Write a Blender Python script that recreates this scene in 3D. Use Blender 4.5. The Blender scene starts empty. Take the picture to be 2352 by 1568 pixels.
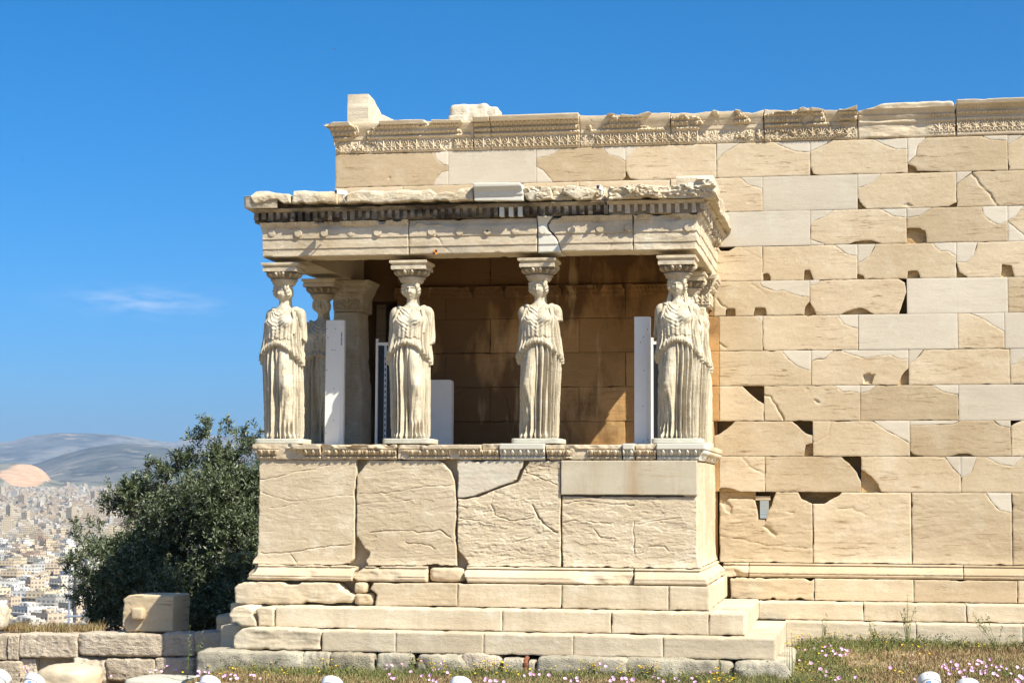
import bpy, math, random
import numpy as np
from mathutils import Vector, Matrix

# ---------------------------------------------------------------- camera, sky, sun, exposure
SC = bpy.context.scene
COL = SC.collection
R = math.radians
FPX, PCX, PCY = 4300.0, 1176.0, 784.0          # focal length and centre in units of a 2352 px wide picture
HOR = 1135.0                                    # the eye-level line at the picture's middle
YAW, PITCH, ROLL = math.atan(790 / 4300), math.atan((HOR - 784) / 4300), 0.0045
CZ = 2.12                                       # eye height above the grass in front of the porch

cd = bpy.data.cameras.new("camera")
cam = bpy.data.objects.new("camera", cd)
COL.objects.link(cam)
cam.location = (0, 0, CZ)
cam.rotation_euler = (Matrix.Rotation(YAW, 3, 'Z') @ Matrix.Rotation(R(90) + PITCH, 3, 'X') @ Matrix.Rotation(ROLL, 3, 'Z')).to_euler()
cd.sensor_width = 36.0
cd.lens = 36.0 * FPX / 2352.0
cd.clip_start, cd.clip_end = 0.1, 80000
SC.camera = cam

SUN_TO = Vector((-1.0, 0.625, -1.235)).normalized()   # direction the light travels
SUN_EL = math.asin(-SUN_TO.z)
SUN_AZ = math.atan2(-SUN_TO.x, -SUN_TO.y)           # clockwise from +Y

w = bpy.data.worlds.new("World")
SC.world = w
w.use_nodes = True
nt = w.node_tree
nt.nodes.clear()
out = nt.nodes.new("ShaderNodeOutputWorld")
bg = nt.nodes.new("ShaderNodeBackground")
sky = nt.nodes.new("ShaderNodeTexSky")
sky.sky_type = 'NISHITA'
sky.sun_disc = False
sky.sun_elevation = SUN_EL
sky.sun_rotation = SUN_AZ
sky.altitude = 150
sky.air_density = 0.6
sky.dust_density = 2.5
sky.ozone_density = 10.0
bg.inputs[1].default_value = 0.110
# a thin wisp of high cloud low in the west, laid out by direction on the sky itself
tc = nt.nodes.new("ShaderNodeTexCoord")
def wmath(op, a, b=None, c=None):
    n = nt.nodes.new("ShaderNodeMath"); n.operation = op
    for i, v in enumerate((a, b, c)):
        if v is None: continue
        if isinstance(v, (int, float)): n.inputs[i].default_value = v
        else: nt.links.new(v, n.inputs[i])
    return n.outputs[0]
sep = nt.nodes.new("ShaderNodeSeparateXYZ")
nt.links.new(tc.outputs["Generated"], sep.inputs[0])
az = wmath('ARCTAN2', sep.outputs[0], sep.outputs[1])
el = wmath('ARCSINE', sep.outputs[2])
# cloud centre at picture (330,690): azimuth and elevation of that direction
def ray(px, py):
    xc, yc = (px - PCX) / FPX, (PCY - py) / FPX
    xc, yc = xc * math.cos(ROLL) - yc * math.sin(ROLL), xc * math.sin(ROLL) + yc * math.cos(ROLL)
    fh = math.cos(PITCH) - yc * math.sin(PITCH)
    z = math.sin(PITCH) + yc * math.cos(PITCH)
    return (xc * math.cos(YAW) - fh * math.sin(YAW), xc * math.sin(YAW) + fh * math.cos(YAW), z)
def onY(px, py, Y):
    d = ray(px, py); t = Y / d[1]
    return (d[0] * t, CZ + d[2] * t)
def onZ(px, py, Z):
    d = ray(px, py); t = (Z - CZ) / d[2]
    return (d[0] * t, d[1] * t)
def proj(X, Y, Z):
    r = X * math.cos(YAW) + Y * math.sin(YAW); f = Y * math.cos(YAW) - X * math.sin(YAW); h = Z - CZ
    d = f * math.cos(PITCH) + h * math.sin(PITCH); u = h * math.cos(PITCH) - f * math.sin(PITCH)
    a, b = r / d, u / d
    a, b = a * math.cos(ROLL) + b * math.sin(ROLL), b * math.cos(ROLL) - a * math.sin(ROLL)
    return PCX + FPX * a, PCY - FPX * b
def Xat(px, Z, Y):
    """The X at which a point of height Z on the plane Y shows at picture column px."""
    x = onY(px, HOR, Y)[0]
    for _ in range(4): x += (px - proj(x, Y, Z)[0]) * Y / FPX
    return x
_c = ray(330, 692)
_az0, _el0 = math.atan2(_c[0], _c[1]), math.asin(_c[2] / math.sqrt(sum(v * v for v in _c)))
cu = wmath('MULTIPLY', wmath('SUBTRACT', az, _az0), 1 / 0.030)
cv = wmath('MULTIPLY', wmath('SUBTRACT', el, _el0), 1 / 0.0062)
comb = nt.nodes.new("ShaderNodeCombineXYZ")
nt.links.new(cu, comb.inputs[0]); nt.links.new(cv, comb.inputs[1])
nz = nt.nodes.new("ShaderNodeTexNoise"); nz.inputs["Scale"].default_value = 1.3; nz.inputs["Detail"].default_value = 6
nt.links.new(comb.outputs[0], nz.inputs["Vector"])
rr = wmath('ADD', wmath('MULTIPLY', cu, cu), wmath('MULTIPLY', cv, cv))
fall = wmath('POWER', 2.718, wmath('MULTIPLY', rr, -0.9))
dens = wmath('MULTIPLY', fall, wmath('MAXIMUM', wmath('MULTIPLY', wmath('SUBTRACT', nz.outputs[0], 0.36), 2.2), 0.0))
dens = wmath('MINIMUM', wmath('MULTIPLY', dens, 0.55), 0.6)
mixc = nt.nodes.new("ShaderNodeMix"); mixc.data_type = 'RGBA'
nt.links.new(dens, mixc.inputs[0])
nt.links.new(sky.outputs[0], mixc.inputs[6])
mixc.inputs[7].default_value = (4.6, 4.8, 5.6, 1)
hs = nt.nodes.new("ShaderNodeHueSaturation"); hs.inputs["Saturation"].default_value = 1.22; hs.inputs["Hue"].default_value = 0.490
nt.links.new(mixc.outputs[2], hs.inputs["Color"]); nt.links.new(hs.outputs[0], bg.inputs[0])
nt.links.new(bg.outputs[0], out.inputs[0])

sl = bpy.data.lights.new("sun", 'SUN')
sl.energy = 5.0
sl.angle = R(0.53)
sl.color = (1.0, 0.938, 0.785)
so = bpy.data.objects.new("sun", sl)
COL.objects.link(so)
so.rotation_euler = SUN_TO.to_track_quat('-Z', 'Y').to_euler()
so.location = (20, -20, 40)

vs = SC.view_settings
vs.view_transform = 'Standard'
vs.look = 'None'
vs.exposure = 0.82
vs.gamma = 1.0
HAZE = 3.1e-5                                   # density of the air
SC.cycles.max_bounces = 8
SC.cycles.diffuse_bounces = 4
SC.cycles.volume_bounces = 1
SC.cycles.use_denoising = True

# ---------------------------------------------------------------- noise
def _hash(ix, iy, iz, seed):
    h = (ix.astype(np.uint32) * np.uint32(374761393) + iy.astype(np.uint32) * np.uint32(668265263)
         + iz.astype(np.uint32) * np.uint32(2147483647) + np.uint32((seed * 974634777) & 0xffffffff))
    h = (h ^ (h >> np.uint32(13))) * np.uint32(1274126177)
    h = (h ^ (h >> np.uint32(16))) * np.uint32(2246822519)
    return ((h ^ (h >> np.uint32(15))) & np.uint32(0xffffff)).astype(np.float64) / 0xffffff
def vnoise(p, seed=0):
    p = np.asarray(p, float)
    i = np.floor(p).astype(np.int64); f = p - i
    f = f * f * f * (f * (f * 6 - 15) + 10)
    r = 0
    for dx in (0, 1):
        wx = f[..., 0] if dx else 1 - f[..., 0]
        for dy in (0, 1):
            wy = f[..., 1] if dy else 1 - f[..., 1]
            for dz in (0, 1):
                wz = f[..., 2] if dz else 1 - f[..., 2]
                r = r + wx * wy * wz * _hash(i[..., 0] + dx, i[..., 1] + dy, i[..., 2] + dz, seed)
    return r * 2 - 1
def fbm(p, octv=4, seed=0, gain=0.5):
    p = np.asarray(p, float); a, s, t = 1.0, 0, 0
    for o in range(octv):
        s = s + a * vnoise(p * (2.03 ** o) + o * 17.3, seed + o); t += a; a *= gain
    return s / t
def ridged(p, octv=4, seed=0):
    p = np.asarray(p, float); a, s, t = 1.0, 0, 0
    for o in range(octv):
        s = s + a * (1 - 2 * np.abs(vnoise(p * (2.03 ** o) + o * 11.1, seed + o))); t += a; a *= 0.55
    return s / t
def P3(a, b, c=0.0):
    a, b = np.broadcast_arrays(np.asarray(a, float), np.asarray(b, float))
    return np.stack([a, b, np.broadcast_to(np.asarray(c, float), a.shape)], -1)
def sstep(a, b, x):
    t = np.clip((x - a) / (b - a), 0, 1); return t * t * (3 - 2 * t)

# ---------------------------------------------------------------- meshes and objects
WORLD = {}                                   # the world offset each object's mesh coordinates have
def mesh(name, V, faces, mats=None, smooth=True, sharp=45, fmat=None):
    me = bpy.data.meshes.new(name)
    V = np.asarray(V, np.float32)
    groups = faces if isinstance(faces, (list, tuple)) and len(faces) and isinstance(faces[0], np.ndarray) else None
    if groups is None:
        if isinstance(faces, np.ndarray): groups = [faces]
    if groups is not None:
        groups = [g for g in groups if len(g)]
        me.vertices.add(len(V)); me.vertices.foreach_set("co", V.ravel())
        lt = np.concatenate([np.full(len(g), g.shape[1], np.int32) for g in groups])
        lv = np.concatenate([g.ravel() for g in groups]).astype(np.int32)
        me.loops.add(len(lv)); me.loops.foreach_set("vertex_index", lv)
        me.polygons.add(len(lt))
        ls = np.zeros(len(lt), np.int32); ls[1:] = np.cumsum(lt)[:-1]
        me.polygons.foreach_set("loop_start", ls)
        me.polygons.foreach_set("loop_total", lt)
        n = len(lt)
    else:
        me.from_pydata([tuple(map(float, v)) for v in V], [], [tuple(map(int, f)) for f in faces])
        n = len(me.polygons)
    me.update(calc_edges=True)
    me.validate()
    me.polygons.foreach_set("use_smooth", np.full(len(me.polygons), bool(smooth)))
    if fmat is not None and len(fmat) == len(me.polygons):
        me.polygons.foreach_set("material_index", np.asarray(fmat, np.int32))
    for m in (mats if isinstance(mats, (list, tuple)) else [mats]):
        if m is not None: me.materials.append(m)
    if smooth and sharp: me.set_sharp_from_angle(angle=R(sharp))
    return me
def link(name, data, parent=None, local=False):
    """Links an object whose mesh is in world coordinates (or in its parent's when local)."""
    o = bpy.data.objects.new(name, data); COL.objects.link(o)
    off = Vector((0, 0, 0))
    if parent is not None:
        o.parent = parent
        if not local: o.location = -WORLD.get(parent.name, off); 
        WORLD[o.name] = off if not local else WORLD.get(parent.name, off)
    return o
def thing(name, label, cat, loc=(0, 0, 0), group=None, rotz=0.0):
    o = bpy.data.objects.new(name, None); COL.objects.link(o)
    o.empty_display_size = 0.2
    o.location = loc; o.rotation_euler = (0, 0, rotz)
    WORLD[o.name] = Vector(loc)
    tag(o, label, cat, group)
    return o
def tag(o, label=None, cat=None, group=None, kind=None):
    if label: o["label"] = label
    if cat: o["category"] = cat
    if group: o["group"] = group
    if kind: o["kind"] = kind
    return o
def solo(name, me, loc, label, cat, group=None, kind=None):
    o = bpy.data.objects.new(name, me); COL.objects.link(o); o.location = loc
    WORLD[o.name] = Vector(loc)
    return tag(o, label, cat, group, kind)

class MB:
    """Collects simple solids into one mesh."""
    def __init__(self): self.v, self.f, self.n = [], [], 0
    def add(self, V, Fs):
        self.v.append(np.asarray(V, float)); self.f += [tuple(i + self.n for i in f) for f in Fs]; self.n += len(V)
    def box(self, x0, x1, y0, y1, z0, z1, jit=0, rng=None):
        V = np.array([(x, y, z) for z in (z0, z1) for y in (y0, y1) for x in (x0, x1)], float)
        if jit: V += (rng.random(V.shape) - .5) * 2 * jit
        self.add(V, [(0, 2, 3, 1), (4, 5, 7, 6), (0, 1, 5, 4), (2, 6, 7, 3), (0, 4, 6, 2), (1, 3, 7, 5)])
    def tube(self, pts, rad, seg=8, cap=True):
        pts = [Vector(p) for p in pts]; rad = rad if isinstance(rad, (list, tuple)) else [rad] * len(pts)
        V = []
        for i, p in enumerate(pts):
            d = (pts[min(i + 1, len(pts) - 1)] - pts[max(i - 1, 0)]).normalized()
            a = d.orthogonal().normalized() if i == 0 else (a - d * a.dot(d)).normalized()
            b = d.cross(a)
            for k in range(seg):
                t = 2 * math.pi * k / seg
                V.append(p + (a * math.cos(t) + b * math.sin(t)) * rad[i])
        Fs = [(i * seg + k, i * seg + (k + 1) % seg, (i + 1) * seg + (k + 1) % seg, (i + 1) * seg + k)
              for i in range(len(pts) - 1) for k in range(seg)]
        if cap: Fs += [tuple(range(seg))[::-1], tuple((len(pts) - 1) * seg + k for k in range(seg))]
        self.add([tuple(v) for v in V], Fs)
    def lathe(self, prof, seg=32, c=(0, 0, 0), rot=None):
        V = []
        for r, z in prof:
            for k in range(seg):
                t = 2 * math.pi * k / seg; V.append((r * math.cos(t), r * math.sin(t), z))
        V = np.array(V)
        if rot is not None: V = V @ np.array(rot).T
        V = V + np.array(c)
        n = len(prof)
        Fs = [(i * seg + k, i * seg + (k + 1) % seg, (i + 1) * seg + (k + 1) % seg, (i + 1) * seg + k) for i in range(n - 1) for k in range(seg)]
        Fs += [tuple(range(seg))[::-1], tuple((n - 1) * seg + k for k in range(seg))]
        self.add(V, Fs)
    def ball(self, c, r, seg=10, rings=6):
        r = np.broadcast_to(np.asarray(r, float), (3,))
        V = [(0, 0, -1)] + [(math.cos(t) * math.cos(p), math.sin(t) * math.cos(p), math.sin(p))
            for p in [math.pi * (j / rings - .5) for j in range(1, rings)] for t in [2 * math.pi * k / seg for k in range(seg)]] + [(0, 0, 1)]
        V = np.array(V) * r + np.array(c)
        Fs = [(0, 1 + (k + 1) % seg, 1 + k) for k in range(seg)]
        for j in range(rings - 2):
            b = 1 + j * seg
            Fs += [(b + k, b + (k + 1) % seg, b + seg + (k + 1) % seg, b + seg + k) for k in range(seg)]
        b = 1 + (rings - 2) * seg
        Fs += [(b + k, b + (k + 1) % seg, len(V) - 1) for k in range(seg)]
        self.add(V, Fs)
    def mesh(self, name, mat, smooth=True, sharp=35):
        return mesh(name, np.concatenate(self.v), self.f, mat, smooth, sharp)
    def build(self, name, mat, parent=None, local=False, smooth=True, sharp=35):
        return link(name, self.mesh(name, mat, smooth, sharp), parent, local)

# ---------------------------------------------------------------- polygons and stone slabs
def densify(poly, step):
    out = []
    n = len(poly)
    for i in range(n):
        a, b = np.array(poly[i], float), np.array(poly[(i + 1) % n], float)
        k = max(1, int(np.ceil(np.linalg.norm(b - a) / step)))
        for j in range(k): out.append(a + (b - a) * j / k)
    return np.array(out)
def area(poly):
    p = np.asarray(poly); q = np.roll(p, -1, 0)
    return 0.5 * np.sum(p[:, 0] * q[:, 1] - q[:, 0] * p[:, 1])
def pip(pts, poly):
    x, y = pts[:, 0], pts[:, 1]; r = np.zeros(len(pts), bool)
    a = np.asarray(poly); b = np.roll(a, -1, 0)
    for (x0, y0), (x1, y1) in zip(a, b):
        if y0 == y1: continue
        c = ((y0 > y) != (y1 > y)) & (x < (x1 - x0) * (y - y0) / (y1 - y0) + x0)
        r ^= c
    return r
def near(pts, poly, closed=True):
    """Distance to a polyline and the nearest point on it."""
    a = np.asarray(poly, float)
    b = np.roll(a, -1, 0) if closed else a[1:]
    if not closed: a = a[:-1]
    best = np.full(len(pts), 1e9); q = np.zeros_like(pts)
    for s, e in zip(a, b):
        d = e - s; L = d @ d
        if L < 1e-14: continue
        t = np.clip(((pts - s) @ d) / L, 0, 1)
        c = s + t[:, None] * d
        dd = np.linalg.norm(pts - c, axis=1)
        m = dd < best
        best[m] = dd[m]; q[m] = c[m]
    return best, q
def split(poly, cut):
    """Cuts a polygon along a polyline whose ends are moved to its outline; returns (smaller piece, larger piece)."""
    poly = [np.array(p, float) for p in poly]; n = len(poly)
    def snap(p):
        p = np.array(p, float); best = None
        for i in range(n):
            a, b = poly[i], poly[(i + 1) % n]; d = b - a
            t = np.clip(((p - a) @ d) / max(d @ d, 1e-12), 0, 1); c = a + t * d
            D = np.linalg.norm(p - c)
            if best is None or D < best[0]: best = (D, i + t, c)
        return best[1], best[2]
    t0, c0 = snap(cut[0]); t1, c1 = snap(cut[-1])
    mid = [np.array(p, float) for p in cut[1:-1]]
    line = [c0] + mid + [c1]
    def walk(ta, tb):                       # corners from ta forward to tb
        o = []; i = int(math.floor(ta)) + 1
        end = tb if tb > ta else tb + n
        while i < end - 1e-9:
            o.append(poly[i % n]); i += 1
        return o
    A = line + walk(t1, t0)
    B = line[::-1] + walk(t0, t1)
    A, B = np.array(A), np.array(B)
    return (A, B) if abs(area(A)) < abs(area(B)) else (B, A)

class Frame:
    def __init__(self, O, U, V, N): self.O, self.U, self.V, self.N = map(lambda a: np.array(a, float), (O, U, V, N))
    def __call__(self, u, v, h):
        return self.O + u[:, None] * self.U + v[:, None] * self.V + h[:, None] * self.N
def south(Y): return Frame((0, Y, 0), (1, 0, 0), (0, 0, 1), (0, -1, 0))        # u = X, v = Z
def east(X): return Frame((X, 0, 0), (0, 1, 0), (0, 0, 1), (1, 0, 0))           # u = Y, v = Z
def west(X): return Frame((X, 0, 0), (0, 1, 0), (0, 0, 1), (-1, 0, 0))          # u = Y, v = Z

def slab_mesh(name, poly, fr, mat, depth=0.2, res=0.014, edge=0.008, wear=0.004, rough=0.0018, hf=None, cracks=(),
              pits=(), seed=0, back=False, sharp=50, keepu=False):
    """A stone with a given outline: a height field inside the outline, rounded and worn at the arris, with real sides."""
    poly = np.asarray(poly, float)
    if area(poly) < 0: poly = poly[::-1]
    D = densify(poly, 0.03)
    if wear > 0:
        t = np.roll(D, -1, 0) - np.roll(D, 1, 0)
        nrm = np.stack([-t[:, 1], t[:, 0]], 1); nrm /= np.maximum(np.linalg.norm(nrm, axis=1), 1e-9)[:, None]   # inward for CCW
        a = np.abs(fbm(P3(D[:, 0] * 9, D[:, 1] * 9, seed), 3, seed)) * 1.6 * wear
        a += wear * 5 * np.clip(vnoise(P3(D[:, 0] * 8, D[:, 1] * 8, seed + 5), seed + 9) - 0.5, 0, 1)
        D = D + nrm * a[:, None]
    lo, hi = D.min(0), D.max(0)
    nu = max(3, int(np.ceil((hi[0] - lo[0]) / res)) + 1); nv = max(3, int(np.ceil((hi[1] - lo[1]) / res)) + 1)
    pad = 1e-4
    us = np.linspace(lo[0] - pad, hi[0] + pad, nu); vs_ = np.linspace(lo[1] - pad, hi[1] + pad, nv)
    U, Vv = np.meshgrid(us, vs_, indexing='ij')
    pts = np.stack([U.ravel(), Vv.ravel()], 1)
    ins = pip(pts, D)
    dist, q = near(pts, D)
    idx = np.arange(nu * nv).reshape(nu, nv)
    quads = np.stack([idx[:-1, :-1], idx[1:, :-1], idx[1:, 1:], idx[:-1, 1:]], -1).reshape(-1, 4)
    keep = ins[quads].any(1)
    quads = quads[keep]
    snap = (~ins) | (dist < 0.25 * res)
    pts = np.where(snap[:, None], q, pts); dist = np.where(snap, 0, dist)
    used = np.unique(quads); remap = np.full(nu * nv, -1); remap[used] = np.arange(len(used))
    quads = remap[quads]; pts = pts[used]; dist = dist[used]
    u, v = pts[:, 0], pts[:, 1]
    h = np.zeros(len(pts))
    if hf is not None: h = h + hf(u, v, dist)
    if rough: h = h + rough * (fbm(P3(u * 7, v * 16, seed * 1.7), 4, seed + 3) + 0.6 * fbm(P3(u * 30, v * 40, seed), 2, seed + 4))
    if edge > 0:
        e = edge * (0.7 + 0.9 * np.abs(vnoise(P3(u * 6, v * 6, seed + 2), seed + 7)))
        x = np.clip(1 - dist / np.maximum(e, 1e-5), 0, 1)
        h = h - e * (1 - np.sqrt(np.maximum(1 - x * x, 0)))
    for cr in cracks:
        line, wd, dp = (cr + (0.006, 0.012))[:3] if isinstance(cr, tuple) and len(cr) < 3 else cr
        line = np.asarray(line, float)
        dl = densify(line, 0.02)[:-1] if len(line) > 2 else densify(line, .02)[:max(2, int(len(densify(line, .02)) / 2) + 1)]
        k = max(1, len(dl))
        # an open polyline: densify closes it, so rebuild without the closing stretch
        pl = [line[0]]
        for a, b in zip(line[:-1], line[1:]):
            m = max(1, int(np.linalg.norm(b - a) / 0.025))
            for j in range(1, m + 1): pl.append(a + (b - a) * j / m)
        pl = np.array(pl)
        pl = pl + np.stack([.018 * fbm(P3(pl[:, 0] * 14, pl[:, 1] * 14, 3), 3, seed), .018 * fbm(P3(pl[:, 0] * 14, pl[:, 1] * 14, 9), 3, seed)], 1)
        dp = dp * (.55 + .9 * np.abs(vnoise(P3(u * 6, v * 6, 4), seed + 1)))
        dd, _ = near(pts, pl, False)
        h = h - 0.85 * dp * np.exp(-(dd / max(.62 * wd, .7 * res)) ** 2)
    for pp, dp in pits:
        pp = densify(np.asarray(pp, float), 0.03)
        pp = pp + 0.006 * np.stack([vnoise(P3(pp[:, 0] * 22, pp[:, 1] * 22, 3), seed), vnoise(P3(pp[:, 0] * 22, pp[:, 1] * 22, 9), seed)], 1)
        m = pip(pts, pp); dd, _ = near(pts, pp)
        h = h - np.where(m, dp * np.clip(dd / 0.015 + 0.35, 0, 1), 0)
    W1 = fr(u, v, h)
    # rim: extrude the outline back
    e = np.concatenate([quads[:, [0, 1]], quads[:, [1, 2]], quads[:, [2, 3]], quads[:, [3, 0]]])
    key = np.sort(e, 1); kk = key[:, 0].astype(np.int64) * (len(pts) + 1) + key[:, 1]
    uq, inv, cnt = np.unique(kk, return_inverse=True, return_counts=True)
    be = e[cnt[inv] == 1]
    bv = np.unique(be); m2 = np.full(len(pts), -1); m2[bv] = np.arange(len(bv)) + len(pts)
    W2 = fr(u[bv], v[bv], np.full(len(bv), -depth))
    side = np.stack([be[:, 1], be[:, 0], m2[be[:, 0]], m2[be[:, 1]]], 1)
    V3 = np.concatenate([W1, W2]); Fq = [quads, side]
    if back:
        W3 = fr(u, v, np.full(len(u), -depth)); o = len(V3)
        V3 = np.concatenate([V3, W3]); Fq.append(quads[:, ::-1] + o)
    if np.dot(np.cross(fr.U, fr.V), fr.N) < 0: Fq = [f[:, ::-1] for f in Fq]
    return mesh(name, V3, Fq, mat, True, sharp)
SEED = [100]
def slab(name, poly, fr, mat, parent, **k):
    SEED[0] += 1; k.setdefault('seed', SEED[0])
    return link(name, slab_mesh(name, poly, fr, mat, **k), parent)
def rect(x0, x1, z0, z1): return [(x0, z0), (x1, z0), (x1, z1), (x0, z1)]

def rock_verts(sx, sy, sz, n=14, seed=0, rough=0.06, power=5, fine=0.012):
    """A worn boulder or block: a subdivided superellipsoid box with noise, centred on its base."""
    V, Fs = [], []
    lin = np.linspace(-1, 1, n + 1)
    for ax in range(3):
        for s in (-1, 1):
            a, b = np.meshgrid(lin, lin, indexing='ij')
            p = np.zeros((n + 1, n + 1, 3)); p[..., ax] = s; p[..., (ax + 1) % 3] = a; p[..., (ax + 2) % 3] = b
            o = len(V) * (n + 1) ** 2
            idx = np.arange((n + 1) ** 2).reshape(n + 1, n + 1) + o
            qd = np.stack([idx[:-1, :-1], idx[1:, :-1], idx[1:, 1:], idx[:-1, 1:]], -1).reshape(-1, 4)
            Fs.append(qd if s > 0 else qd[:, ::-1]); V.append(p.reshape(-1, 3))
    V = np.concatenate(V); Fs = np.concatenate(Fs)
    r = (np.abs(V) ** power).sum(1) ** (1 / power)
    V = V / r[:, None]
    m = min(sx, sy, sz)
    S = np.array([sx, sy, sz]) / 2
    W = V * S
    d = fbm(W * (1.6 / m) + seed * 7.7, 4, seed)
    d2 = ridged(W * (3.5 / m) + seed, 3, seed + 5)
    W = W + (V / np.linalg.norm(V, axis=1)[:, None]) * (d[:, None] * rough * m + d2[:, None] * fine * m)
    W[:, 2] += sz / 2
    return W, Fs
def rock(name, x0, x1, y0, y1, z0, z1, mat, parent=None, **k):
    V, Fs = rock_verts(x1 - x0, y1 - y0, z1 - z0, **k)
    V = V + np.array([(x0 + x1) / 2, (y0 + y1) / 2, z0])
    # weld the six sides
    key = np.round(V, 5); _, i, inv = np.unique(key, axis=0, return_index=True, return_inverse=True)
    return link(name, mesh(name, V[i], inv.ravel()[Fs], mat, True, 60), parent)
def rock_solo(name, x0, x1, y0, y1, z0, z1, mat, label, cat, group=None, **k):
    V, Fs = rock_verts(x1 - x0, y1 - y0, z1 - z0, **k)
    key = np.round(V, 5); _, i, inv = np.unique(key, axis=0, return_index=True, return_inverse=True)
    return solo(name, mesh(name, V[i], inv.ravel()[Fs], mat, True, 60), ((x0 + x1) / 2, (y0 + y1) / 2, z0), label, cat, group)

# ---------------------------------------------------------------- materials
class NT:
    def __init__(self, name):
        self.m = bpy.data.materials.new(name); self.m.use_nodes = True
        self.t = self.m.node_tree; self.n = self.t.nodes; self.n.clear()
        self.o = self.n.new("ShaderNodeOutputMaterial"); self.b = self.n.new("ShaderNodeBsdfPrincipled")
        self.t.links.new(self.b.outputs[0], self.o.inputs[0])
        self.c = self.n.new("ShaderNodeTexCoord")
    def put(self, sock, v):
        if hasattr(v, 'is_output'): self.t.links.new(v, sock)
        elif isinstance(v, (tuple, list)) and len(v) == 3 and sock.type == 'RGBA': sock.default_value = (*v, 1)
        else: sock.default_value = v
    def math(self, op, a, b=None, clamp=False):
        n = self.n.new("ShaderNodeMath"); n.operation = op; n.use_clamp = clamp
        self.put(n.inputs[0], a)
        if b is not None: self.put(n.inputs[1], b)
        return n.outputs[0]
    def mapv(self, scale=(1, 1, 1), rot=(0, 0, 0), loc=(0, 0, 0), src=None):
        n = self.n.new("ShaderNodeMapping"); self.put(n.inputs[0], src or self.c.outputs["Object"])
        n.inputs["Scale"].default_value = scale; n.inputs["Rotation"].default_value = rot; n.inputs["Location"].default_value = loc
        return n.outputs[0]
    def noise(self, scale, detail=4, rough=0.55, vec=None, dist=0.0):
        n = self.n.new("ShaderNodeTexNoise"); n.inputs["Scale"].default_value = scale; n.inputs["Detail"].default_value = detail
        n.inputs["Roughness"].default_value = rough; n.inputs["Distortion"].default_value = dist
        self.put(n.inputs["Vector"], vec or self.c.outputs["Object"]); return n.outputs[0]
    def ramp(self, f, stops, interp='LINEAR'):
        n = self.n.new("ShaderNodeValToRGB"); self.put(n.inputs[0], f); cr = n.color_ramp; cr.interpolation = interp
        while len(cr.elements) > 1: cr.elements.remove(cr.elements[-1])
        for i, (p, c) in enumerate(stops):
            e = cr.elements[0] if i == 0 else cr.elements.new(p)
            e.position = p; e.color = (c, c, c, 1) if isinstance(c, (int, float)) else (*c, 1)
        return n.outputs[0]
    def mix(self, f, a, b, mode='MIX'):
        n = self.n.new("ShaderNodeMix"); n.data_type = 'RGBA'; n.blend_type = mode
        self.put(n.inputs[0], f); self.put(n.inputs[6], a); self.put(n.inputs[7], b); return n.outputs[2]
    def sepxyz(self, v=None):
        n = self.n.new("ShaderNodeSeparateXYZ"); self.put(n.inputs[0], v or self.c.outputs["Object"]); return n.outputs
    def rand(self):
        n = self.n.new("ShaderNodeObjectInfo"); return n.outputs["Random"]
    def bump(self, h, strength=0.5, dist=0.02):
        n = self.n.new("ShaderNodeBump"); n.inputs["Strength"].default_value = strength; n.inputs["Distance"].default_value = dist
        self.put(n.inputs["Height"], h); self.t.links.new(n.outputs[0], self.b.inputs["Normal"])
    def fin(self, col, rough=0.85, spec=0.25, metal=0.0):
        self.put(self.b.inputs["Base Color"], col); self.put(self.b.inputs["Roughness"], rough)
        self.b.inputs["Specular IOR Level"].default_value = spec; self.b.inputs["Metallic"].default_value = metal
        return self.m
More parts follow.
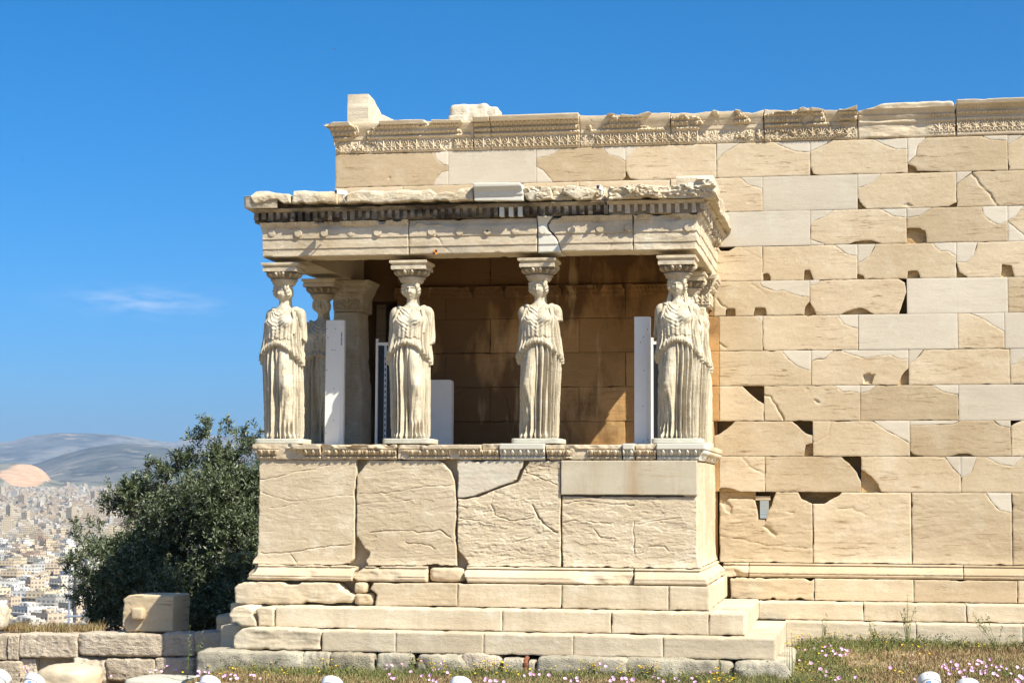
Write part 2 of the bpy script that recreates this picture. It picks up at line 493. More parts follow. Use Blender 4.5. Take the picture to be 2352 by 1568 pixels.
# ---------------------------------------------------------------- materials of the place
def stone(name, c_lo, c_hi, streak=(0.30, 0.20, 0.10), streak_amt=0.5, pale=None, pale_amt=0.0, grain=0.35, scale=1.0, tint=0.12, rough=0.88, pit=0.0, vein_rot=0.05, grime=None, grime_amt=0.0, bumpd=0.012, gmap=(1, 1, .45)):
    wm = lambda c: None if c is None else (c[0], c[1] * 1.006, c[2] * .965)
    c_lo, c_hi, pale = wm(c_lo), wm(c_hi), wm(pale)
    m = NT(name)
    big = m.noise(1.1 * scale, 3, 0.5)
    lay = m.noise(1.0, 5, 0.6, m.mapv((1.1 * scale, 1.1 * scale, 9 * scale), (0, vein_rot, 0)), 0.6)
    col = m.mix(m.ramp(big, [(0.32, 0.0), (0.68, 1.0)]), c_lo, c_hi)
    col = m.mix(m.math('MULTIPLY', m.ramp(lay, [(0.50, 0.0), (0.72, 1.0)]), 0.35), col, tuple(0.82 * x for x in c_lo))
    # broken short streaks of the bedding, ochre-brown
    st = m.noise(1.0, 8, 0.72, m.mapv((2.6 * scale, 2.6 * scale, 34 * scale), (0, vein_rot, 0)), 0.8)
    gate = m.noise(1.7 * scale, 3, 0.5)
    f = m.math('MULTIPLY', m.ramp(st, [(0.55, 0.0), (0.64, 1.0)]), m.ramp(gate, [(0.44, 0.0), (0.60, 1.0)]))
    col = m.mix(m.math('MULTIPLY', f, streak_amt), col, streak)
    if pale:
        pl = m.noise(3.2 * scale, 6, 0.65)
        col = m.mix(m.math('MULTIPLY', m.ramp(pl, [(0.53, 0.0), (0.66, 1.0)]), pale_amt), col, pale)
    if grime:
        g = m.noise(4.5 * scale, 7, 0.7, m.mapv(gmap))
        col = m.mix(m.math('MULTIPLY', m.ramp(g, [(0.52, 0.0), (0.68, 1.0)]), grime_amt), col, grime)
    fine = m.noise(38 * scale, 4, 0.7)
    col = m.mix(grain, col, m.mix(1.0, col, m.ramp(fine, [(0.3, 0.72), (0.7, 1.16)]), 'MULTIPLY'))
    if tint:
        r = m.rand()
        col = m.mix(1.0, col, m.ramp(r, [(0.0, (1 - tint, 1 - 1.15 * tint, 1 - 1.35 * tint)), (0.5, (1, 1, 1)), (1.0, (1 + tint * .4, 1 + .4 * tint, 1 + tint * .5))]), 'MULTIPLY')
    h = m.math('ADD', m.math('MULTIPLY', m.noise(55 * scale, 5, 0.7), 0.5), m.math('MULTIPLY', m.noise(1.0, 6, 0.65, m.mapv((7 * scale, 7 * scale, 26 * scale), (0, vein_rot, 0))), 0.45))
    if pit:
        v = m.n.new("ShaderNodeTexVoronoi"); v.inputs["Scale"].default_value = 26 * scale; m.put(v.inputs["Vector"], m.mapv((1, 1, 1.6)))
        pt = m.ramp(v.outputs[0], [(0.08, 0.0), (0.30, 1.0)])
        gp = m.ramp(m.noise(5 * scale, 3), [(0.45, 0.0), (0.6, 1.0)])
        h = m.math('ADD', h, m.math('MULTIPLY', m.mix(gp, (1, 1, 1), pt), pit))
    m.bump(h, 0.75, bumpd)
    return m.fin(col, rough), m
M = {}
def mk(key, *a, **k): M[key] = stone(key, *a, **k)[0]
mk('old_marble', (0.49, 0.378, 0.25), (0.565, 0.455, 0.325), (0.23, 0.14, 0.065), 0.95, (0.60, 0.515, 0.40), 0.45, 0.35, tint=0.20, bumpd=0.007)
mk('gold_stone', (0.46, 0.31, 0.15), (0.56, 0.40, 0.21), (0.26, 0.16, 0.07), 0.5, (0.60, 0.47, 0.30), 0.4, 0.5, pit=.4, bumpd=.03)
mk('podium_marble', (0.50, 0.398, 0.275), (0.585, 0.485, 0.36), (0.33, 0.24, 0.145), 0.45, (0.68, 0.60, 0.48), 0.6, 0.3, vein_rot=-0.16)
mk('new_marble', (0.53, 0.462, 0.38), (0.605, 0.535, 0.445), (0.42, 0.34, 0.24), 0.5, (0.60, 0.57, 0.50), 0.4, 0.2, tint=0.09, rough=0.7, vein_rot=.35, bumpd=0.006)
mk('white_marble', (0.60, 0.565, 0.50), (0.66, 0.625, 0.56), (0.6, 0.55, 0.47), 0.3, None, 0, 0.12, tint=0.03, rough=0.65, bumpd=0.004)
mk('step_marble', (0.535, 0.44, 0.32), (0.605, 0.52, 0.395), (0.38, 0.29, 0.19), 0.5, (0.66, 0.62, 0.54), 0.4, 0.28, tint=0.1)
mk('veined_marble', (0.46, 0.395, 0.30), (0.55, 0.48, 0.37), (0.36, 0.24, 0.12), 0.5, (0.58, 0.53, 0.45), 0.4, 0.15, tint=0.03, rough=0.55, vein_rot=1.2, bumpd=0.002)
mk('foundation_stone', (0.335, 0.295, 0.225), (0.45, 0.40, 0.315), (0.20, 0.16, 0.11), 0.6, (0.53, 0.49, 0.41), 0.5, 0.5, pit=0.8, tint=0.2, grime=(0.22, 0.20, 0.16), grime_amt=0.45, bumpd=0.03)
mk('pink_stone', (0.45, 0.37, 0.285), (0.56, 0.475, 0.38), (0.30, 0.19, 0.11), 0.5, (0.60, 0.52, 0.44), 0.5, 0.5, pit=1.4, tint=0.16, bumpd=0.05)
mk('statue_marble', (0.50, 0.425, 0.315), (0.59, 0.52, 0.405), (0.36, 0.27, 0.17), 0.35, (0.68, 0.63, 0.55), 0.6, 0.35, scale=2.0, tint=0.04, grime=(0.17, 0.135, 0.095), grime_amt=0.85, gmap=(3.4, 3.4, .30), bumpd=0.016)
mk('cornice_marble', (0.52, 0.42, 0.29), (0.64, 0.55, 0.43), (0.26, 0.18, 0.11), 0.5, (0.70, 0.64, 0.55), 0.7, 0.4, scale=1.6, tint=0.06, grime=(0.24, 0.19, 0.13), grime_amt=0.35, bumpd=0.02)

def washed(key, amt, colr):
    # rust-brown runs washed down a smooth face
    m_ = M[key]; t_ = m_.node_tree; b_ = next(n for n in t_.nodes if n.type == 'BSDF_PRINCIPLED'); lk = b_.inputs["Base Color"].links[0].from_socket
    tc_ = t_.nodes.new("ShaderNodeTexCoord"); mp_ = t_.nodes.new("ShaderNodeMapping"); mp_.inputs["Scale"].default_value = (2.3, 2.3, .22)
    nz_ = t_.nodes.new("ShaderNodeTexNoise"); nz_.inputs["Scale"].default_value = 1.6; nz_.inputs["Detail"].default_value = 5; nz_.inputs["Roughness"].default_value = .6
    rp_ = t_.nodes.new("ShaderNodeValToRGB"); rp_.color_ramp.elements[0].position = .50; rp_.color_ramp.elements[1].position = .66; rp_.color_ramp.elements[1].color = (amt, amt, amt, 1)
    mx_ = t_.nodes.new("ShaderNodeMix"); mx_.data_type = 'RGBA'; mx_.inputs[7].default_value = (*colr, 1)
    t_.links.new(tc_.outputs["Object"], mp_.inputs[0]); t_.links.new(mp_.outputs[0], nz_.inputs["Vector"]); t_.links.new(nz_.outputs[0], rp_.inputs[0])
    t_.links.new(rp_.outputs[0], mx_.inputs[0]); t_.links.new(lk, mx_.inputs[6]); t_.links.new(mx_.outputs[2], b_.inputs["Base Color"])
washed('veined_marble', .75, (0.36, 0.23, 0.115))
washed('step_marble', .35, (0.36, 0.28, 0.19))
# marble of the entablature: cream with black smoke crust
def crust(name, amt, lo=0.40, hi=0.56):
    m_ = stone(name, (0.50, 0.40, 0.28), (0.62, 0.52, 0.40), (0.30, 0.20, 0.11), 0.5, (0.66, 0.60, 0.50), 0.4, 0.4, scale=1.6, tint=0.05, bumpd=0.014)[1]
    base = m_.b.inputs["Base Color"].links[0].from_socket
    s = m_.noise(1.0, 5, 0.6, m_.mapv((0.75, 0.75, 2.0), loc=(3.3, 0, 1)))
    f = m_.math('MULTIPLY', m_.ramp(s, [(lo, 0.0), (hi, 1.0)]), amt)
    m_.put(m_.b.inputs["Base Color"], m_.mix(f, base, (0.045, 0.032, 0.022)))
    M[name] = m_.m
crust('entablature_marble', 0.30, 0.50, 0.70)
crust('crusted_marble', 0.93, 0.34, 0.50)
crust('capital_marble', 0.55, 0.45, 0.60)

# the wall inside the porch: the same marble under an old brown patina, plus painted shade
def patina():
    m_ = stone('shaded_patina_marble', (0.42, 0.235, 0.095), (0.56, 0.345, 0.16), (0.2, 0.1, 0.04), 0.6, (0.50, 0.36, 0.2), 0.25, 0.35, tint=0.16)[1]
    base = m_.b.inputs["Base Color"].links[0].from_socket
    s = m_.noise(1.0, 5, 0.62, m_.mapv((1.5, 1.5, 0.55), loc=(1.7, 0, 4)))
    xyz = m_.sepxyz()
    up = m_.ramp(m_.math('MULTIPLY', m_.math('SUBTRACT', xyz[2], 4.2), 0.6), [(0.0, 0.0), (1.0, 0.30)])  # painted shade: the colour darkens with height towards the ceiling
    lf = m_.ramp(m_.math('MULTIPLY', m_.math('SUBTRACT', -3.2, xyz[0]), 0.35), [(0.0, 0.0), (1.0, 0.27)])  # painted shade again, deepening towards the porch's west end
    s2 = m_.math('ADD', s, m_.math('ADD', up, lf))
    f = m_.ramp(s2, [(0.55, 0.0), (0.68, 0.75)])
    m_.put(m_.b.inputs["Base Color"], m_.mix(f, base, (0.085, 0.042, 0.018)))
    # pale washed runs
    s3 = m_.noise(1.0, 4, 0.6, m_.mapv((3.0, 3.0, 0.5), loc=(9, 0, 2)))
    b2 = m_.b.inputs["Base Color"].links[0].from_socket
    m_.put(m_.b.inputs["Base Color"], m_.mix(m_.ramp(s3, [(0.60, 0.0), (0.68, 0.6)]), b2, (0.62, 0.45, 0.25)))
    M['shaded_patina_marble'] = m_.m
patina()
def plain(name, col, rough=0.5, spec=0.4, metal=0.0, var=0.06, sc=6.0, bump=0.0):
    m = NT(name)
    n = m.noise(sc, 4, 0.6)
    c = m.mix(m.ramp(n, [(0.3, 0.0), (0.7, 1.0)]), tuple(x * (1 - var) for x in col), tuple(min(1, x * (1 + var)) for x in col))
    if bump: m.bump(m.noise(60, 4), 0.4, bump)
    M[name] = m.fin(c, rough, spec, metal); return M[name]
plain('lamp_paint', (0.66, 0.66, 0.65), 0.35, 0.5, 0, 0.03)
plain('white_paint', (0.80, 0.78, 0.73), 0.42, 0.4, 0, 0.03)
plain('panel_paint', (0.82, 0.79, 0.72), 0.5, 0.3, 0, 0.03)
plain('grey_steel', (0.55, 0.56, 0.56), 0.4, 0.5, 0.3)
plain('dark_hole', (0.02, 0.02, 0.02), 0.9, 0.1)
plain('dark_glass', (0.012, 0.013, 0.014), 0.25, 0.5)
plain('blue_glass', (0.16, 0.24, 0.36), 0.1, 0.5)
plain('black_plastic', (0.03, 0.03, 0.03), 0.5)
plain('orange_paint', (0.75, 0.27, 0.04), 0.5)
plain('blue_ink', (0.03, 0.06, 0.25), 0.6)
plain('rusty_iron', (0.22, 0.085, 0.045), 0.85, 0.2, 0.2, 0.4, 30, 0.004)
plain('pipe_metal', (0.42, 0.47, 0.55), 0.4, 0.5, 0.5)
plain('pole_metal', (0.06, 0.065, 0.075), 0.6)
plain('bark', (0.10, 0.075, 0.05), 0.9, 0.2, 0, 0.4, 20, 0.02)

# ---------------------------------------------------------------- levels and planes of the temple
W, PF = 26.0, 22.8                     # the long wall's face and the porch's front face
XR = onY(1602, 1150, PF)[0]             # the porch's east face
XL = onY(594, 1150, PF)[0]              # and its west face
E3, E2, E1, EF = 0.154, 0.60, 0.966, 1.08
zz = lambda y, e, x=1300, Y=PF: onY(x, y, Y - e)[1]
Z_f = zz(1018, 0.09)                    # porch floor, top of the egg-and-dart band
Z_m = zz(1056, 0.02)
Z_ob = zz(1302, 0.05)
Z_bb = zz(1341.5, 0.13)
Z_s3 = zz(1397, E3)
Z_s2 = zz(1452, E2)
Z_s1 = zz(1506, E1)
zx = lambda y, e: onY(1214, y, PF - e)[1]
Z_a0, Z_a1, Z_a2, Z_a3, Z_a4 = zx(579.5, 0), zx(561.5, 0.012), zx(538, 0.024), zx(513, 0.024), zx(498, 0.06)
Z_d0, Z_d1 = zx(496, 0.10), zx(475, 0.12)
Z_c0, Z_c1 = zx(461, 0.28), zx(425, 0.28)
zk0, zk10 = onY(1970, 1129.7, W)[1], onY(1970, 320.6, W)[1]
CH = (zk10 - zk0) / 10
zk = lambda k: zk0 + CH * k
Z_top = onY(1970, 241, W - 0.16)[1]
XWL = onY(770, 400, W)[0]               # the long wall's west end
XWR = 5.2                               # and where we stop building it, well outside the frame
temple = thing('temple', 'ruined cream marble temple with a porch carried by draped stone maidens', 'temple', ((XL + XR) / 2, PF, 0))
TP = Vector(temple.location)
def part(name, parent=None, loc=None):
    o = bpy.data.objects.new(name, None); COL.objects.link(o); o.parent = parent or temple
    WORLD[o.name] = TP if parent is None else Vector((0, 0, 0))
    return o
# an Empty part sits at its thing's base, so its children still carry world coordinates less the temple's place

# ---------------------------------------------------------------- the long wall
def D5(*p): return [(1637.7 + .3444 * u, 592.4 + .3444 * v) for u, v in p]
def D7(*p): return [(1480.9 + .3704 * u, 209.1 + .3704 * v) for u, v in p]
def D4(*p): return [(1620.2 + .3166 * u, 1071.5 + .3166 * v) for u, v in p]
def D6(*p): return [(731.7 + .3259 * u, 200.4 + .3259 * v) for u, v in p]
def DP(*p): return [(522.7 + .26114 * u, 958.2 + .26114 * v) for u, v in p]
def DQ(*p): return [(1027.9 + .361 * u, 1001.8 + .361 * v) for u, v in p]
def DA(*p): return [(557.5 + .26114 * u, 392 + .26114 * v) for u, v in p]
def DB(*p): return [(1045.3 + .28148 * u, 392 + .28148 * v) for u, v in p]
toW = lambda pts, Y=W: [onY(x, y, Y) for x, y in pts]

# the core behind the facing blocks: pieces around the doorway and the small window slot
core = MB()
xs0, xs1 = onY(1741, 1165, W + .1)[0], onY(1764, 1165, W + .1)[0]
zs0, zs1 = onY(1752, 1191, W + .1)[1], onY(1752, 1149, W + .1)[1]
xd0, xd1, zd1 = onY(838, 900, W)[0], onY(912, 900, W)[0], onY(860, 690, W)[1]
yc0, yc1 = W + 0.15, W + 0.65
core.box(XWL + .02, xd0, yc0, yc1, -1.4, zk10)
core.box(xd0, xd1, yc0, yc1, zd1, zk10)
core.box(xd0, xd1, yc0, yc1, -1.4, Z_f - .02)
core.box(xd1, XR, yc0, yc1, -1.4, zk10)
core_e = MB(); ye0 = W + .36; core_e.box(XR, xs0, ye0, yc1, -1.4, zk10)
core_e.box(xs0, xs1, ye0, yc1, -1.4, zs0)
core_e.box(xs0, xs1, ye0, yc1, zs1, zk10)
core_e.box(xs1, XWR, ye0, yc1, -1.4, zk10)
# the stair niche behind the doorway, closed on every side
core.box(xd0 - .3, xd0, yc1, yc1 + 1.6, Z_f - .2, zd1 + .3)
core.box(xd1, xd1 + .3, yc1, yc1 + 1.6, Z_f - .2, zd1 + .3)
core.box(xd0 - .3, xd1 + .3, yc1 + 1.6, yc1 + 1.8, Z_f - .2, zd1 + .3)
core.box(xd0, xd1, yc1, yc1 + 1.6, zd1, zd1 + .3)
core.box(xd0, xd1, yc1, yc1 + 1.6, Z_f - .3, Z_f - .02)
wall = core.build('wall', M['shaded_patina_marble'], temple, smooth=False)
core_e.build('wall_core', M['gold_stone'], wall, smooth=False)

def block(k, px0, px1, mat='old_marble', cuts=(), cracks=(), pits=(), name='wall_block', **kw):
    """cuts: ('p', points) gives a pale repair piece, ('n', points) breaks the piece away."""
    z0, z1 = zk(k), zk(k + 1)
    xa = px0 if px0 < 20 else Xat(px0, (z0 + z1) / 2, W)
    xb = px1 if px1 < 20 else Xat(px1, (z0 + z1) / 2, W)
    poly = np.array(rect(xa + .0012, xb - .0012, z0 + .0012, z1 - .0012))
    rng = random.Random(int(k * 1000 + px0))
    off = rng.uniform(-.004, .004)
    fr = south(W + off)
    for kind, pts in cuts:
        piece, poly = split(poly, toW(pts))
        if kind == 'p':
            slab('marble_patch', piece, south(W + off + .001), M['new_marble'], wall, depth=.15, edge=.003, wear=.0008, rough=.0005)
        if kind == 'n':
            slab('chipped_hollow', piece, south(W + .075), M['gold_stone'], wall, depth=.2, edge=0, wear=0, rough=.008)
    new = mat == 'new_marble'
    kw.setdefault('edge', .002 if new else .0035); kw.setdefault('wear', .0006 if new else .0042); kw.setdefault('rough', .0006 if new else .0022)
    return slab(name, poly, fr, M[mat], wall, depth=.38 if xa > XR - .4 else .16, cracks=[(toW(c), *a) for c, *a in cracks], pits=[(toW(p), d) for p, d in pits], **kw)
# course 9, below the crown
block(9, 770, 1030, cuts=[('p', D6((810, 465), (830, 510), (880, 545), (915, 552))), ('p', D6((915, 590), (870, 600), (830, 640), (808, 712)))], pits=[(D6((483, 640), (500, 628), (512, 640), (498, 655)), .012), (D6((543, 648), (550, 640), (557, 648), (550, 655)), .01)])
block(9, 1030, 1232, 'new_marble')
block(9, 1232, 1437, cuts=[('p', D6((1530, 497), (1600, 490), (1660, 470), (1712, 440))), ('p', D6((1530, 562), (1580, 585), (1630, 640), (1650, 690))), ('p', D6((2000, 435), (2040, 475), (2110, 490), (2168, 525))), ('n', D6((2070, 672), (2140, 655), (2168, 630)))])
block(9, 1437, 1646, cuts=[('p', D6((2160, 500), (2210, 460), (2250, 420))), ('n', D6((2160, 590), (2195, 640), (2250, 655), (2280, 680)))])
block(9, 1646, 1861, cuts=[('p', D7((440, 435), (480, 390), (530, 360), (590, 330))), ('p', D7((800, 320), (870, 350), (940, 375), (1030, 380)))])
block(9, 1861, 2085, cuts=[('p', D7((1025, 375), (1090, 345), (1165, 312))), ('p', D7((1415, 298), (1480, 330), (1560, 360), (1640, 360))), ('n', D7((1024, 470), (1045, 512), (1085, 540)))])
block(9, 2085, 2315, cuts=[('p', D7((1625, 445), (1680, 400), (1690, 340), (1745, 282))), ('p', D7((2090, 272), (2140, 300), (2260, 308))), ('n', D7((1625, 455), (1675, 470), (1690, 495), (1780, 498), (1850, 505)))])
block(9, 2315, 2560, cuts=[('p', D7((2250, 330), (2300, 305), (2350, 270))), ('n', D7((2250, 440), (2262, 470), (2258, 500)))])
# course 8
for a, b in ((717, 925), (925, 1126), (1126, 1330), (1330, 1540)): block(8, a if a > 760 else XWL, b)
block(8, 1540, 1752, cuts=[('p', D7((590, 540), (640, 580), (735, 606)))], cracks=[(D7((640, 690), (700, 660)), .004, .006)])
block(8, 1752, 1970, 'new_marble', cracks=[(D7((1090, 742), (1130, 700)), .003, .003)])
block(8, 1970, 2197, cuts=[('p', D7((1320, 600), (1380, 585), (1430, 550), (1468, 512))), ('n', D7((1318, 660), (1345, 710), (1380, 745))), ('n', D7((1770, 726), (1880, 716), (1940, 690)))], pits=[(D7((1600, 705), (1630, 695), (1665, 712), (1640, 725)), .012)])
block(8, 2197, 2430, cuts=[('p', D7((1928, 575), (1975, 545), (2035, 495)))], cracks=[(D7((2030, 510), (2090, 590), (2140, 640), (2185, 708)), .006, .02)])
# course 7
for a, b in ((XWL, 1024), (1024, 1228), (1228, 1437), (1437, 1646)): block(7, a, b)
block(7, 1646, 1861, 'new_marble')
block(7, 1861, 2083, cuts=[('p', D7((1025, 830), (1060, 800), (1120, 780), (1175, 738))), ('p', D7((1460, 735), (1540, 775), (1640, 785))), ('p', D7((1024, 920), (1070, 935), (1125, 965))), ('n', D7((1260, 956), (1340, 928), (1400, 925), (1470, 952)))])
block(7, 2083, 2315, cuts=[('p', D7((1625, 785), (1700, 775), (1785, 730))), ('p', D7((2090, 710), (2100, 770), (2160, 815), (2200, 830), (2260, 805))), ('n', D7((1622, 850), (1700, 848), (1742, 870), (1748, 940)))])
block(7, 2315, 2560, cuts=[('p', D7((2248, 800), (2300, 775), (2348, 735))), ('p', D7((2248, 812), (2300, 850), (2348, 890), (2380, 930)))])
# course 6
block(6, 1330, 1540, 'shaded_patina_marble'); block(6, 1126, 1330, 'shaded_patina_marble'); block(6, 912, 1126, 'shaded_patina_marble')
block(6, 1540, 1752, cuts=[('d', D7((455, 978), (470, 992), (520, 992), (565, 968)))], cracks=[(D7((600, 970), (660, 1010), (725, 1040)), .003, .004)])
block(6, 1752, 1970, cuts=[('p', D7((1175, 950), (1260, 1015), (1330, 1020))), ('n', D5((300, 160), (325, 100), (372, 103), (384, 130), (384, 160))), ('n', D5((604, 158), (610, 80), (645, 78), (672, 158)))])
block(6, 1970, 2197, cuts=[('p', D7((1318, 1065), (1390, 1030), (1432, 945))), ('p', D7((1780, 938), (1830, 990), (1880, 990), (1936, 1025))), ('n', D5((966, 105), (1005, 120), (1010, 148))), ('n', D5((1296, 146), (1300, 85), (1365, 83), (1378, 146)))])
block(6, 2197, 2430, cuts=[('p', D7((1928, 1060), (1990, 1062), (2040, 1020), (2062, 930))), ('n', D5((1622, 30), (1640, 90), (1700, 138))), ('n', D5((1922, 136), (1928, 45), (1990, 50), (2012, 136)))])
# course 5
for a, b in ((912, 1024), (1024, 1228), (1228, 1437), (1437, 1640)): block(5, a, b, 'shaded_patina_marble')
block(5, 1640, 1860, cuts=[('p', D5((305, 150), (330, 190), (420, 225), (460, 212), (520, 235), (580, 255), (650, 260))), ('n', D5((86, 396), (90, 340), (145, 338), (152, 396))), ('n', D5((268, 396), (280, 330), (350, 332), (357, 396))), ('n', D5((608, 390), (615, 325), (650, 290)))], cracks=[(D5((245, 165), (300, 205), (360, 245)), .004, .006), (D5((30, 270), (60, 320), (95, 340)), .01, .02)])
block(5, 1860, 2083, cuts=[('p', D5((642, 185), (680, 180), (720, 152))), ('n', D5((642, 300), (665, 328), (690, 388))), ('n', D5((855, 386), (920, 345), (980, 330), (1030, 350), (1072, 386))), ('d', D5((1235, 140), (1280, 165), (1290, 230), (1265, 300), (1240, 388)))])
block(5, 2083, 2315, 'new_marble')
block(5, 2315, 2560)
# course 4
for a, b in ((912, 1126), (1126, 1330), (1330, 1540)): block(4, a, b, 'shaded_patina_marble')
block(4, 1540, 1652, 'shaded_patina_marble')
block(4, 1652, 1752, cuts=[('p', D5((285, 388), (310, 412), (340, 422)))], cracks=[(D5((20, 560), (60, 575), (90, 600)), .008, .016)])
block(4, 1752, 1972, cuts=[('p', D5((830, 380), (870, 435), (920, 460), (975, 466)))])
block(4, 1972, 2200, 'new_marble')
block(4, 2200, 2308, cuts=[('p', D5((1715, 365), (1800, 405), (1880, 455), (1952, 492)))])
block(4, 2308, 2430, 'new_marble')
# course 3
for a, b in ((912, 1024), (1024, 1228), (1228, 1437), (1437, 1652)): block(3, a, b, 'shaded_patina_marble')
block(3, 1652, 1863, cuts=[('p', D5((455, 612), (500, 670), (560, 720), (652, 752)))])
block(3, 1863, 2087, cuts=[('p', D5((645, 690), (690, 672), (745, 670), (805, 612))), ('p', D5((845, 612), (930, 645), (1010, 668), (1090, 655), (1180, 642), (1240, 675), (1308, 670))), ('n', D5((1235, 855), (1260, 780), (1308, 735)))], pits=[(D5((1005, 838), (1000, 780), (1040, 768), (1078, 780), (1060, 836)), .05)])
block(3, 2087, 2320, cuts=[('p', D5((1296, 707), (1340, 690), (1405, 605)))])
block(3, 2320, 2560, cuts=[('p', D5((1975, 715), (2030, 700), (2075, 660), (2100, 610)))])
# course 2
for a, b in ((912, 1126), (1126, 1330), (1330, 1540)): block(2, a, b, 'shaded_patina_marble', cracks=[(D7((0, 0), (1, 1)), .001, 0)] if a != 1126 else [([(1150, 890), (1158, 912), (1166, 935), (1170, 965)], .01, .02)])
block(2, 1540, 1652, 'shaded_patina_marble')
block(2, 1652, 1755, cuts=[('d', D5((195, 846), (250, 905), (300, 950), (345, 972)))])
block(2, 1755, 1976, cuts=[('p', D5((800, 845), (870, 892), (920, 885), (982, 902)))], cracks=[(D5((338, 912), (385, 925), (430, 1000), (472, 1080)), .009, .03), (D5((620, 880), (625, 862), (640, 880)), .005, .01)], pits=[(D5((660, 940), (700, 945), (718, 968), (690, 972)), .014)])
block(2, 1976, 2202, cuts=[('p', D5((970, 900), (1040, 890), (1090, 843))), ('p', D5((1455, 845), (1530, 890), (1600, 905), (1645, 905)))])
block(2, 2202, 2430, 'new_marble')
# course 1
for a, b in ((912, 1024), (1024, 1228), (1228, 1437), (1437, 1640)): block(1, a, b, 'shaded_patina_marble')
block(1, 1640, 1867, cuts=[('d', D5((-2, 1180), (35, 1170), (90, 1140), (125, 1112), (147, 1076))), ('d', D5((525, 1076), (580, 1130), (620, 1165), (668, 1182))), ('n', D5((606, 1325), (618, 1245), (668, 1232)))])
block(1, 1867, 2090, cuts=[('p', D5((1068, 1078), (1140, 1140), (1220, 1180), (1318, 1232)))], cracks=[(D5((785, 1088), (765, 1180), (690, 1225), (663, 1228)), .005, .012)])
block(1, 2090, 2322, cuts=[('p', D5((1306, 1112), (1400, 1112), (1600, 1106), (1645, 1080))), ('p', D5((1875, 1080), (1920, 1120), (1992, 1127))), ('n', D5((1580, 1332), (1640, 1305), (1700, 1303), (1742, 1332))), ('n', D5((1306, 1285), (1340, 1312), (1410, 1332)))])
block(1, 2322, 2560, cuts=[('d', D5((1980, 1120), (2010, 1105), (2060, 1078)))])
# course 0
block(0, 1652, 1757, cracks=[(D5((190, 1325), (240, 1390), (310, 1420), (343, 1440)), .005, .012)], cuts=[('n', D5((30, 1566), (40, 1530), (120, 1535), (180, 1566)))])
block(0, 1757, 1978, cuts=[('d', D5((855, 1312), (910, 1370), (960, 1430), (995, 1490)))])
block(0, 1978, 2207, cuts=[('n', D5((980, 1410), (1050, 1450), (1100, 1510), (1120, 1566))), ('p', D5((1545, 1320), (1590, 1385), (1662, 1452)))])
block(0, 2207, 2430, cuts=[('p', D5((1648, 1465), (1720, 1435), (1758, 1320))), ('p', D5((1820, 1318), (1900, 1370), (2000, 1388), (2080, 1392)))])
block(0, XWL, 1652, 'shaded_patina_marble')

# orthostates: taller slabs with a moulded foot
Z_wo = onY(1970, 1293.4, W - .02)[1]
Z_wb, Z_w3, Z_w2 = (onY(1970, y, W - e)[1] for y, e in ((1328.4, .13), (1380, E3), (1425, E2)))
def rugged(a, f=1.0, vs_=1.0, flare=0.0, z0=0.0):
    sd = random.random() * 50
    def hf(u, v, d):
        lay = ridged(P3(u * 1.6 * f + v * .5, v * 7 * f, sd), 4, int(sd))
        lump = fbm(P3(u * 2.2, v * 3.2, sd + 3), 4, 5)
        h = a * (0.45 * np.sign(lay) * np.abs(lay) ** 1.3 + 0.7 * lump)
        for s_, (fu, fv, n_, am) in enumerate(((.9, 3.2, 4.0, .95), (2.4, 9.0, 3.0, .5))):     # flaked ledges along the bedding
            q = n_ * fbm(P3(u * fu * f + v * .45, v * fv * f - u * .25, sd + 9 + s_), 5, 40 + s_, .58)
            h = h + a * am * (np.floor(q) + sstep(.0, .16, q - np.floor(q)) - q * .35) * .8
        if flare: h = h + flare * np.exp(-np.maximum(v - z0, 0) / .05)
        return h
    return hf
def ortho(px0, px1, cuts=(), cracks=(), pits=(), a=.007):
    zt = zk0 - .002
    xa, xb = onY(px0, 1215, W)[0], onY(px1, 1215, W)[0]
    poly = np.array(rect(xa + .003, xb - .003, Z_wo + .002, zt))
    for kind, pts in cuts:
        piece, poly = split(poly, toW(pts))
        if kind == 'p': slab('marble_patch', piece, south(W), M['new_marble'], wall, depth=.15, edge=.003, wear=.0008, rough=.0005)
        if kind == 'n': slab('chipped_hollow', piece, south(W + .09), M['gold_stone'], wall, depth=.2, edge=0, wear=0, rough=.008)
    slab('orthostate', poly, south(W), M['old_marble'], wall, depth=.38, edge=.006, wear=.006, hf=rugged(a, 1, 1, .03, Z_wo), cracks=[(toW(c), *b) for c, *b in cracks], pits=[(toW(p), d) for p, d in pits])
random.seed(3)
ortho(1652, 1867, cuts=[('d', D4((362, 170), (362, 250), (372, 290), (385, 400), (432, 402), (450, 340), (490, 240), (512, 165))), ('n', D4((85, 265), (180, 228), (345, 235), (366, 242))), ('d', D4((670, 170), (700, 230), (740, 252), (790, 268)))],
      cracks=[(D4((100, 500), (250, 520), (450, 570), (780, 590)), .008, .012), (D4((430, 430), (480, 460), (515, 500)), .03, .03), (D4((520, 320), (640, 330)), .006, .012)], pits=[(D4((110, 260), (160, 250), (200, 290), (190, 340), (150, 330)), .02)])
ortho(1867, 2094, cuts=[('d', D4((772, 268), (860, 268), (940, 220), (990, 172)))], cracks=[(D4((960, 310), (1010, 305), (1060, 300), (1110, 325), (1170, 350)), .006, .014)], a=.004)
ortho(2094, 2325, cuts=[('p', D4((2035, 188), (2080, 260), (2140, 315), (2240, 334)))], a=.004)
ortho(2325, 2560, a=.006)
# the small stones in the window slot, and what closes it far inside
MBs = MB(); a0 = onY(1736, 1140, W + .1); a1 = onY(1770, 1148, W + .1)
MBs.box(a0[0], a1[0], W + .05, W + .35, a1[1], zk0 - .06)
MBs.box(onY(1735, 1200, W)[0], onY(1757, 1200, W)[0], W - .005, W + .14, onY(1750, 1206, W)[1], onY(1750, 1193, W)[1])
MBs.build('slot_lining', M['old_marble'], wall, smooth=False)

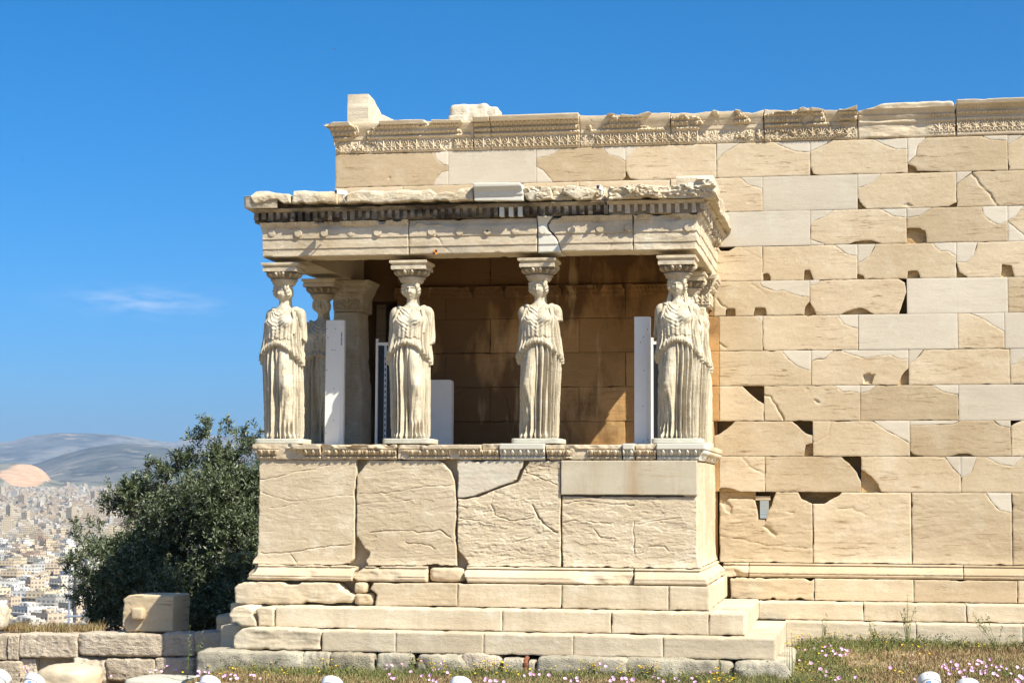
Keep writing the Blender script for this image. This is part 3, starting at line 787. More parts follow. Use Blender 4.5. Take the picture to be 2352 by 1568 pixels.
# moulded base, socle and steps of the long wall
def prof(pts):
    z = [p[0] for p in pts]; h = [p[1] for p in pts]
    return lambda v: np.interp(v, z, h)
def base_profile(zb, zt):
    H = zt - zb
    p = [(zb, .105), (zb + .08 * H, .125), (zb + .22 * H, .13), (zb + .25 * H, .112), (zb + .30 * H, .128), (zb + .40 * H, .125), (zb + .44 * H, .105), (zb + .52 * H, .10), (zb + .75 * H, .045), (zb + .82 * H, .03), (zb + .86 * H, .05), (zt, .045)]
    return prof(p)
def profiled(f, worn=0.0, sd=0, a=.003):
    def hf(u, v, d):
        h = f(v)
        if worn:
            m = sstep(.05, .35, fbm(P3(u * 1.4, v * 2.0, sd), 3, sd) + worn - .5)
            h = h * (1 - m) + m * (np.minimum(h, .075) - .015 + .03 * fbm(P3(u * 5, v * 9, sd), 4, sd + 1))
        return h + a * fbm(P3(u * 6, v * 14, sd), 4, sd + 2)
    return hf
wall_foot = part('wall_foot')
bp = base_profile(Z_wb, Z_wo)
for i, (a, b, wn) in enumerate(((1660, 1720, .9), (1720, 2213, .22), (2213, 2560, .1))):
    xa, xb = onY(a, 1315, W - .1)[0], onY(b, 1315, W - .1)[0]
    slab('base_moulding', rect(xa + .003, xb - .003, Z_wb + .003, Z_wo - .004), south(W), M['old_marble'], wall_foot, depth=.15, edge=.006, res=.012, hf=profiled(bp, wn, 31 + i))
def steprow(name, e, zt, zb, joints, mat, parent, Y=W, depth=.55, wear=.006, a=.003, worn=()):
    for i, (pa, pb) in enumerate(zip(joints[:-1], joints[1:])):
        xa = pa if -20 < pa < 20 else Xat(pa, (zt + zb) / 2, Y - e)
        xb = pb if -20 < pb < 20 else Xat(pb, (zt + zb) / 2, Y - e)
        sd = int(abs(xa * 100)) + int(zt * 100)
        aa = worn[i] if i < len(worn) else a
        def hf(u, v, d, aa=aa, sd=sd):
            return aa * (fbm(P3(u * 3, v * 7, sd), 4, sd) + .5 * ridged(P3(u * 2, v * 10, sd), 3, sd))
        slab(name, rect(xa + .002, xb - .002, zb + .002, zt - .002), south(Y - e), M[mat], parent, depth=depth, edge=.005, wear=wear * (1 + 2 * (aa > .008)), hf=hf, rough=.002)
steprow('socle_block', E3, Z_wb, Z_w3, [1676, 1871, 2099, 2338, 2560], 'old_marble', wall_foot, worn=(.01,))
steprow('step_block', E2, Z_w3, Z_w2, [onY(1709, 1440, PF - E2)[0] + .0, 1984, 2220, 2440, 2600], 'step_marble', wall_foot)
steprow('step_block', E1, Z_w2, Z_s1 - .35, [onY(1778, 1490, PF - E1)[0], 2105, 2350, 2640], 'step_marble', wall_foot, worn=(.006, .006))
# ---------------------------------------------------------------- carved bands
def eggs(u, v, z0, z1, pitch, amp, sd=0, sharp=True):
    """Egg and dart relief between two levels."""
    t = (u / pitch) % 1.0 - .5
    y = (v - z0) / (z1 - z0)
    inside = (y > 0) & (y < 1)
    yy = np.clip(y, 0, 1)
    r = np.sqrt((t / .27) ** 2 + ((yy - .55) / .42) ** 2)
    egg = np.sqrt(np.clip(1 - r * r, 0, 1))
    shell = np.exp(-((r - 1.38) / .16) ** 2) * .55 * (yy > .08)
    dart = np.exp(-((np.abs(t) - .5) / .05) ** 2) * .7 * (1 - yy * .3)
    return np.where(inside, amp * (np.maximum(np.maximum(egg, shell), dart) - .35), 0)
def beads(u, v, z0, z1, pitch, amp):
    y = np.clip((v - (z0 + z1) / 2) / ((z1 - z0) / 2), -1, 1)
    t = (u / pitch) % 1.0
    b = np.sqrt(np.clip(1 - ((t - .35) / .33) ** 2 - y * y, 0, 1))
    d = np.sqrt(np.clip(1 - ((t - .85) / .09) ** 2 - (y * 1.05) ** 2, 0, 1)) * .8
    return amp * np.maximum(b, d)
def anthemion(u, v, z0, z1, period, amp):
    """Palmettes and lotus flowers in turn, over a running scroll."""
    H = z1 - z0; half = period / 2
    n = np.floor(u / half); t = u - (n + .5) * half; pal = (n.astype(np.int64) % 2 == 0)
    y = (v - z0) / H
    cy = z0 + .34 * H
    ang = np.arctan2(t, v - cy); rad = np.hypot(t, v - cy) / H
    # palmette: seven leaves; lotus: three broad petals curling outwards
    out = np.zeros_like(u)
    for k in range(-3, 4):
        a0 = k * .50; L = .60 - .055 * abs(k)
        d = np.abs(ang - a0) * rad
        w_ = .030 + .050 * np.clip(rad / L, 0, 1)
        out = np.where(pal, np.maximum(out, np.clip(1 - (d / w_) ** 2, 0, 1) * (rad < L)), out)
    for k, L, wd in ((0, .62, .085), (-1, .60, .07), (1, .60, .07)):
        a0 = k * (.55 + .55 * np.clip(rad - .25, 0, 1)); d = np.abs(ang - a0) * rad
        out = np.where(pal, out, np.maximum(out, np.clip(1 - (d / wd) ** 2, 0, 1) * (rad < L)))
    for sx in (-1, 1):
        dx, dy = t - sx * half * .27, v - (z0 + .19 * H); rr = np.hypot(dx, dy) / H
        out = np.maximum(out, np.exp(-((rr - .125) / .035) ** 2)); out = np.maximum(out, np.exp(-(rr / .04) ** 2))
    out = np.maximum(out, np.exp(-(t / (.04 * H)) ** 2) * (y < .38) * (y > .02))
    return amp * (out - .25) * (y > 0.01) * (y < .995)

# ---------------------------------------------------------------- the carved crown of the long wall
crown = part('wall_crown')
zc0, zc1 = zk10 + .003, Z_top
HC = zc1 - zc0
def lev(f): return zc0 + f * HC
CRP = prof([(lev(0), .0), (lev(.05), .012), (lev(.44), .012), (lev(.47), .04), (lev(.53), .04), (lev(.55), .022), (lev(.70), .075), (lev(.715), .05), (lev(.73), .06), (lev(.86), .115), (lev(.875), .145), (lev(1), .165)])
def crown_hf(dmg, sd, plainer=0.0):
    def hf(u, v, d):
        h = CRP(v)
        h = h + anthemion(u, v, lev(.05), lev(.44), .245, .032) * (1 - plainer)
        h = h + beads(u, v, lev(.47), lev(.53), .05, .016)
        h = h + eggs(u, v, lev(.55), lev(.70), .066, .048) * (1 - .5 * plainer)
        h = h + eggs(u, v, lev(.73), lev(.86), .066, .048)
        if dmg:
            f = fbm(P3(u * 2.6, v * 4.2, sd), 3, sd) + .28 * vnoise(P3(u * 9, v * 9, sd + 4), sd)
            m = sstep(.02, .05, f + dmg - .42)
            flat = np.minimum(h, .018 + .055 * sstep(lev(.5), lev(.9), v)) - .012
            h = h * (1 - m) + flat * m
            g = np.abs(f + dmg - .42 - .03)
            h = h - .02 * np.exp(-(g / .02) ** 2) * (dmg > .1)
        return h
    return hf
cj = [(752, 1088, .20, 0), (1088, 1127, .0, 0), (1127, 1331, .0, 0), (1331, 1540, .42, 0), (1540, 1755, .62, 0), (1755, 1970, .46, 0)]
for i, (a, b, dm, pl) in enumerate(cj):
    xa, xb = onY(a, 310, W - .05)[0], onY(b, 310, W - .05)[0]
    zt = zc1 + (.0, .012, .02, .0, -.006, .0)[i]
    poly = rect(xa + .003, xb - .003, zc0, zt)
    if i == 0: poly = [(XWL + .01, zc0), (xb - .003, zc0), (xb - .003, zt - .03), (xb - .5, zt - .01), (xb - .9, zt), (XWL - .14, zt), (XWL - .15, lev(.88)), (XWL - .10, lev(.82)), (XWL - .06, lev(.68)), (XWL - .03, lev(.5))]
    if dm > .3:
        rg = np.random.default_rng(i + 5); poly = np.array(poly)
        if i > 0:
            top = [(xb - .003 - (xb - xa) * k / 8, zt - rg.random() * .045 * (rg.random() < .6)) for k in range(1, 8)]
            poly = np.array([(xa + .003, zc0), (xb - .003, zc0), (xb - .003, zt)] + top + [(xa + .003, zt)])
    slab('crown_block', poly, south(W), M['podium_marble'], crown, depth=.55, res=.0095, edge=.006, wear=.006 if dm else .002, rough=.0015, hf=crown_hf(dm, 60 + i), sharp=40)
def worn_crown(u, v, d):
    h = CRP(v) * .9
    m = sstep(0, .25, (u - (xw0 + .95)) + .25 * fbm(P3(u * 3, v * 3, 2), 3, 7))
    h = h + (anthemion(u, v, lev(.12), lev(.47), .245, .02) + eggs(u, v, lev(.60), lev(.70), .075, .035)) * m
    lo = .03 * fbm(P3(u * 2.2, v * 6, 9), 4, 3)
    return h * (.75 + .25 * m) + lo * (1 - m * .8)
xw0, xw1 = onY(1970, 300, W - .08)[0], onY(2197, 300, W - .08)[0]
slab('crown_block', [(xw0 + .004, zc0), (xw1 - .004, zc0), (xw1 - .004, zc1 - .04), (xw1 - .05, zc1 + .02), (xw0 + .9, zc1 + .035), (xw0 + .35, zc1 + .02), (xw0 + .2, zc1 - .03), (xw0 + .004, zc1 - .07)], south(W), M['podium_marble'], crown, depth=.55, res=.0095, edge=.02, wear=.008, hf=worn_crown, sharp=40)
zt8 = onY(2240, 227, W - .16)[1]
def crown8(u, v, d):
    k = (v - zc0) / (zt8 - zc0) * HC + zc0
    h = CRP(k) + anthemion(u, k, lev(.12), lev(.5), .245, .022) + eggs(u, k, lev(.60), lev(.71), .075, .035) + eggs(u, k, lev(.76), lev(.86), .062, .026)
    m = sstep(0, .06, (u - xw1 - 1.0) - (zt8 - v) * 1.3 + .03 * fbm(P3(u * 6, v * 6, 2), 3, 7)) * (v > lev(.6))
    return h - m * .07
slab('crown_block', rect(xw1 + .004, 5.0, zc0, zt8), south(W), M['podium_marble'], crown, depth=.55, res=.0095, edge=.007, wear=.004, hf=crown8, sharp=40)
# the bed of the wall top behind the crown
cb = MB(); cb.box(XWL + .03, XWR, W + .1, W + .62, zk10 - .05, zc1 - .06); cb.build('wall_bed', M['old_marble'], crown, smooth=False)

# loose stones lying on the wall top
def wedge():
    x0, x1 = onY(798, 250, W - .02)[0], onY(848, 250, W - .02)[0]
    zb = zc1 - .005; zt = onY(820, 216, W - .02)[1]
    yb = W + 1.7; zbk = onY(918, 279, yb)[1]
    y0 = W - .02
    pr = [(y0, zb), (yb, zb), (yb, max(zbk, zb + .03)), (y0 + .75, zb + (zt - zb) * .66), (y0 + .3, zt - .03), (y0, zt)]
    n = 30
    poly = np.array(pr)
    fr = Frame((x1 - (x0 + x1) / 2, -y0, -zb), (0, 1, 0), (0, 0, 1), (1, 0, 0))
    me = slab_mesh('cut_block', poly, fr, M['foundation_pale'], depth=x1 - x0, res=.02, edge=.012, wear=.006, rough=.004, back=True)
    # a rough tooled front skin
    V, Fs = [], []
    o = solo('cut_block', me, ((x0 + x1) / 2, y0, zb), 'pale square block with a sloping back standing on the wall top at its end', 'stone block')
    return o
mk('foundation_pale', (0.53, 0.45, 0.35), (0.62, 0.55, 0.45), (0.36, 0.28, 0.19), 0.4, (0.64, 0.60, 0.52), 0.5, 0.5, pit=.5, tint=.05, bumpd=.03)
wedge()
# beneath the sloping tail: the cross wall it stands on
cw = MB(); cw.box(XWL + .02, XWL + .62, W + .62, W + 1.78, -1.4, zc1 - .01); cw.build('cross_wall', M['old_marble'], temple, smooth=False)
def topz(px, py, Y): return onY(px, py, Y)
for (a, b, ty, by, yy, dp, sd, lab, rg) in ((1033, 1080, 238, 270, W + .15, .45, 4, 'squarish grey-cream rubble stone at the left of the heap on the wall top', .10),
                                  (1066, 1122, 237, 274, W + .18, .5, 9, 'lumpy cream rubble stone in the middle of the heap on the wall top', .16),
                                  (1112, 1143, 245, 277, W + .20, .4, 14, 'tall narrow rubble stone at the right of the heap on the wall top', .10),
                                  (1028, 1070, 265, 275, W - .02, .25, 21, 'thin flat stone flake lying before the rubble heap on the wall top', .1)):
    xa, z1 = onY(a, ty, yy); xb, _ = onY(b, ty, yy)
    rock_solo('rubble_stone', xa, xb, yy, yy + dp, zc1 - .03, z1, M['foundation_pale'], lab, 'rubble stone', 'rubble stones on the wall top', n=14, seed=sd, rough=rg, power=6)

# ---------------------------------------------------------------- the podium of the porch
podium = part('porch_podium')
pc = MB()
pc.box(XL + .12, XR - .12, PF + .14, W + .12, -1.2, Z_f - .012)
pc.build('podium_core', M['podium_marble'], podium, smooth=False)
fl = MB()
nx = 5
for i in range(nx):
    for j in range(3):
        xa = XL + .1 + (XR - XL - .2) * i / nx; xb = XL + .1 + (XR - XL - .2) * (i + 1) / nx
        ya = PF + .35 + (W - PF - .37) * j / 3; yb = PF + .35 + (W - PF - .37) * (j + 1) / 3
        fl.box(xa + .003, xb - .003, ya + .003, yb - .003, Z_f - .02, Z_f - .002)
fl.build('floor_slabs', M['step_marble'], podium, smooth=False)
toP = lambda pts, e=0.0: [onY(x, y, PF - e) for x, y in pts]
def pslab(pts, a=.006, mat='podium_marble', e=0.0, flare=.03, sd=1, f=1.0, edge=.010, name='podium_slab', **k):
    random.seed(sd)
    k['cracks'] = [(toP(c), *b) for c, *b in k.get('cracks', ())]
    k['pits'] = [(toP(p), d) for p, d in k.get('pits', ())]
    k.setdefault('res', .0085)
    return slab(name, toP(pts), south(PF - e), M[mat], podium, depth=.16 + e, edge=edge, wear=k.pop('wear', .008), hf=rugged(a, f, 1, flare, Z_ob) if a else None, **k)
pslab(DP((278, 366), (700, 368), (1132, 370), (1136, 480), (1126, 560), (1122, 700), (1120, 1000), (1118, 1100), (1108, 1240), (1080, 1290), (960, 1297), (500, 1296), (222, 1285), (228, 1250), (258, 1210), (268, 1000), (272, 700)), .003, sd=2,
      cracks=[(DP((282, 548), (420, 530), (600, 470), (760, 455), (900, 420)), .006, .012), (DP((300, 660), (560, 740), (860, 700), (1110, 680)), .006, .009), (DP((290, 1190), (430, 1195), (560, 1190), (760, 1150), (1090, 1110)), .008, .018), (DP((370, 800), (500, 780), (640, 750)), .005, .008), (DP((560, 1210), (620, 1290)), .008, .012)])
pslab(DP((1140, 500), (1175, 470), (1230, 385), (1250, 374), (1850, 378), (1900, 400), (1960, 470), (1995, 560), (2004, 640), (2008, 700), (2014, 740), (2012, 1050), (2002, 1080), (2014, 1140), (2014, 1303), (1240, 1303), (1215, 1260), (1235, 1190), (1190, 1130), (1150, 1060), (1132, 1040), (1130, 700)), .0055, sd=8, f=1.2,
      cracks=[(DP((1160, 670), (1300, 668), (1500, 650), (1700, 610), (1990, 600)), .007, .012), (DP((1250, 1010), (1400, 1000), (1560, 990), (1720, 1010), (1860, 990), (1960, 1060)), .009, .02), (DP((1140, 760), (1400, 745), (1650, 720)), .006, .008), (DP((1560, 1100), (1690, 1110), (1830, 1150)), .007, .014)])
pslab(DQ((60, 152), (484, 152), (478, 190), (440, 282), (300, 330), (180, 376), (100, 392), (62, 388)), .002, 'new_marble', e=.012, flare=0, sd=3, edge=.008)
pslab(DQ((66, 396), (110, 398), (190, 384), (310, 338), (448, 290), (490, 195), (524, 156), (720, 152), (722, 828), (100, 828), (140, 818), (100, 760), (64, 720), (64, 560)), .0095, sd=12, f=1.5,
      cracks=[(DQ((470, 170), (500, 230), (560, 255), (700, 310)), .008, .02), (DQ((545, 440), (580, 520), (640, 580), (700, 610)), .014, .035), (DQ((280, 440), (300, 500), (430, 540), (540, 520)), .008, .02), (DQ((80, 520), (200, 540), (300, 560)), .008, .015), (DQ((300, 360), (275, 430), (300, 470)), .006, .012), (DQ((370, 680), (480, 660), (540, 640)), .01, .02)])
pslab(DQ((725, 153), (1590, 153), (1590, 374), (725, 370)), .0, 'veined_marble', e=.035, flare=0, sd=3, edge=.004, wear=.001, rough=.0004)
pslab(DQ((728, 378), (1560, 384), (1588, 392), (1590, 770), (1618, 836), (1610, 842), (1300, 838), (735, 830), (726, 700)), .0075, sd=20, f=1.3,
      cracks=[(DQ((735, 550), (800, 530), (900, 540), (1040, 560)), .008, .018), (DQ((1190, 540), (1180, 600), (1190, 660), (1185, 750)), .006, .016), (DQ((930, 590), (970, 640), (1060, 650)), .008, .018), (DQ((1190, 750), (1260, 740), (1280, 700), (1380, 700), (1410, 740)), .006, .014), (DQ((1210, 560), (1350, 530), (1480, 520)), .007, .012), (DQ((740, 430), (860, 410), (1000, 425), (1180, 440)), .009, .018)])
# east and west faces of the podium
ew = W - .16
for X, fr, nm in ((XR, east, 'east'), (XL, west, 'west')):
    ys = [PF + .004, PF + 1.15, W - .25]
    for i in range(2):
        random.seed(i + 40)
        slab('podium_slab', rect(ys[i] + .003, ys[i + 1] - .003, Z_ob + .003, Z_m - .002), fr(X - (0.004 if X > -4 else -.004)), M['podium_marble'], podium, depth=.16, edge=.012, wear=.006, hf=rugged(.004, 1, 1, .04, Z_ob))
# egg-and-dart band round the podium's top
def band_profile(z0, z1):
    H = z1 - z0
    return prof([(z0, .015), (z0 + .10 * H, .02), (z0 + .16 * H, .03), (z0 + .20 * H, .03), (z0 + .22 * H, .02), (z0 + .62 * H, .075), (z0 + .66 * H, .09), (z1, .095)])
bq = band_profile(Z_m, Z_f)
HB = Z_f - Z_m
def band_hf(dmg, sd, white=False):
    def hf(u, v, d):
        h = bq(v) + eggs(u, v, Z_m + .2 * HB, Z_m + .66 * HB, .098, .045) + beads(u, v, Z_m + .05 * HB, Z_m + .18 * HB, .055, .016)
        if dmg:
            f = fbm(P3(u * 2.2, v * 6, sd), 4, sd)
            m = sstep(.0, .2, f + dmg - .4) * (v > Z_m + .6 * HB)
            h = h - m * (.05 + .02 * fbm(P3(u * 9, v * 12, sd), 3, sd))
            m2 = sstep(.1, .2, vnoise(P3(u * 4.5, v * 2, sd + 9), sd + 2) + dmg - .62) * (v < Z_m + .7 * HB)
            h = h * (1 - m2) + m2 * (.03 + .01 * fbm(P3(u * 9, v * 12, sd), 3, sd))
        return h
    return hf
band = part('egg_and_dart_band')
def bx(p): return onY(p, 1037, PF - .06)[0]
bands = [(592, 737, .45, 'podium_marble'), (737, 909, .35, 'podium_marble'), (909, 1106, .30, 'podium_marble'), (1106, 1147, .4, 'podium_marble'), (1147, 1251, 0, 'white_marble'), (1252, 1429, .62, 'podium_marble'), (1430, 1457, 0, 'white_marble'), (1458, 1508, .55, 'podium_marble'), (1508, 1620, 0, 'white_marble')]
for i, (a, b, dm, mt) in enumerate(bands):
    xa, xb = bx(a), bx(b)
    zt = Z_f - (0 if not dm else .006 * (i % 3))
    if i == 0: poly = [(XL + .01, Z_m), (xb - .004, Z_m), (xb - .004, zt), (XL - .04, zt), (XL - .09, zt - .03), (XL - .05, Z_m + .45 * HB), (XL - .02, Z_m + .2 * HB)]
    elif i == 8: poly = [(xa + .001, Z_m), (XR + .02, Z_m), (XR + .03, Z_m + .2 * HB), (XR + .075, Z_m + .64 * HB), (XR + .095, Z_m + .68 * HB), (XR + .095, zt), (xa + .001, zt)]
    else: poly = rect(xa + .003, xb - .003, Z_m, zt)
    slab('band_block', poly, south(PF), M[mt], band, depth=.4, res=.0095, edge=.004, wear=.008 if dm else .001, rough=.002 if dm else .0004, hf=band_hf(dm, 80 + i), sharp=40)
eb = prof([(Z_m, .015), (Z_m + .16 * HB, .03), (Z_m + .22 * HB, .02), (Z_m + .62 * HB, .075), (Z_m + .66 * HB, .09), (Z_f, .095)])
for X, fr in ((XR, east), (XL, west)):
    def hfe(u, v, d): return bq(v) + eggs(u, v, Z_m + .2 * HB, Z_m + .66 * HB, .098, .045)
    slab('band_block', rect(PF + .0, PF + .9, Z_m, Z_f - .003), fr(X), M['white_marble' if X > -4 else 'podium_marble'], band, depth=.4, res=.012, edge=.004, wear=.002, hf=hfe, sharp=40)
    slab('band_block', rect(PF + .905, W - .2, Z_m, Z_f - .003), fr(X), M['podium_marble'], band, depth=.4, res=.012, edge=.006, wear=.008, hf=hfe, sharp=40)
# moulded base of the podium
bpp = base_profile(Z_bb, Z_ob)
foot = part('podium_foot')
def fx(p): return onY(p, 1320, PF - .12)[0]
for i, (a, b, wn) in enumerate(((566, 808, .95), (809, 979, .95), (1074, 1453, .30), (1454, 1625, .05))):
    xa, xb = fx(a), fx(b)
    if i == 0: poly = [(xa, Z_bb + .02), (xa + .02, Z_bb), (xb, Z_bb + .003), (xb + .01, Z_bb + .1), (xb + .04, Z_ob - .03), (xb - .1, Z_ob - .004), (xa + .12, Z_ob - .004), (xa + .10, Z_ob - .09)]
    elif i == 1: poly = [(xa, Z_bb + .05), (xa + .05, Z_bb), (xb, Z_bb + .003), (xb, Z_ob - .004), (xa + .15, Z_ob - .01), (xa + .05, Z_ob - .08)]
    elif i == 2: poly = [(xa, Z_bb + .003), (xb, Z_bb + .003), (xb, Z_ob - .004), (xa - .03, Z_ob - .004), (xa - .06, Z_ob - .08)]
    else: poly = [(xa + .006, Z_bb + .003), (XR + .12, Z_bb + .003), (XR + .13, Z_bb + .06), (XR + .10, Z_bb + .11), (XR + .04, Z_ob - .06), (XR + .045, Z_ob - .004), (xa + .006, Z_ob - .004)]
    slab('base_moulding', poly, south(PF), M['podium_marble'], foot, depth=.25, res=.011, edge=.012, wear=.010 if wn > .5 else .004, hf=profiled(bpp, wn, 90 + i))
rock('broken_stone', fx(981), fx(1066), PF - .05, PF + .3, Z_bb + .0, Z_ob - .02, M['old_marble'], foot, n=16, seed=3, rough=.14, power=5)
slab('base_moulding', rect(PF + .01, W - .2, Z_bb + .003, Z_ob - .004), east(XR), M['podium_marble'], foot, depth=.25, res=.014, edge=.01, wear=.006, hf=profiled(bpp, .3, 120))
slab('base_moulding', rect(PF + .01, W - .2, Z_bb + .003, Z_ob - .004), west(XL), M['podium_marble'], foot, depth=.25, res=.02, edge=.01, wear=.006, hf=profiled(bpp, .6, 121))

# socle and steps of the porch
steps = part('porch_steps')
def prow(name, e, zt, zb, pieces, depth):
    """pieces: (px left, px right, material, roughness, optional outline in pixels)"""
    for i, (a, b, mt, aa, *ol) in enumerate(pieces):
        xa = Xat(a, (zt + zb) / 2, PF - e) if a else None
        xb = Xat(b, (zt + zb) / 2, PF - e) if b < 5000 else XR + e
        poly = toP(ol[0], e) if ol and ol[0] else rect(xa + .002, xb - .002, zb + .002, zt - .002)
        sd = i * 13 + int(e * 100)
        def hf(u, v, d, aa=aa, sd=sd): return aa * (fbm(P3(u * 3, v * 6, sd), 4, sd) + .6 * ridged(P3(u * 1.8, v * 9, sd), 4, sd))
        slab(name, poly, south(PF - e), M[mt], steps, depth=depth, edge=.02 if aa > .012 else .006, wear=.012 if aa > .012 else .005, hf=hf, rough=.002)
def RS(*p): return [((500 + u / 2.94) * .8711, (1450 + v / 2.94) * .8711) for u, v in p]
prow('socle_block', E3, Z_bb, Z_s3, [
    (537, 815, 'podium_marble', .022, RS((342, 290), (370, 262), (410, 244), (1150, 250), (1190, 300), (1250, 335), (1290, 350), (1250, 412), (1050, 415), (900, 400), (860, 420), (345, 420))),
    (862, 1050, 'podium_marble', .010, RS((1400, 300), (1425, 252), (2076, 256), (2076, 434), (1440, 432), (1440, 400), (1450, 340))),
    (1051, 1290, 'podium_marble', .006), (1291, 1536, 'step_marble', .005), (1537, 9999, 'step_marble', .006)], .5)
rock('broken_stone', *[onY(p, 1350, PF)[0] for p in (818, 847)], PF - .12, PF + .15, onY(830, 1361, PF - .1)[1], Z_bb - .01, M['old_marble'], steps, n=12, seed=11, rough=.12)
rock('broken_stone', *[onY(p, 1350, PF)[0] for p in (820, 864)], PF - .14, PF + .15, Z_s3 + .005, onY(830, 1362, PF - .1)[1], M['old_marble'], steps, n=12, seed=17, rough=.14)
prow('step_block', E2, Z_s3, Z_s2, [
    (525, 600, 'step_marble', .016, RS((300, 500), (330, 450), (370, 432), (460, 436), (492, 470), (490, 510), (520, 560), (522, 592), (380, 592), (320, 560))),
    (580, 631, 'step_marble', .016, RS((497, 470), (520, 440), (640, 440), (658, 470), (658, 594), (530, 592), (525, 550))),
    (632, 1154, 'step_marble', .002), (1154, 1404, 'step_marble', .003), (1404, 1628, 'step_marble', .004), (1628, 9999, 'step_marble', .006)], 1.0)
prow('step_block', E1, Z_s2, Z_s1, [
    (535, 738, 'step_marble', .02, RS((334, 660), (400, 606), (600, 602), (1020, 625), (1024, 640), (1010, 690), (1020, 770), (900, 776), (335, 772))),
    (739, 909, 'step_marble', .002), (909, 1111, 'step_marble', .003), (1111, 1317, 'step_marble', .003), (1317, 1523, 'step_marble', .002), (1523, 9999, 'step_marble', .005)], 1.0)
# east flanks of the steps, back to the long wall
for e, zt, zb, js, nm in ((E3, Z_bb, Z_s3, (PF - E3 + .5, W - .2), 'socle_block'), (E2, Z_s3, Z_s2, (PF - E2 + 1.0, 24.6, W - E2), 'step_block'), (E1, Z_s2, Z_s1 - .3, (PF - E1 + 1.0, 24.0, W - E1), 'step_block')):
    for a, b in zip(js[:-1], js[1:]):
        sd = int(a * 10)
        def hf(u, v, d, sd=sd): return .004 * fbm(P3(u * 3, v * 6, sd), 4, sd)
        slab(nm, rect(a + .003, b - .003, zb + .002, zt - .003), east(XR + e), M['step_marble'], steps, depth=1.0, edge=.012, wear=.006, hf=hf)
    slab(nm, rect(PF - e + .6, W - .2, zb + .002, zt - .003), west(XL - min(e, .35)), M['step_marble'], steps, depth=.6, edge=.012, wear=.006)
stc = MB()
stc.box(XL - .1, XR + .3, PF - .2, W - .3, -1.4, Z_s3 - .03)
stc.box(XL - .1, XR + .5, PF - .4, W - .6, -1.4, Z_s2 - .05)
stc.build('step_core', M['foundation_stone'], steps, smooth=False)
# rough foundation course
found = part('foundation')
def RF(*p): return RS(*p)
fz = Z_s1 - .003
fy = PF - EF
def frock(pa, pb, ytop, sd, rg=.07, mat='foundation_stone', ey=0.0, pw=7, dz=0, fine=.035):
    xa, z1 = onY(pa, ytop, fy - ey); xb, _ = onY(pb, ytop, fy - ey)
    rock('foundation_block', xa, xb, fy - ey, fy + .45, -.45 + dz, min(z1, fz), M[mat], found, n=34, seed=sd, rough=rg, power=pw + 5, fine=fine)
frock(450, 691, 1494, 1, .05, ey=.08, pw=10)
frock(693, 757, 1497, 2, .06); frock(756, 860, 1499, 3, .08); frock(864, 947, 1499, 4, .06)
frock(956, 1070, 1500, 5, .12, ey=.03); frock(1060, 1152, 1502, 6, .14, 'pink_stone')
frock(1154, 1204, 1512, 7, .06, ey=.05); frock(1213, 1228, 1516, 8, .06)
frock(1233, 1440, 1508, 9, .05, ey=.04, pw=9); frock(1430, 1685, 1512, 10, .08, ey=.04, pw=9); frock(1686, 1815, 1512, 12, .09, ey=.10, pw=7)
def erock(y0, y1, sd): rock('foundation_block', XR + .6, XR + EF + .06, y0, y1, -.4, fz - .02, M['foundation_stone'], found, n=20, seed=sd, rough=.08, power=8)
erock(fy + .46, fy + 1.3, 21); erock(fy + 1.32, fy + 2.5, 22)
rp = MB()
x_, z_ = onY(1207, 1512, fy - .02)
rp.tube([(x_, fy - .03, -.3), (x_, fy - .03, z_ - .06), (x_, fy - .02, z_ - .02), (x_, fy + .1, z_)], .028, 12)
rp.tube([(x_, fy - .03, z_ - .075), (x_, fy - .03, z_ - .045)], .036, 12)
solo('drain_pipe', rp.mesh('drain_pipe', M['rusty_iron']), (0, 0, 0), 'short rusty iron pipe standing between two foundation stones under the steps', 'pipe')
# ---------------------------------------------------------------- entablature of the porch
ent = part('porch_entablature')
AP = prof([(Z_a0, 0), (Z_a1 - .001, 0), (Z_a1, .012), (Z_a2 - .001, .012), (Z_a2, .024), (Z_a3 - .004, .024), (Z_a3, .034), (Z_a3 + .012, .034), (Z_a4 - .012, .068), (Z_a4 - .01, .082), (Z_a4, .085)])
def arch_hf(a, sd, ov=1.0, dmg=0.0):
    def hf(u, v, d):
        h = AP(v) + ov * eggs(u, v, Z_a3 + .012, Z_a4 - .01, .045, .018)
        if dmg:
            f = fbm(P3(u * 2.6, v * 5, sd), 4, sd)
            m = sstep(.0, .1, f + dmg - .4) * sstep(Z_a3 - .03, Z_a3 + .02, v)
            h = h * (1 - m) + m * (.0 + .014 * fbm(P3(u * 7, v * 9, sd), 3, sd))
        return h + a * (fbm(P3(u * 4, v * 10, sd), 4, sd) + .5 * ridged(P3(u * 2, v * 12, sd), 3, sd))
    return hf
def ax(p): return onY(p, 545, PF)[0]
SEE = [(XR, Z_a0), (XR, Z_a1), (XR + .012, Z_a1 + .001), (XR + .012, Z_a2), (XR + .024, Z_a2 + .001), (XR + .024, Z_a3), (XR + .034, Z_a3 + .001), (XR + .08, Z_a4)]
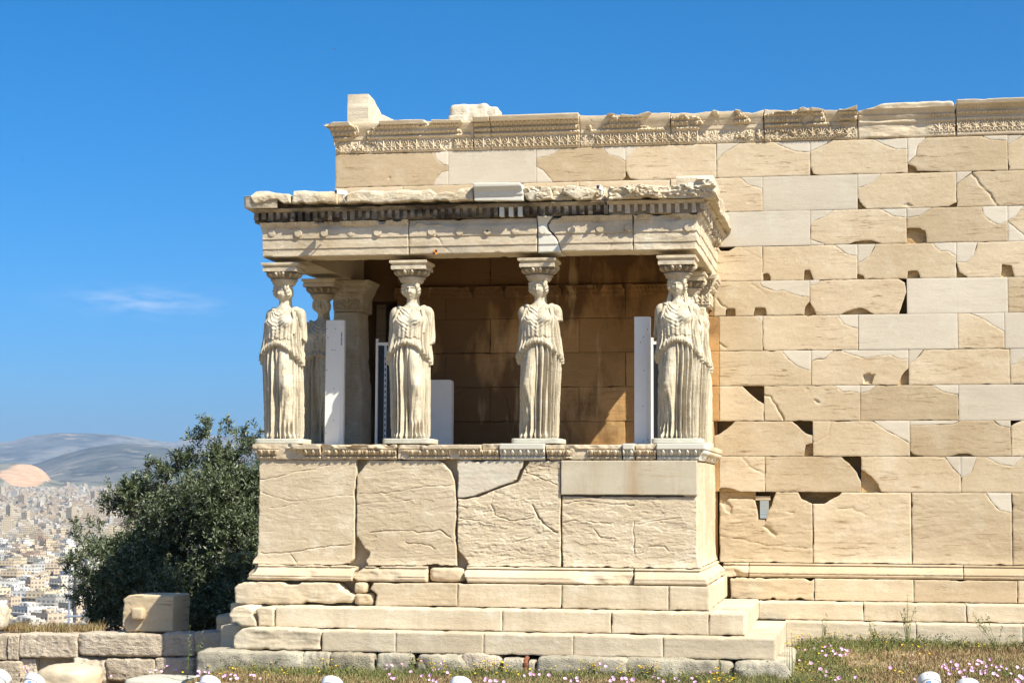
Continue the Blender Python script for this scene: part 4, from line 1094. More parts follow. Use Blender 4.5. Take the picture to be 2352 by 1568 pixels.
for i, (a, b, mt, aa, dm) in enumerate(((607, 938.5, 'entablature_marble', .004, .3), (939.5, 1234, 'entablature_marble', .004, .45), (1236, 1289, 'white_marble', .0, .0), (1263, 1454, 'entablature_marble', .006, .5), (1455, 1600, 'cornice_marble', .012, .12))):
    xa, xb = ax(a), ax(b)
    if i == 0: poly = [(XL, Z_a0), (xb, Z_a0), (xb, Z_a4), (XL - .03, Z_a4), (XL - .02, Z_a3), (XL, Z_a3 - .05)]
    elif i == 2: poly = [(xa, Z_a0 - .004)] + toP(DB((862, 662), (850, 610), (828, 560), (800, 525), (765, 490), (750, 440), (800, 378), (680, 378)))
    elif i == 3: poly = [(xb, Z_a0), (xb, Z_a4)] + toP(DB((804, 379), (757, 446), (770, 488), (804, 520), (832, 556), (854, 606), (866, 660)))
    elif i == 4: poly = [(xa, Z_a0 - .004)] + SEE + [(xa, Z_a4)]
    else: poly = rect(xa, xb, Z_a0, Z_a4)
    cr = []
    if i == 0: cr = [(toP(DA((365, 600), (430, 520), (480, 460))), .006, .008), (toP(DA((300, 750), (290, 690), (370, 640))), .004, .008)]
    if i == 1: cr = [(toP(DA((1700, 560), (1760, 660), (1850, 740))), .005, .008), (toP(DA((1480, 600), (1460, 740))), .004, .008)]
    if i == 3: cr = [(toP(DB((1250, 655), (1285, 580), (1230, 520), (1150, 470))), .005, .01), (toP(DB((1290, 560), (1400, 470), (1300, 430))), .005, .008)]
    slab('architrave_block', poly, south(PF), M[mt], ent, depth=.46, res=.0105, edge=.006, wear=.006 if aa else .001, rough=.002 if aa else .0004, hf=arch_hf(aa, 140 + i, 1.0 if i != 2 else 0, dm), cracks=cr, back=True, sharp=40)
for X, fr, mt in ((XR, east, 'cornice_marble'), (XL, west, 'entablature_marble')):
    for ya, yb in ((PF + .465, PF + 1.6), (PF + 1.605, W + .1)):
        slab('architrave_block', rect(ya, yb, Z_a0, Z_a4), fr(X), M[mt], ent, depth=.46, res=.014, edge=.006, wear=.005, hf=arch_hf(.006, int(ya * 7), 1, .3), back=True, sharp=40)
# the round bosses on the upper fascia
for px, py in DA((257, 550), (490, 552), (720, 548), (952, 542), (1187, 540), (1662, 535), (1908, 535), (2153, 532))[:8] + DB((263, 492), (490, 488), (715, 485), (950, 480), (1182, 472), (1415, 466), (1905, 462)):
    x, z = onY(px, py, PF - .024)
    b = MB(); rng = random.Random(int(px))
    rr = .052 * rng.uniform(.95, 1.05); th = rng.uniform(.010, .022)
    b.lathe([(rr * 1.02, -.03), (rr, th * .7), (rr * .9, th), (rr * .3, th * 1.02)], 28, (x, PF - .024, z), Matrix.Rotation(R(90), 3, 'X'))
    b.build('rosette', M['white_marble'] if 1240 < px < 1280 else M['entablature_marble'], ent)
# dentils on their backing, and the moulding over them
for a, b, mt, ov in ((600, 1097, 'crusted_marble', 0), (1098, 1391, 'crusted_marble', 0), (1394, 1640, 'capital_marble', 0)):
    xa = XL - .10 if a == 600 else onY(a, 490, PF - .1)[0]
    xb = XR + .10 if b == 1640 else onY(b, 490, PF - .1)[0]
    DPf = prof([(Z_a4, .03), (Z_d1, .03), (Z_d1 + .004, .108), (Z_d1 + .02, .112), (Z_d1 + .03, .12), (Z_c0 - .02, .148), (Z_c0, .16)])
    def dhf(u, v, d): return DPf(v) + eggs(u, v, Z_d1 + .02, Z_c0 - .015, .045, .018) + .008 * fbm(P3(u * 6, v * 9, 4), 3, 4)
    slab('dentil_band', rect(xa, xb, Z_a4 + .004, Z_c0 - .003), south(PF), M[mt], ent, depth=.3, res=.0105, edge=.004, wear=.004, hf=dhf, sharp=40)
def dentil_row(name, lo, hi, put, skip=()):
    b = MB(); rng = np.random.default_rng(5); n = int((hi - lo) / .0965); k = 0
    for i in range(n + 1):
        u = lo + (hi - lo) * i / n
        if i in skip: continue
        hgt = (Z_d1 - Z_d0); cut = hgt * (rng.random() ** 3) * .45; ww = .052 * rng.uniform(.85, 1.08); dp = .082 * rng.uniform(.7, 1.0)
        put(b, u, ww, Z_d0 + cut, Z_d1 + .006, dp, rng)
    return b
white_px = DB((377, 345), (453, 330), (528, 335))
wx_ = [onY(p[0], p[1], PF - .13)[0] for p in white_px]
def putS(b, u, ww, z0, z1, dp, rng):
    if min(abs(u - x) for x in wx_) < .05: return
    b.box(u - ww / 2, u + ww / 2, PF - .03 - dp, PF - .02, z0, z1, .006, rng)
xw0_, xw1_ = min(wx_) - .05, max(wx_) + .05
for lo_, hi_, mt_ in ((XL - .06, xw0_ - .02, 'crusted_marble'), (xw1_ + .035, onY(1392, 490, PF - .1)[0], 'crusted_marble'), (onY(1398, 490, PF - .1)[0] + .03, XR + .08, 'capital_marble')):
    dl_ = dentil_row('dentil', lo_, hi_, putS); dl_.box(lo_ - .03, hi_ + .03, PF - .034, PF - .0305, Z_d0 + .004, Z_d1 - .002)
    dl_.build('dentil_row', M[mt_], ent, smooth=False)
for x in wx_:
    wd = MB(); wd.box(x - .027, x + .027, PF - .112, PF - .02, Z_d0, Z_d1 + .006)
    wd.build('dentil', M['white_marble'], ent, smooth=False)
def putE(b, u, ww, z0, z1, dp, rng): b.box(XR + .02, XR + .03 + dp, u - ww / 2, u + ww / 2, z0, z1, .006, rng)
dentil_row('dentil', PF + .02, W - .1, putE).build('dentil_row', M['cornice_marble'], ent, smooth=False)
def dhfE(u, v, d):
    return prof([(Z_a4, .03), (Z_d1, .03), (Z_d1 + .004, .105), (Z_d1 + .03, .12), (Z_c0, .16)])(v) + .02 * fbm(P3(u * 6, v * 9, 4), 3, 4)
slab('dentil_band', rect(PF + .02, W, Z_a4 + .004, Z_c0 - .003), east(XR), M['cornice_marble'], ent, depth=.3, res=.014, edge=.004, hf=dhfE, sharp=40)
slab('dentil_band', rect(PF + .02, W, Z_a4 + .004, Z_c0 - .003), west(XL), M['crusted_marble'], ent, depth=.3, res=.02, edge=.004, hf=dhfE, sharp=40)
# the broken cornice
def cpiece(pts, e=.21, a=.012, mt='cornice_marble', edge=.012, depth=.6, top=.0, sd=0, rl=1.0, pf=None, **k):
    z1 = max(toP(pts, e), key=lambda p: p[1])[1]
    def hf(u, v, d):
        lay = ridged(P3(u * 2.2, v * 8, sd), 4, sd)
        h = a * (fbm(P3(u * 4 * rl, v * 7 * rl, sd), 4, sd) + .8 * np.sign(lay) * np.abs(lay) ** 1.4)
        q = 3.2 * fbm(P3(u * 3.2, v * 7 + u * .6, sd + 4), 5, sd + 6, .6)
        h = h + a * 1.1 * (np.floor(q) + sstep(.0, .2, q - np.floor(q)) - q * .4)
        h = h - .05 * sstep(Z_c1 - .06, Z_c1 + .05, v + .03 * vnoise(P3(u * 6, v * 0, sd), sd)) * (top > 0) * 1.0
        if pf is not None: h = h + pf(v)
        return h
    return slab('cornice_block', toP(pts, e), south(PF - e), M[mt], ent, depth=depth, res=.011, edge=edge, wear=k.pop('wear', .012), hf=hf, sharp=55, **k)
cpiece(DA((55, 222), (75, 200), (110, 178), (200, 172), (325, 196), (420, 202), (424, 287), (345, 288), (300, 252), (240, 262), (160, 285), (100, 294), (72, 260)), .215, .008, top=1, sd=5)
cpiece(DA((428, 204), (440, 176), (500, 165), (600, 172), (700, 180), (760, 172), (828, 180), (832, 230), (826, 290), (700, 285), (560, 290), (428, 287)), .21, .006, top=1, sd=6)
cpiece(DA((829, 186), (907, 186), (907, 290), (829, 290)), .16, .008, sd=7)
cpiece(DA((908, 195), (960, 180), (1040, 165), (1150, 170), (1300, 175), (1400, 160), (1500, 165), (1650, 160), (1700, 195), (1780, 182), (1860, 190), (1900, 152), (2025, 142), (2030, 265), (1900, 268), (1800, 276), (1690, 270), (1500, 274), (1330, 279), (1200, 286), (1060, 284), (910, 288)), .215, .006, top=1, sd=8)
nw = prof([(onY(1150, 459, PF - .3)[1], .0), (onY(1150, 447, PF - .3)[1], 0), (onY(1150, 446, PF - .3)[1], .012), (onY(1150, 436, PF - .3)[1], .02), (onY(1150, 435, PF - .3)[1], .035), (onY(1150, 429, PF - .3)[1], .05), (onY(1150, 428, PF - .3)[1], .065), (onY(1150, 421, PF - .3)[1], .07)])
cpiece(DB((155, 106), (535, 104), (548, 130), (556, 180), (556, 243), (157, 243)), .225, 0, 'white_marble', edge=.003, sd=9, pf=nw, wear=.001, rough=.0004)
cpiece(DB((560, 135), (620, 128), (700, 125), (770, 132), (800, 200), (812, 238), (700, 242), (562, 246)), .19, .02, sd=10)
cpiece(DB((780, 130), (1224, 130), (1224, 246), (800, 246)), .10, .03, sd=11)
cpiece(DB((850, 140), (900, 112), (1080, 132), (1160, 172), (1110, 232), (1000, 240), (930, 215), (870, 182)), .21, .014, sd=12, depth=.3)
cpiece(DB((1234, 160), (1262, 120), (1500, 110), (1800, 118), (1950, 98), (1972, 60), (2010, 42), (2090, 62), (2130, 90), (2136, 190), (2060, 212), (1900, 216), (1700, 226), (1400, 228), (1250, 238)), .21, .035, sd=13, edge=.03, rl=1.6)
def ce(u, v, d): return .014 * fbm(P3(u * 4, v * 9, 3), 4, 3) + .02 * ridged(P3(u * 2, v * 5, 3), 3, 9)
yk = W + .0
topE = [(yk, Z_c1 - .10), (W - .51, Z_c1 - .12), (W - .8, Z_c1 - .03), (W - 1.3, Z_c1 - .06), (W - 1.9, Z_c1 + .0), (W - 2.4, Z_c1 - .03), (PF + .4, Z_c1 + .05), (PF - .15, Z_c1 + .10), (PF - .20, Z_c1 + .07)]
slab('cornice_block', [(PF - .19, Z_c0), (W - .5, Z_c0 + .005), (W - .45, Z_c0 + .03), (yk, Z_c0 + .03)] + topE, east(XR + .22), M['cornice_marble'], ent, depth=.45, res=.013, edge=.02, wear=.014, hf=ce, sharp=55)
slab('cornice_block', [(PF - .19, Z_c0), (W + .05, Z_c0), (W + .05, Z_c1 - .05), (W - 1.5, Z_c1 - .02), (PF - .2, Z_c1 - .03)], west(XL - .20), M['cornice_marble'], ent, depth=.45, res=.02, edge=.02, wear=.012, hf=ce, sharp=55)
rf = MB(); rf.box(XL - .05, XR + .05, PF + .1, W + .02, Z_c0 + .01, Z_c1 - .09); rf.build('roof_slab', M['cornice_marble'], ent, smooth=False)
cl = MB(); zcl = Z_a4 - .02
cl.box(XL + .3, XR - .3, PF + .3, W + .02, zcl + .10, Z_c0 - .0)
for i in range(8):
    x = XL + .46 + (XR - XL - .92) * i / 7; cl.box(x - .07, x + .07, PF + .47, W - .002, zcl, zcl + .099)
for j in range(4):
    y = PF + .55 + (W - PF - .65) * j / 3; cl.box(XL + .47, XR - .47, y - .069, y + .069, zcl + .002, zcl + .097)
cl.build('coffered_ceiling', M['shaded_patina_marble'], ent, smooth=False)

# antae at the wall, and the string moulding along the wall inside
antae = part('porch_anta')
za_t, za_c, za_b = Z_a0 - .004, onY(800, 716, W - .51)[1], Z_f
def anta(x0, x1, mt, label):
    slab('anta_shaft', [(x0, za_b), (x1, za_b), (x1 + .0, za_b + .9), (x1 - .04, za_b + 1.2), (x1 - .05, za_c), (x0, za_c)], south(W - .52), M[mt], antae, depth=.52, edge=.012, wear=.008, hf=rugged(.005), rough=.003)
    hh = za_t - za_c
    cp = prof([(za_c, 0), (za_c + .48 * hh, .0), (za_c + .5 * hh, .03), (za_c + .66 * hh, .05), (za_c + .68 * hh, .065), (za_c + .82 * hh, .09), (za_c + .84 * hh, .11), (za_t, .12)])
    def hf(u, v, d): return cp(v) + eggs(u, v, za_c + .52 * hh, za_c + .65 * hh, .05, .03) + eggs(u, v, za_c + .70 * hh, za_c + .82 * hh, .05, .03) + anthemion(u, v, za_c + .05 * hh, za_c + .45 * hh, .2, .02)
    slab('anta_capital', [(x0, za_c + .003), (x1, za_c + .003), (x1, za_c + .5 * hh), (x1 + .05, za_c + .7 * hh), (x1 + .11, za_t), (x0 - .05, za_t)], south(W - .52), M[mt], antae, depth=.52, res=.0105, edge=.006, wear=.006, hf=hf)
    if x0 > -4:
        def hfe(u, v, d): return cp(v) + eggs(u, v, za_c + .52 * hh, za_c + .65 * hh, .05, .03) + eggs(u, v, za_c + .70 * hh, za_c + .82 * hh, .05, .03) + anthemion(u, v, za_c + .05 * hh, za_c + .45 * hh, .2, .02)
        slab('anta_capital', rect(W - .52, W - .0, za_c + .003, za_t), east(x1 + .003), M[mt], antae, depth=.05, res=.0105, edge=.006, wear=.006, hf=hfe)
anta(onY(764, 850, W - .52)[0], onY(832, 850, W - .52)[0], 'cornice_marble', 'w')
anta(XR - .44, XR - .05, 'step_marble', 'e')
zg0, zg1 = onY(1300, 682, W - .03)[1], onY(1300, 655, W - .03)[1]
HG = zg1 - zg0
gp = prof([(zg0, 0), (zg0 + .3 * HG, .02), (zg0 + .8 * HG, .07), (zg1, .085)])
for a, b in ((905, 1084), (1089, 1158), (1160, 1290), (1296, 1375), (1382, 1435), (1447, 1602)):
    xa, xb = onY(a, 668, W)[0], onY(b, 668, W)[0]
    def hf(u, v, d): return gp(v) + eggs(u, v, zg0 + .08 * HG, zg0 + .38 * HG, .05, .022) + eggs(u, v, zg0 + .42 * HG, zg0 + .8 * HG, .055, .03)
    slab('string_moulding', [(xa, zg0), (xb, zg0), (xb + .01, zg0 + .5 * HG), (xb - .03, zg1), (xa + .03, zg1), (xa - .01, zg0 + .5 * HG)], south(W - .012), M['shaded_patina_marble'], wall, depth=.1, res=.0105, edge=.01, wear=.01, hf=hf)
# ---------------------------------------------------------------- the stone maidens
def lerp_keys(z, keys, c): return np.interp(z, [k[0] for k in keys], [k[c] for k in keys])
def grid_faces(nr, nc, wrap=True):
    idx = np.arange(nr * nc).reshape(nr, nc)
    j2 = np.roll(idx, -1, 1) if wrap else None
    a = idx[:-1]; b = idx[1:]; a2 = j2[:-1]; b2 = j2[1:]
    return np.stack([a, a2, b2, b], -1).reshape(-1, 4)
BODY = [(.065, .205, .165), (.10, .222, .185), (.40, .228, .185), (.72, .238, .185), (1.0, .245, .18), (1.12, .240, .172), (1.22, .222, .158), (1.36, .205, .145), (1.48, .205, .145), (1.58, .208, .142), (1.66, .205, .132), (1.70, .185, .118), (1.73, .140, .10), (1.757, .092, .085), (1.79, .068, .070), (1.85, .066, .070), (1.90, .06, .065)]
def body_surface(flip, sd, worn=0.0, lean=0.0):
    NZ, NT = 400, 300
    z = np.concatenate([np.linspace(.065, 1.90, NZ)])
    t = np.linspace(0, 2 * np.pi, NT, endpoint=False)
    Z, T = np.meshgrid(z, t, indexing='ij')
    a = lerp_keys(Z, BODY, 1) * .945; b = lerp_keys(Z, BODY, 2) * (1 + .16 * sstep(1.72, 1.5, Z))
    s, c = np.sin(T), np.cos(T)
    X, Y = a * s, -b * c
    xm = X * flip                                    # the bent leg is at positive xm
    front = sstep(-.15, .35, c)
    d = np.zeros_like(X)
    nz = lambda fx, fz, k: fbm(P3(T * fx, Z * fz, k + sd * 3.1), 3, sd + k)
    # --- skirt: deep pipes over the standing leg, cloth drawn smooth over the bent one
    zh = 1.245 - .14 * np.clip(np.abs(X + .0) / .19, 0, 1.3) ** 2 - .05 * (1 - front)      # lower edge of the pouch
    skirt = sstep(zh + .012, zh - .012, Z)
    ph = T * 25 / (2 * np.pi) + .55 * nz(3, .7, 1) + .15 * nz(9, 1.5, 2)
    pipe = (.5 + .5 * np.cos(2 * np.pi * ph)) ** 1.15 - .52
    xl = np.interp(Z, [.065, .3, .73, 1.15], [.115, .115, .105, .085])
    leg = np.exp(-((xm - xl) / .072) ** 2) * front
    calm = np.clip(1.25 * leg * sstep(.16, .34, Z), 0, 1)
    amp = (.070 + .016 * sstep(1.0, .25, Z)) * (1 + .35 * nz(2, .4, 12))
    amp = amp * (1 - .45 * sstep(.06, .2, xm) * front * sstep(.3, .5, Z))
    d += skirt * pipe * amp * (1 - calm)
    d += skirt * calm * (.004 * np.cos((xm * 5 + Z * 2.2) * 9) + .003 * nz(6, 6, 7))
    kn = np.interp(Z, [.065, .2, .45, .62, .73, .85, 1.0, 1.18, 1.3], [.0, .006, .030, .072, .094, .080, .058, .022, 0])
    d += kn * leg
    d -= .060 * np.exp(-((xm - .006) / .024) ** 2) * front * sstep(1.20, .95, Z) * sstep(.10, .2, Z) * .8
    # taut folds running from the bent knee down to the standing foot
    dg = (xm + .02) * 1.0 - (.70 - Z) * -.10
    d += .012 * np.cos(dg / .026 * np.pi) * np.exp(-((xm - .055) / .045) ** 2) * front * sstep(.80, .55, Z) * sstep(.1, .2, Z)
    # feet under the hem
    for fxm, amt in ((-.085, .035), (.13, .055)):
        d += amt * np.exp(-((xm - fxm) / .05) ** 2) * front * sstep(.16, .08, Z)
    # --- overfold and pouch
    over = sstep(zh - .008, zh + .008, Z)
    side = sstep(.10, .17, np.abs(X))
    zig = .012 * np.sin(X * 75 + sd) * (1 - side)
    z2 = 1.335 + zig - .35 * X * X
    up = sstep(z2 - .006, z2 + .006, Z)
    d += over * (.040 * (1 - sstep(1.34, 1.72, Z)))
    d += over * .024 * np.exp(-((Z - zh - .035) / .032) ** 2) * front * (1 - .6 * side)
    d += over * up * .014 * front * (1 - side) * (1 - sstep(1.45, 1.6, Z))
    g = np.abs(np.cos((T * 40 / (2 * np.pi) + 1.8 * nz(4, 3, 3)) * np.pi)) ** .8 - .6
    d += over * (1 - up) * g * (.020 * (.6 + .8 * nz(2.5, 2, 13)))
    # hanging folds down the flanks and back
    g2 = (.5 + .5 * np.cos(2 * np.pi * (T * 30 / (2 * np.pi) + .6 * nz(3, 1, 4)))) - .5
    fl = np.maximum(side * sstep(1.68, 1.55, Z), (1 - front) * sstep(1.72, 1.6, Z))
    d += over * fl * g2 * .050
    d += over * side * front * .014 * sstep(1.62, 1.5, Z)
    # breasts and the slung neckline
    for sx in (-1, 1):
        d += .056 * np.exp(-(((X - sx * .094) / .058) ** 2 + ((Z - 1.555) / .062) ** 2)) * front
    d -= .016 * np.exp(-(X / .03) ** 2) * np.exp(-((Z - 1.54) / .09) ** 2) * front
    q = Z - 3.2 * X * X - .55 * np.abs(X) + .026 * nz(4, 4, 5)
    nk = sstep(1.30, 1.46, q) * sstep(1.668, 1.655, q) * sstep(.15, .10, np.abs(X)) * front
    d += nk * .017 * (np.abs(np.cos(q / .050 * np.pi)) ** .9 - .5) * np.interp(q, [1.3, 1.5, 1.66], [.25, .8, 1.0])
    d += .010 * sstep(1.660, 1.648, q) * front * sstep(1.45, 1.6, Z) * sstep(.2, .16, np.abs(X))
    # long creases below the breasts
    d += over * up * front * (1 - side) * .005 * np.cos((X * (1.2 + .8 * (1.6 - Z)) + .01 * nz(3, 3, 6)) / .03 * np.pi) * sstep(1.54, 1.46, Z)
    # wear
    if worn: d += worn * (.8 * fbm(P3(X * 22, Y * 22, 0) + Z[..., None] * np.array([0, 0, 22.]), 4, sd) - .9 * np.clip(fbm(P3(X * 9, Y * 9, 0) + Z[..., None] * np.array([0, 0, 7.]), 3, sd + 8) - .2, 0, 1))
    X2 = X + d * s; Y2 = Y - d * c * .95
    sway = .018 * flip * -np.exp(-((Z - 1.05) / .35) ** 2) + lean * (Z - .9)
    X2 = X2 + sway
    V = np.stack([X2, Y2, Z], -1).reshape(-1, 3)
    Fq = grid_faces(NZ, NT)
    n = len(V)
    V = np.concatenate([V, [[np.mean(X2[0]), 0, .065]], [[np.mean(X2[-1]), 0, 1.90]]])
    cap0 = np.array([[(k + 1) % NT, k, n] for k in range(NT)]); o = (NZ - 1) * NT
    cap1 = np.array([[o + k, o + (k + 1) % NT, n + 1] for k in range(NT)])
    return V, [Fq, cap0, cap1]
def head_surface(sd, eroded=0.0):
    NP, NT = 150, 200
    p = np.linspace(-np.pi / 2, np.pi / 2, NP); t = np.linspace(0, 2 * np.pi, NT, endpoint=False)
    Pp, T = np.meshgrid(p, t, indexing='ij')
    zn = np.sin(Pp); cr = np.cos(Pp)
    x = .100 * cr * np.sin(T); y = -.114 * cr * np.cos(T); z = .142 * zn
    x = x * (1 - .30 * sstep(-.15, -1.0, zn)); y = y * (1 - .12 * sstep(-.3, -1, zn))
    f = sstep(.1, .5, np.cos(T))
    face = (x / .077) ** 2 + ((z + .032) / .108) ** 2
    inface = sstep(1.12, .95, face) * f
    G = lambda cx, cz, sx, sz: np.exp(-(((x - cx) / sx) ** 2 + ((z - cz) / sz) ** 2))
    dy = np.zeros_like(x)
    dy += (.012 + .026 * sstep(.03, -.028, z)) * np.exp(-(x / (.0095 + .004 * sstep(.0, -.03, z))) ** 2) * sstep(-.044, -.032, z) * sstep(.045, .025, z)   # nose
    for sx in (-1, 1):
        dy -= .022 * G(sx * .034, .010, .020, .012)
        dy += .009 * G(sx * .032, .008, .012, .007)
        dy += .007 * G(sx * .034, .030, .024, .007)
        dy += .005 * G(sx * .040, -.035, .02, .02)
    dy += .010 * G(0, -.066, .020, .006) + .010 * G(0, -.080, .016, .006) - .008 * G(0, -.0725, .022, .0028) - .006 * G(0, -.094, .018, .006)
    dy += .012 * G(0, -.112, .020, .014)
    dy = dy * (1 - eroded)
    y = y - dy * f
    # hair: a thick waved roll round the face, a cap behind
    hair = 1 - inface
    wav = .5 + .5 * np.cos((np.arctan2(x, z + .03) * 19) + 22 * np.sqrt(face)) + .5 * fbm(P3(x * 80, y * 80, 0) + z[..., None] * np.array([0, 0, 80.]), 2, sd)
    roll = np.exp(-((np.sqrt(face) - 1.28) / .22) ** 2) * f
    up = sstep(-.11, -.03, z)
    d = hair * up * (.014 + .019 * roll + .012 * wav * (.45 + roll))
    nrm = np.stack([x / .082, y / .10, z / .13], -1); nrm /= np.maximum(np.linalg.norm(nrm, axis=-1, keepdims=True), 1e-6)
    V = (np.stack([x, y, z], -1) + nrm * d[..., None])
    if eroded: V = V + nrm * (eroded * .006 * fbm(V * 45, 3, sd))[..., None]
    V = V.reshape(-1, 3)
    return V, [grid_faces(NP, NT)]
def tube_arr(pts, rad, seg=28, sd=0, jag=0.0):
    m = MB(); m.tube(pts, rad, seg)
    V = np.array(m.v[0]); n = len(pts)
    if jag:
        e = V[-seg:]; ax = (np.array(pts[-1], float) - np.array(pts[-2], float)); ax /= np.linalg.norm(ax)
        V[-seg:] = e + ax * (jag * fbm(e * 30, 2, sd))[:, None]
    return V, m.f
def resample(pts, rad, n):
    pts = np.array(pts, float); k = np.linspace(0, len(pts) - 1, n); i0 = np.arange(len(pts))
    # smooth interpolation through the given joints
    def cub(v):
        m = np.gradient(v); i = np.clip(np.floor(k).astype(int), 0, len(v) - 2); f = k - i
        return (2 * f**3 - 3 * f**2 + 1) * v[i] + (f**3 - 2 * f**2 + f) * m[i] + (-2 * f**3 + 3 * f**2) * v[i + 1] + (f**3 - f**2) * m[i + 1]
    return np.stack([cub(pts[:, j]) for j in range(3)], 1), list(cub(np.array(rad, float)))
def rotz(V, a, tilt=0.0, nod=0.0):
    Mx = np.array(Matrix.Rotation(a, 3, 'Z') @ Matrix.Rotation(tilt, 3, 'Y') @ Matrix.Rotation(nod, 3, 'X'))
    return np.asarray(V) @ Mx.T
def remesh(name, pieces, vox, mat):
    Vs, Fs, n = [], [], 0
    bmv = []
    for V, F_ in pieces:
        V = np.asarray(V, float); Vs.append(V)
        for g in (F_ if isinstance(F_, list) and len(F_) and isinstance(F_[0], np.ndarray) else [F_]):
            if isinstance(g, np.ndarray): bmv += (g + n).tolist()
            else: bmv += [[i + n for i in f] for f in g]
        n += len(V)
    me = bpy.data.meshes.new(name + '_raw'); me.from_pydata(np.concatenate(Vs).tolist(), [], bmv); me.update()
    o = bpy.data.objects.new(name + '_raw', me); COL.objects.link(o)
    md = o.modifiers.new('r', 'REMESH'); md.mode = 'VOXEL'; md.voxel_size = vox; md.adaptivity = 0
    dg = bpy.context.evaluated_depsgraph_get()
    res = bpy.data.meshes.new_from_object(o.evaluated_get(dg))
    bpy.data.objects.remove(o); bpy.data.meshes.remove(me)
    res.name = name
    res.materials.clear(); res.materials.append(mat)
    res.polygons.foreach_set("use_smooth", np.ones(len(res.polygons), bool)); res.update()
    return res
def capital_mesh(sd):
    NZ, NT = 60, 240
    z = np.linspace(2.03, 2.205, NZ); t = np.linspace(0, 2 * np.pi, NT, endpoint=False)
    Z, T = np.meshgrid(z, t, indexing='ij')
    r = np.interp(Z, [2.03, 2.05, 2.075, 2.092, 2.095, 2.108, 2.112, 2.14, 2.17, 2.195, 2.205], [.118, .142, .155, .158, .170, .170, .158, .185, .207, .216, .214])
    r = r + eggs(T * .2, Z, 2.112, 2.20, .2 * 2 * np.pi / 14, .045, 0) + beads(T * .17, Z, 2.094, 2.109, .17 * 2 * np.pi / 40, .006)
    r = r + .004 * fbm(P3(T * 5, Z * 30, sd), 3, sd)
    V = np.stack([r * np.sin(T), -r * np.cos(T), Z], -1).reshape(-1, 3)
    return V, grid_faces(NZ, NT)
def abacus(sd):
    n = 40; prof_ = [(2.200, .205), (2.200, .222), (2.243, .224), (2.248, .214), (2.258, .212), (2.275, .232), (2.280, .240), (2.306, .241), (2.310, .236), (2.310, .0)]
    zp = []; rng = np.random.default_rng(sd)
    V, Fs = [], []
    for z, h in prof_:
        k = np.linspace(-1, 1, n, endpoint=False)
        ring = np.concatenate([np.stack([k, -np.ones(n)], 1), np.stack([np.ones(n), k], 1), np.stack([-k, np.ones(n)], 1), np.stack([-np.ones(n), -k], 1)]) * h
        w_ = .005 * fbm(P3(ring[:, 0] * 14, ring[:, 1] * 14, z * 20 + sd), 3, sd) if h > .1 else 0
        ring = ring * (1 + np.reshape(w_, (-1, 1)) / max(h, .1)) if h > .1 else ring
        V.append(np.concatenate([ring, np.full((4 * n, 1), z)], 1))
    return np.concatenate(V), grid_faces(len(prof_), 4 * n)
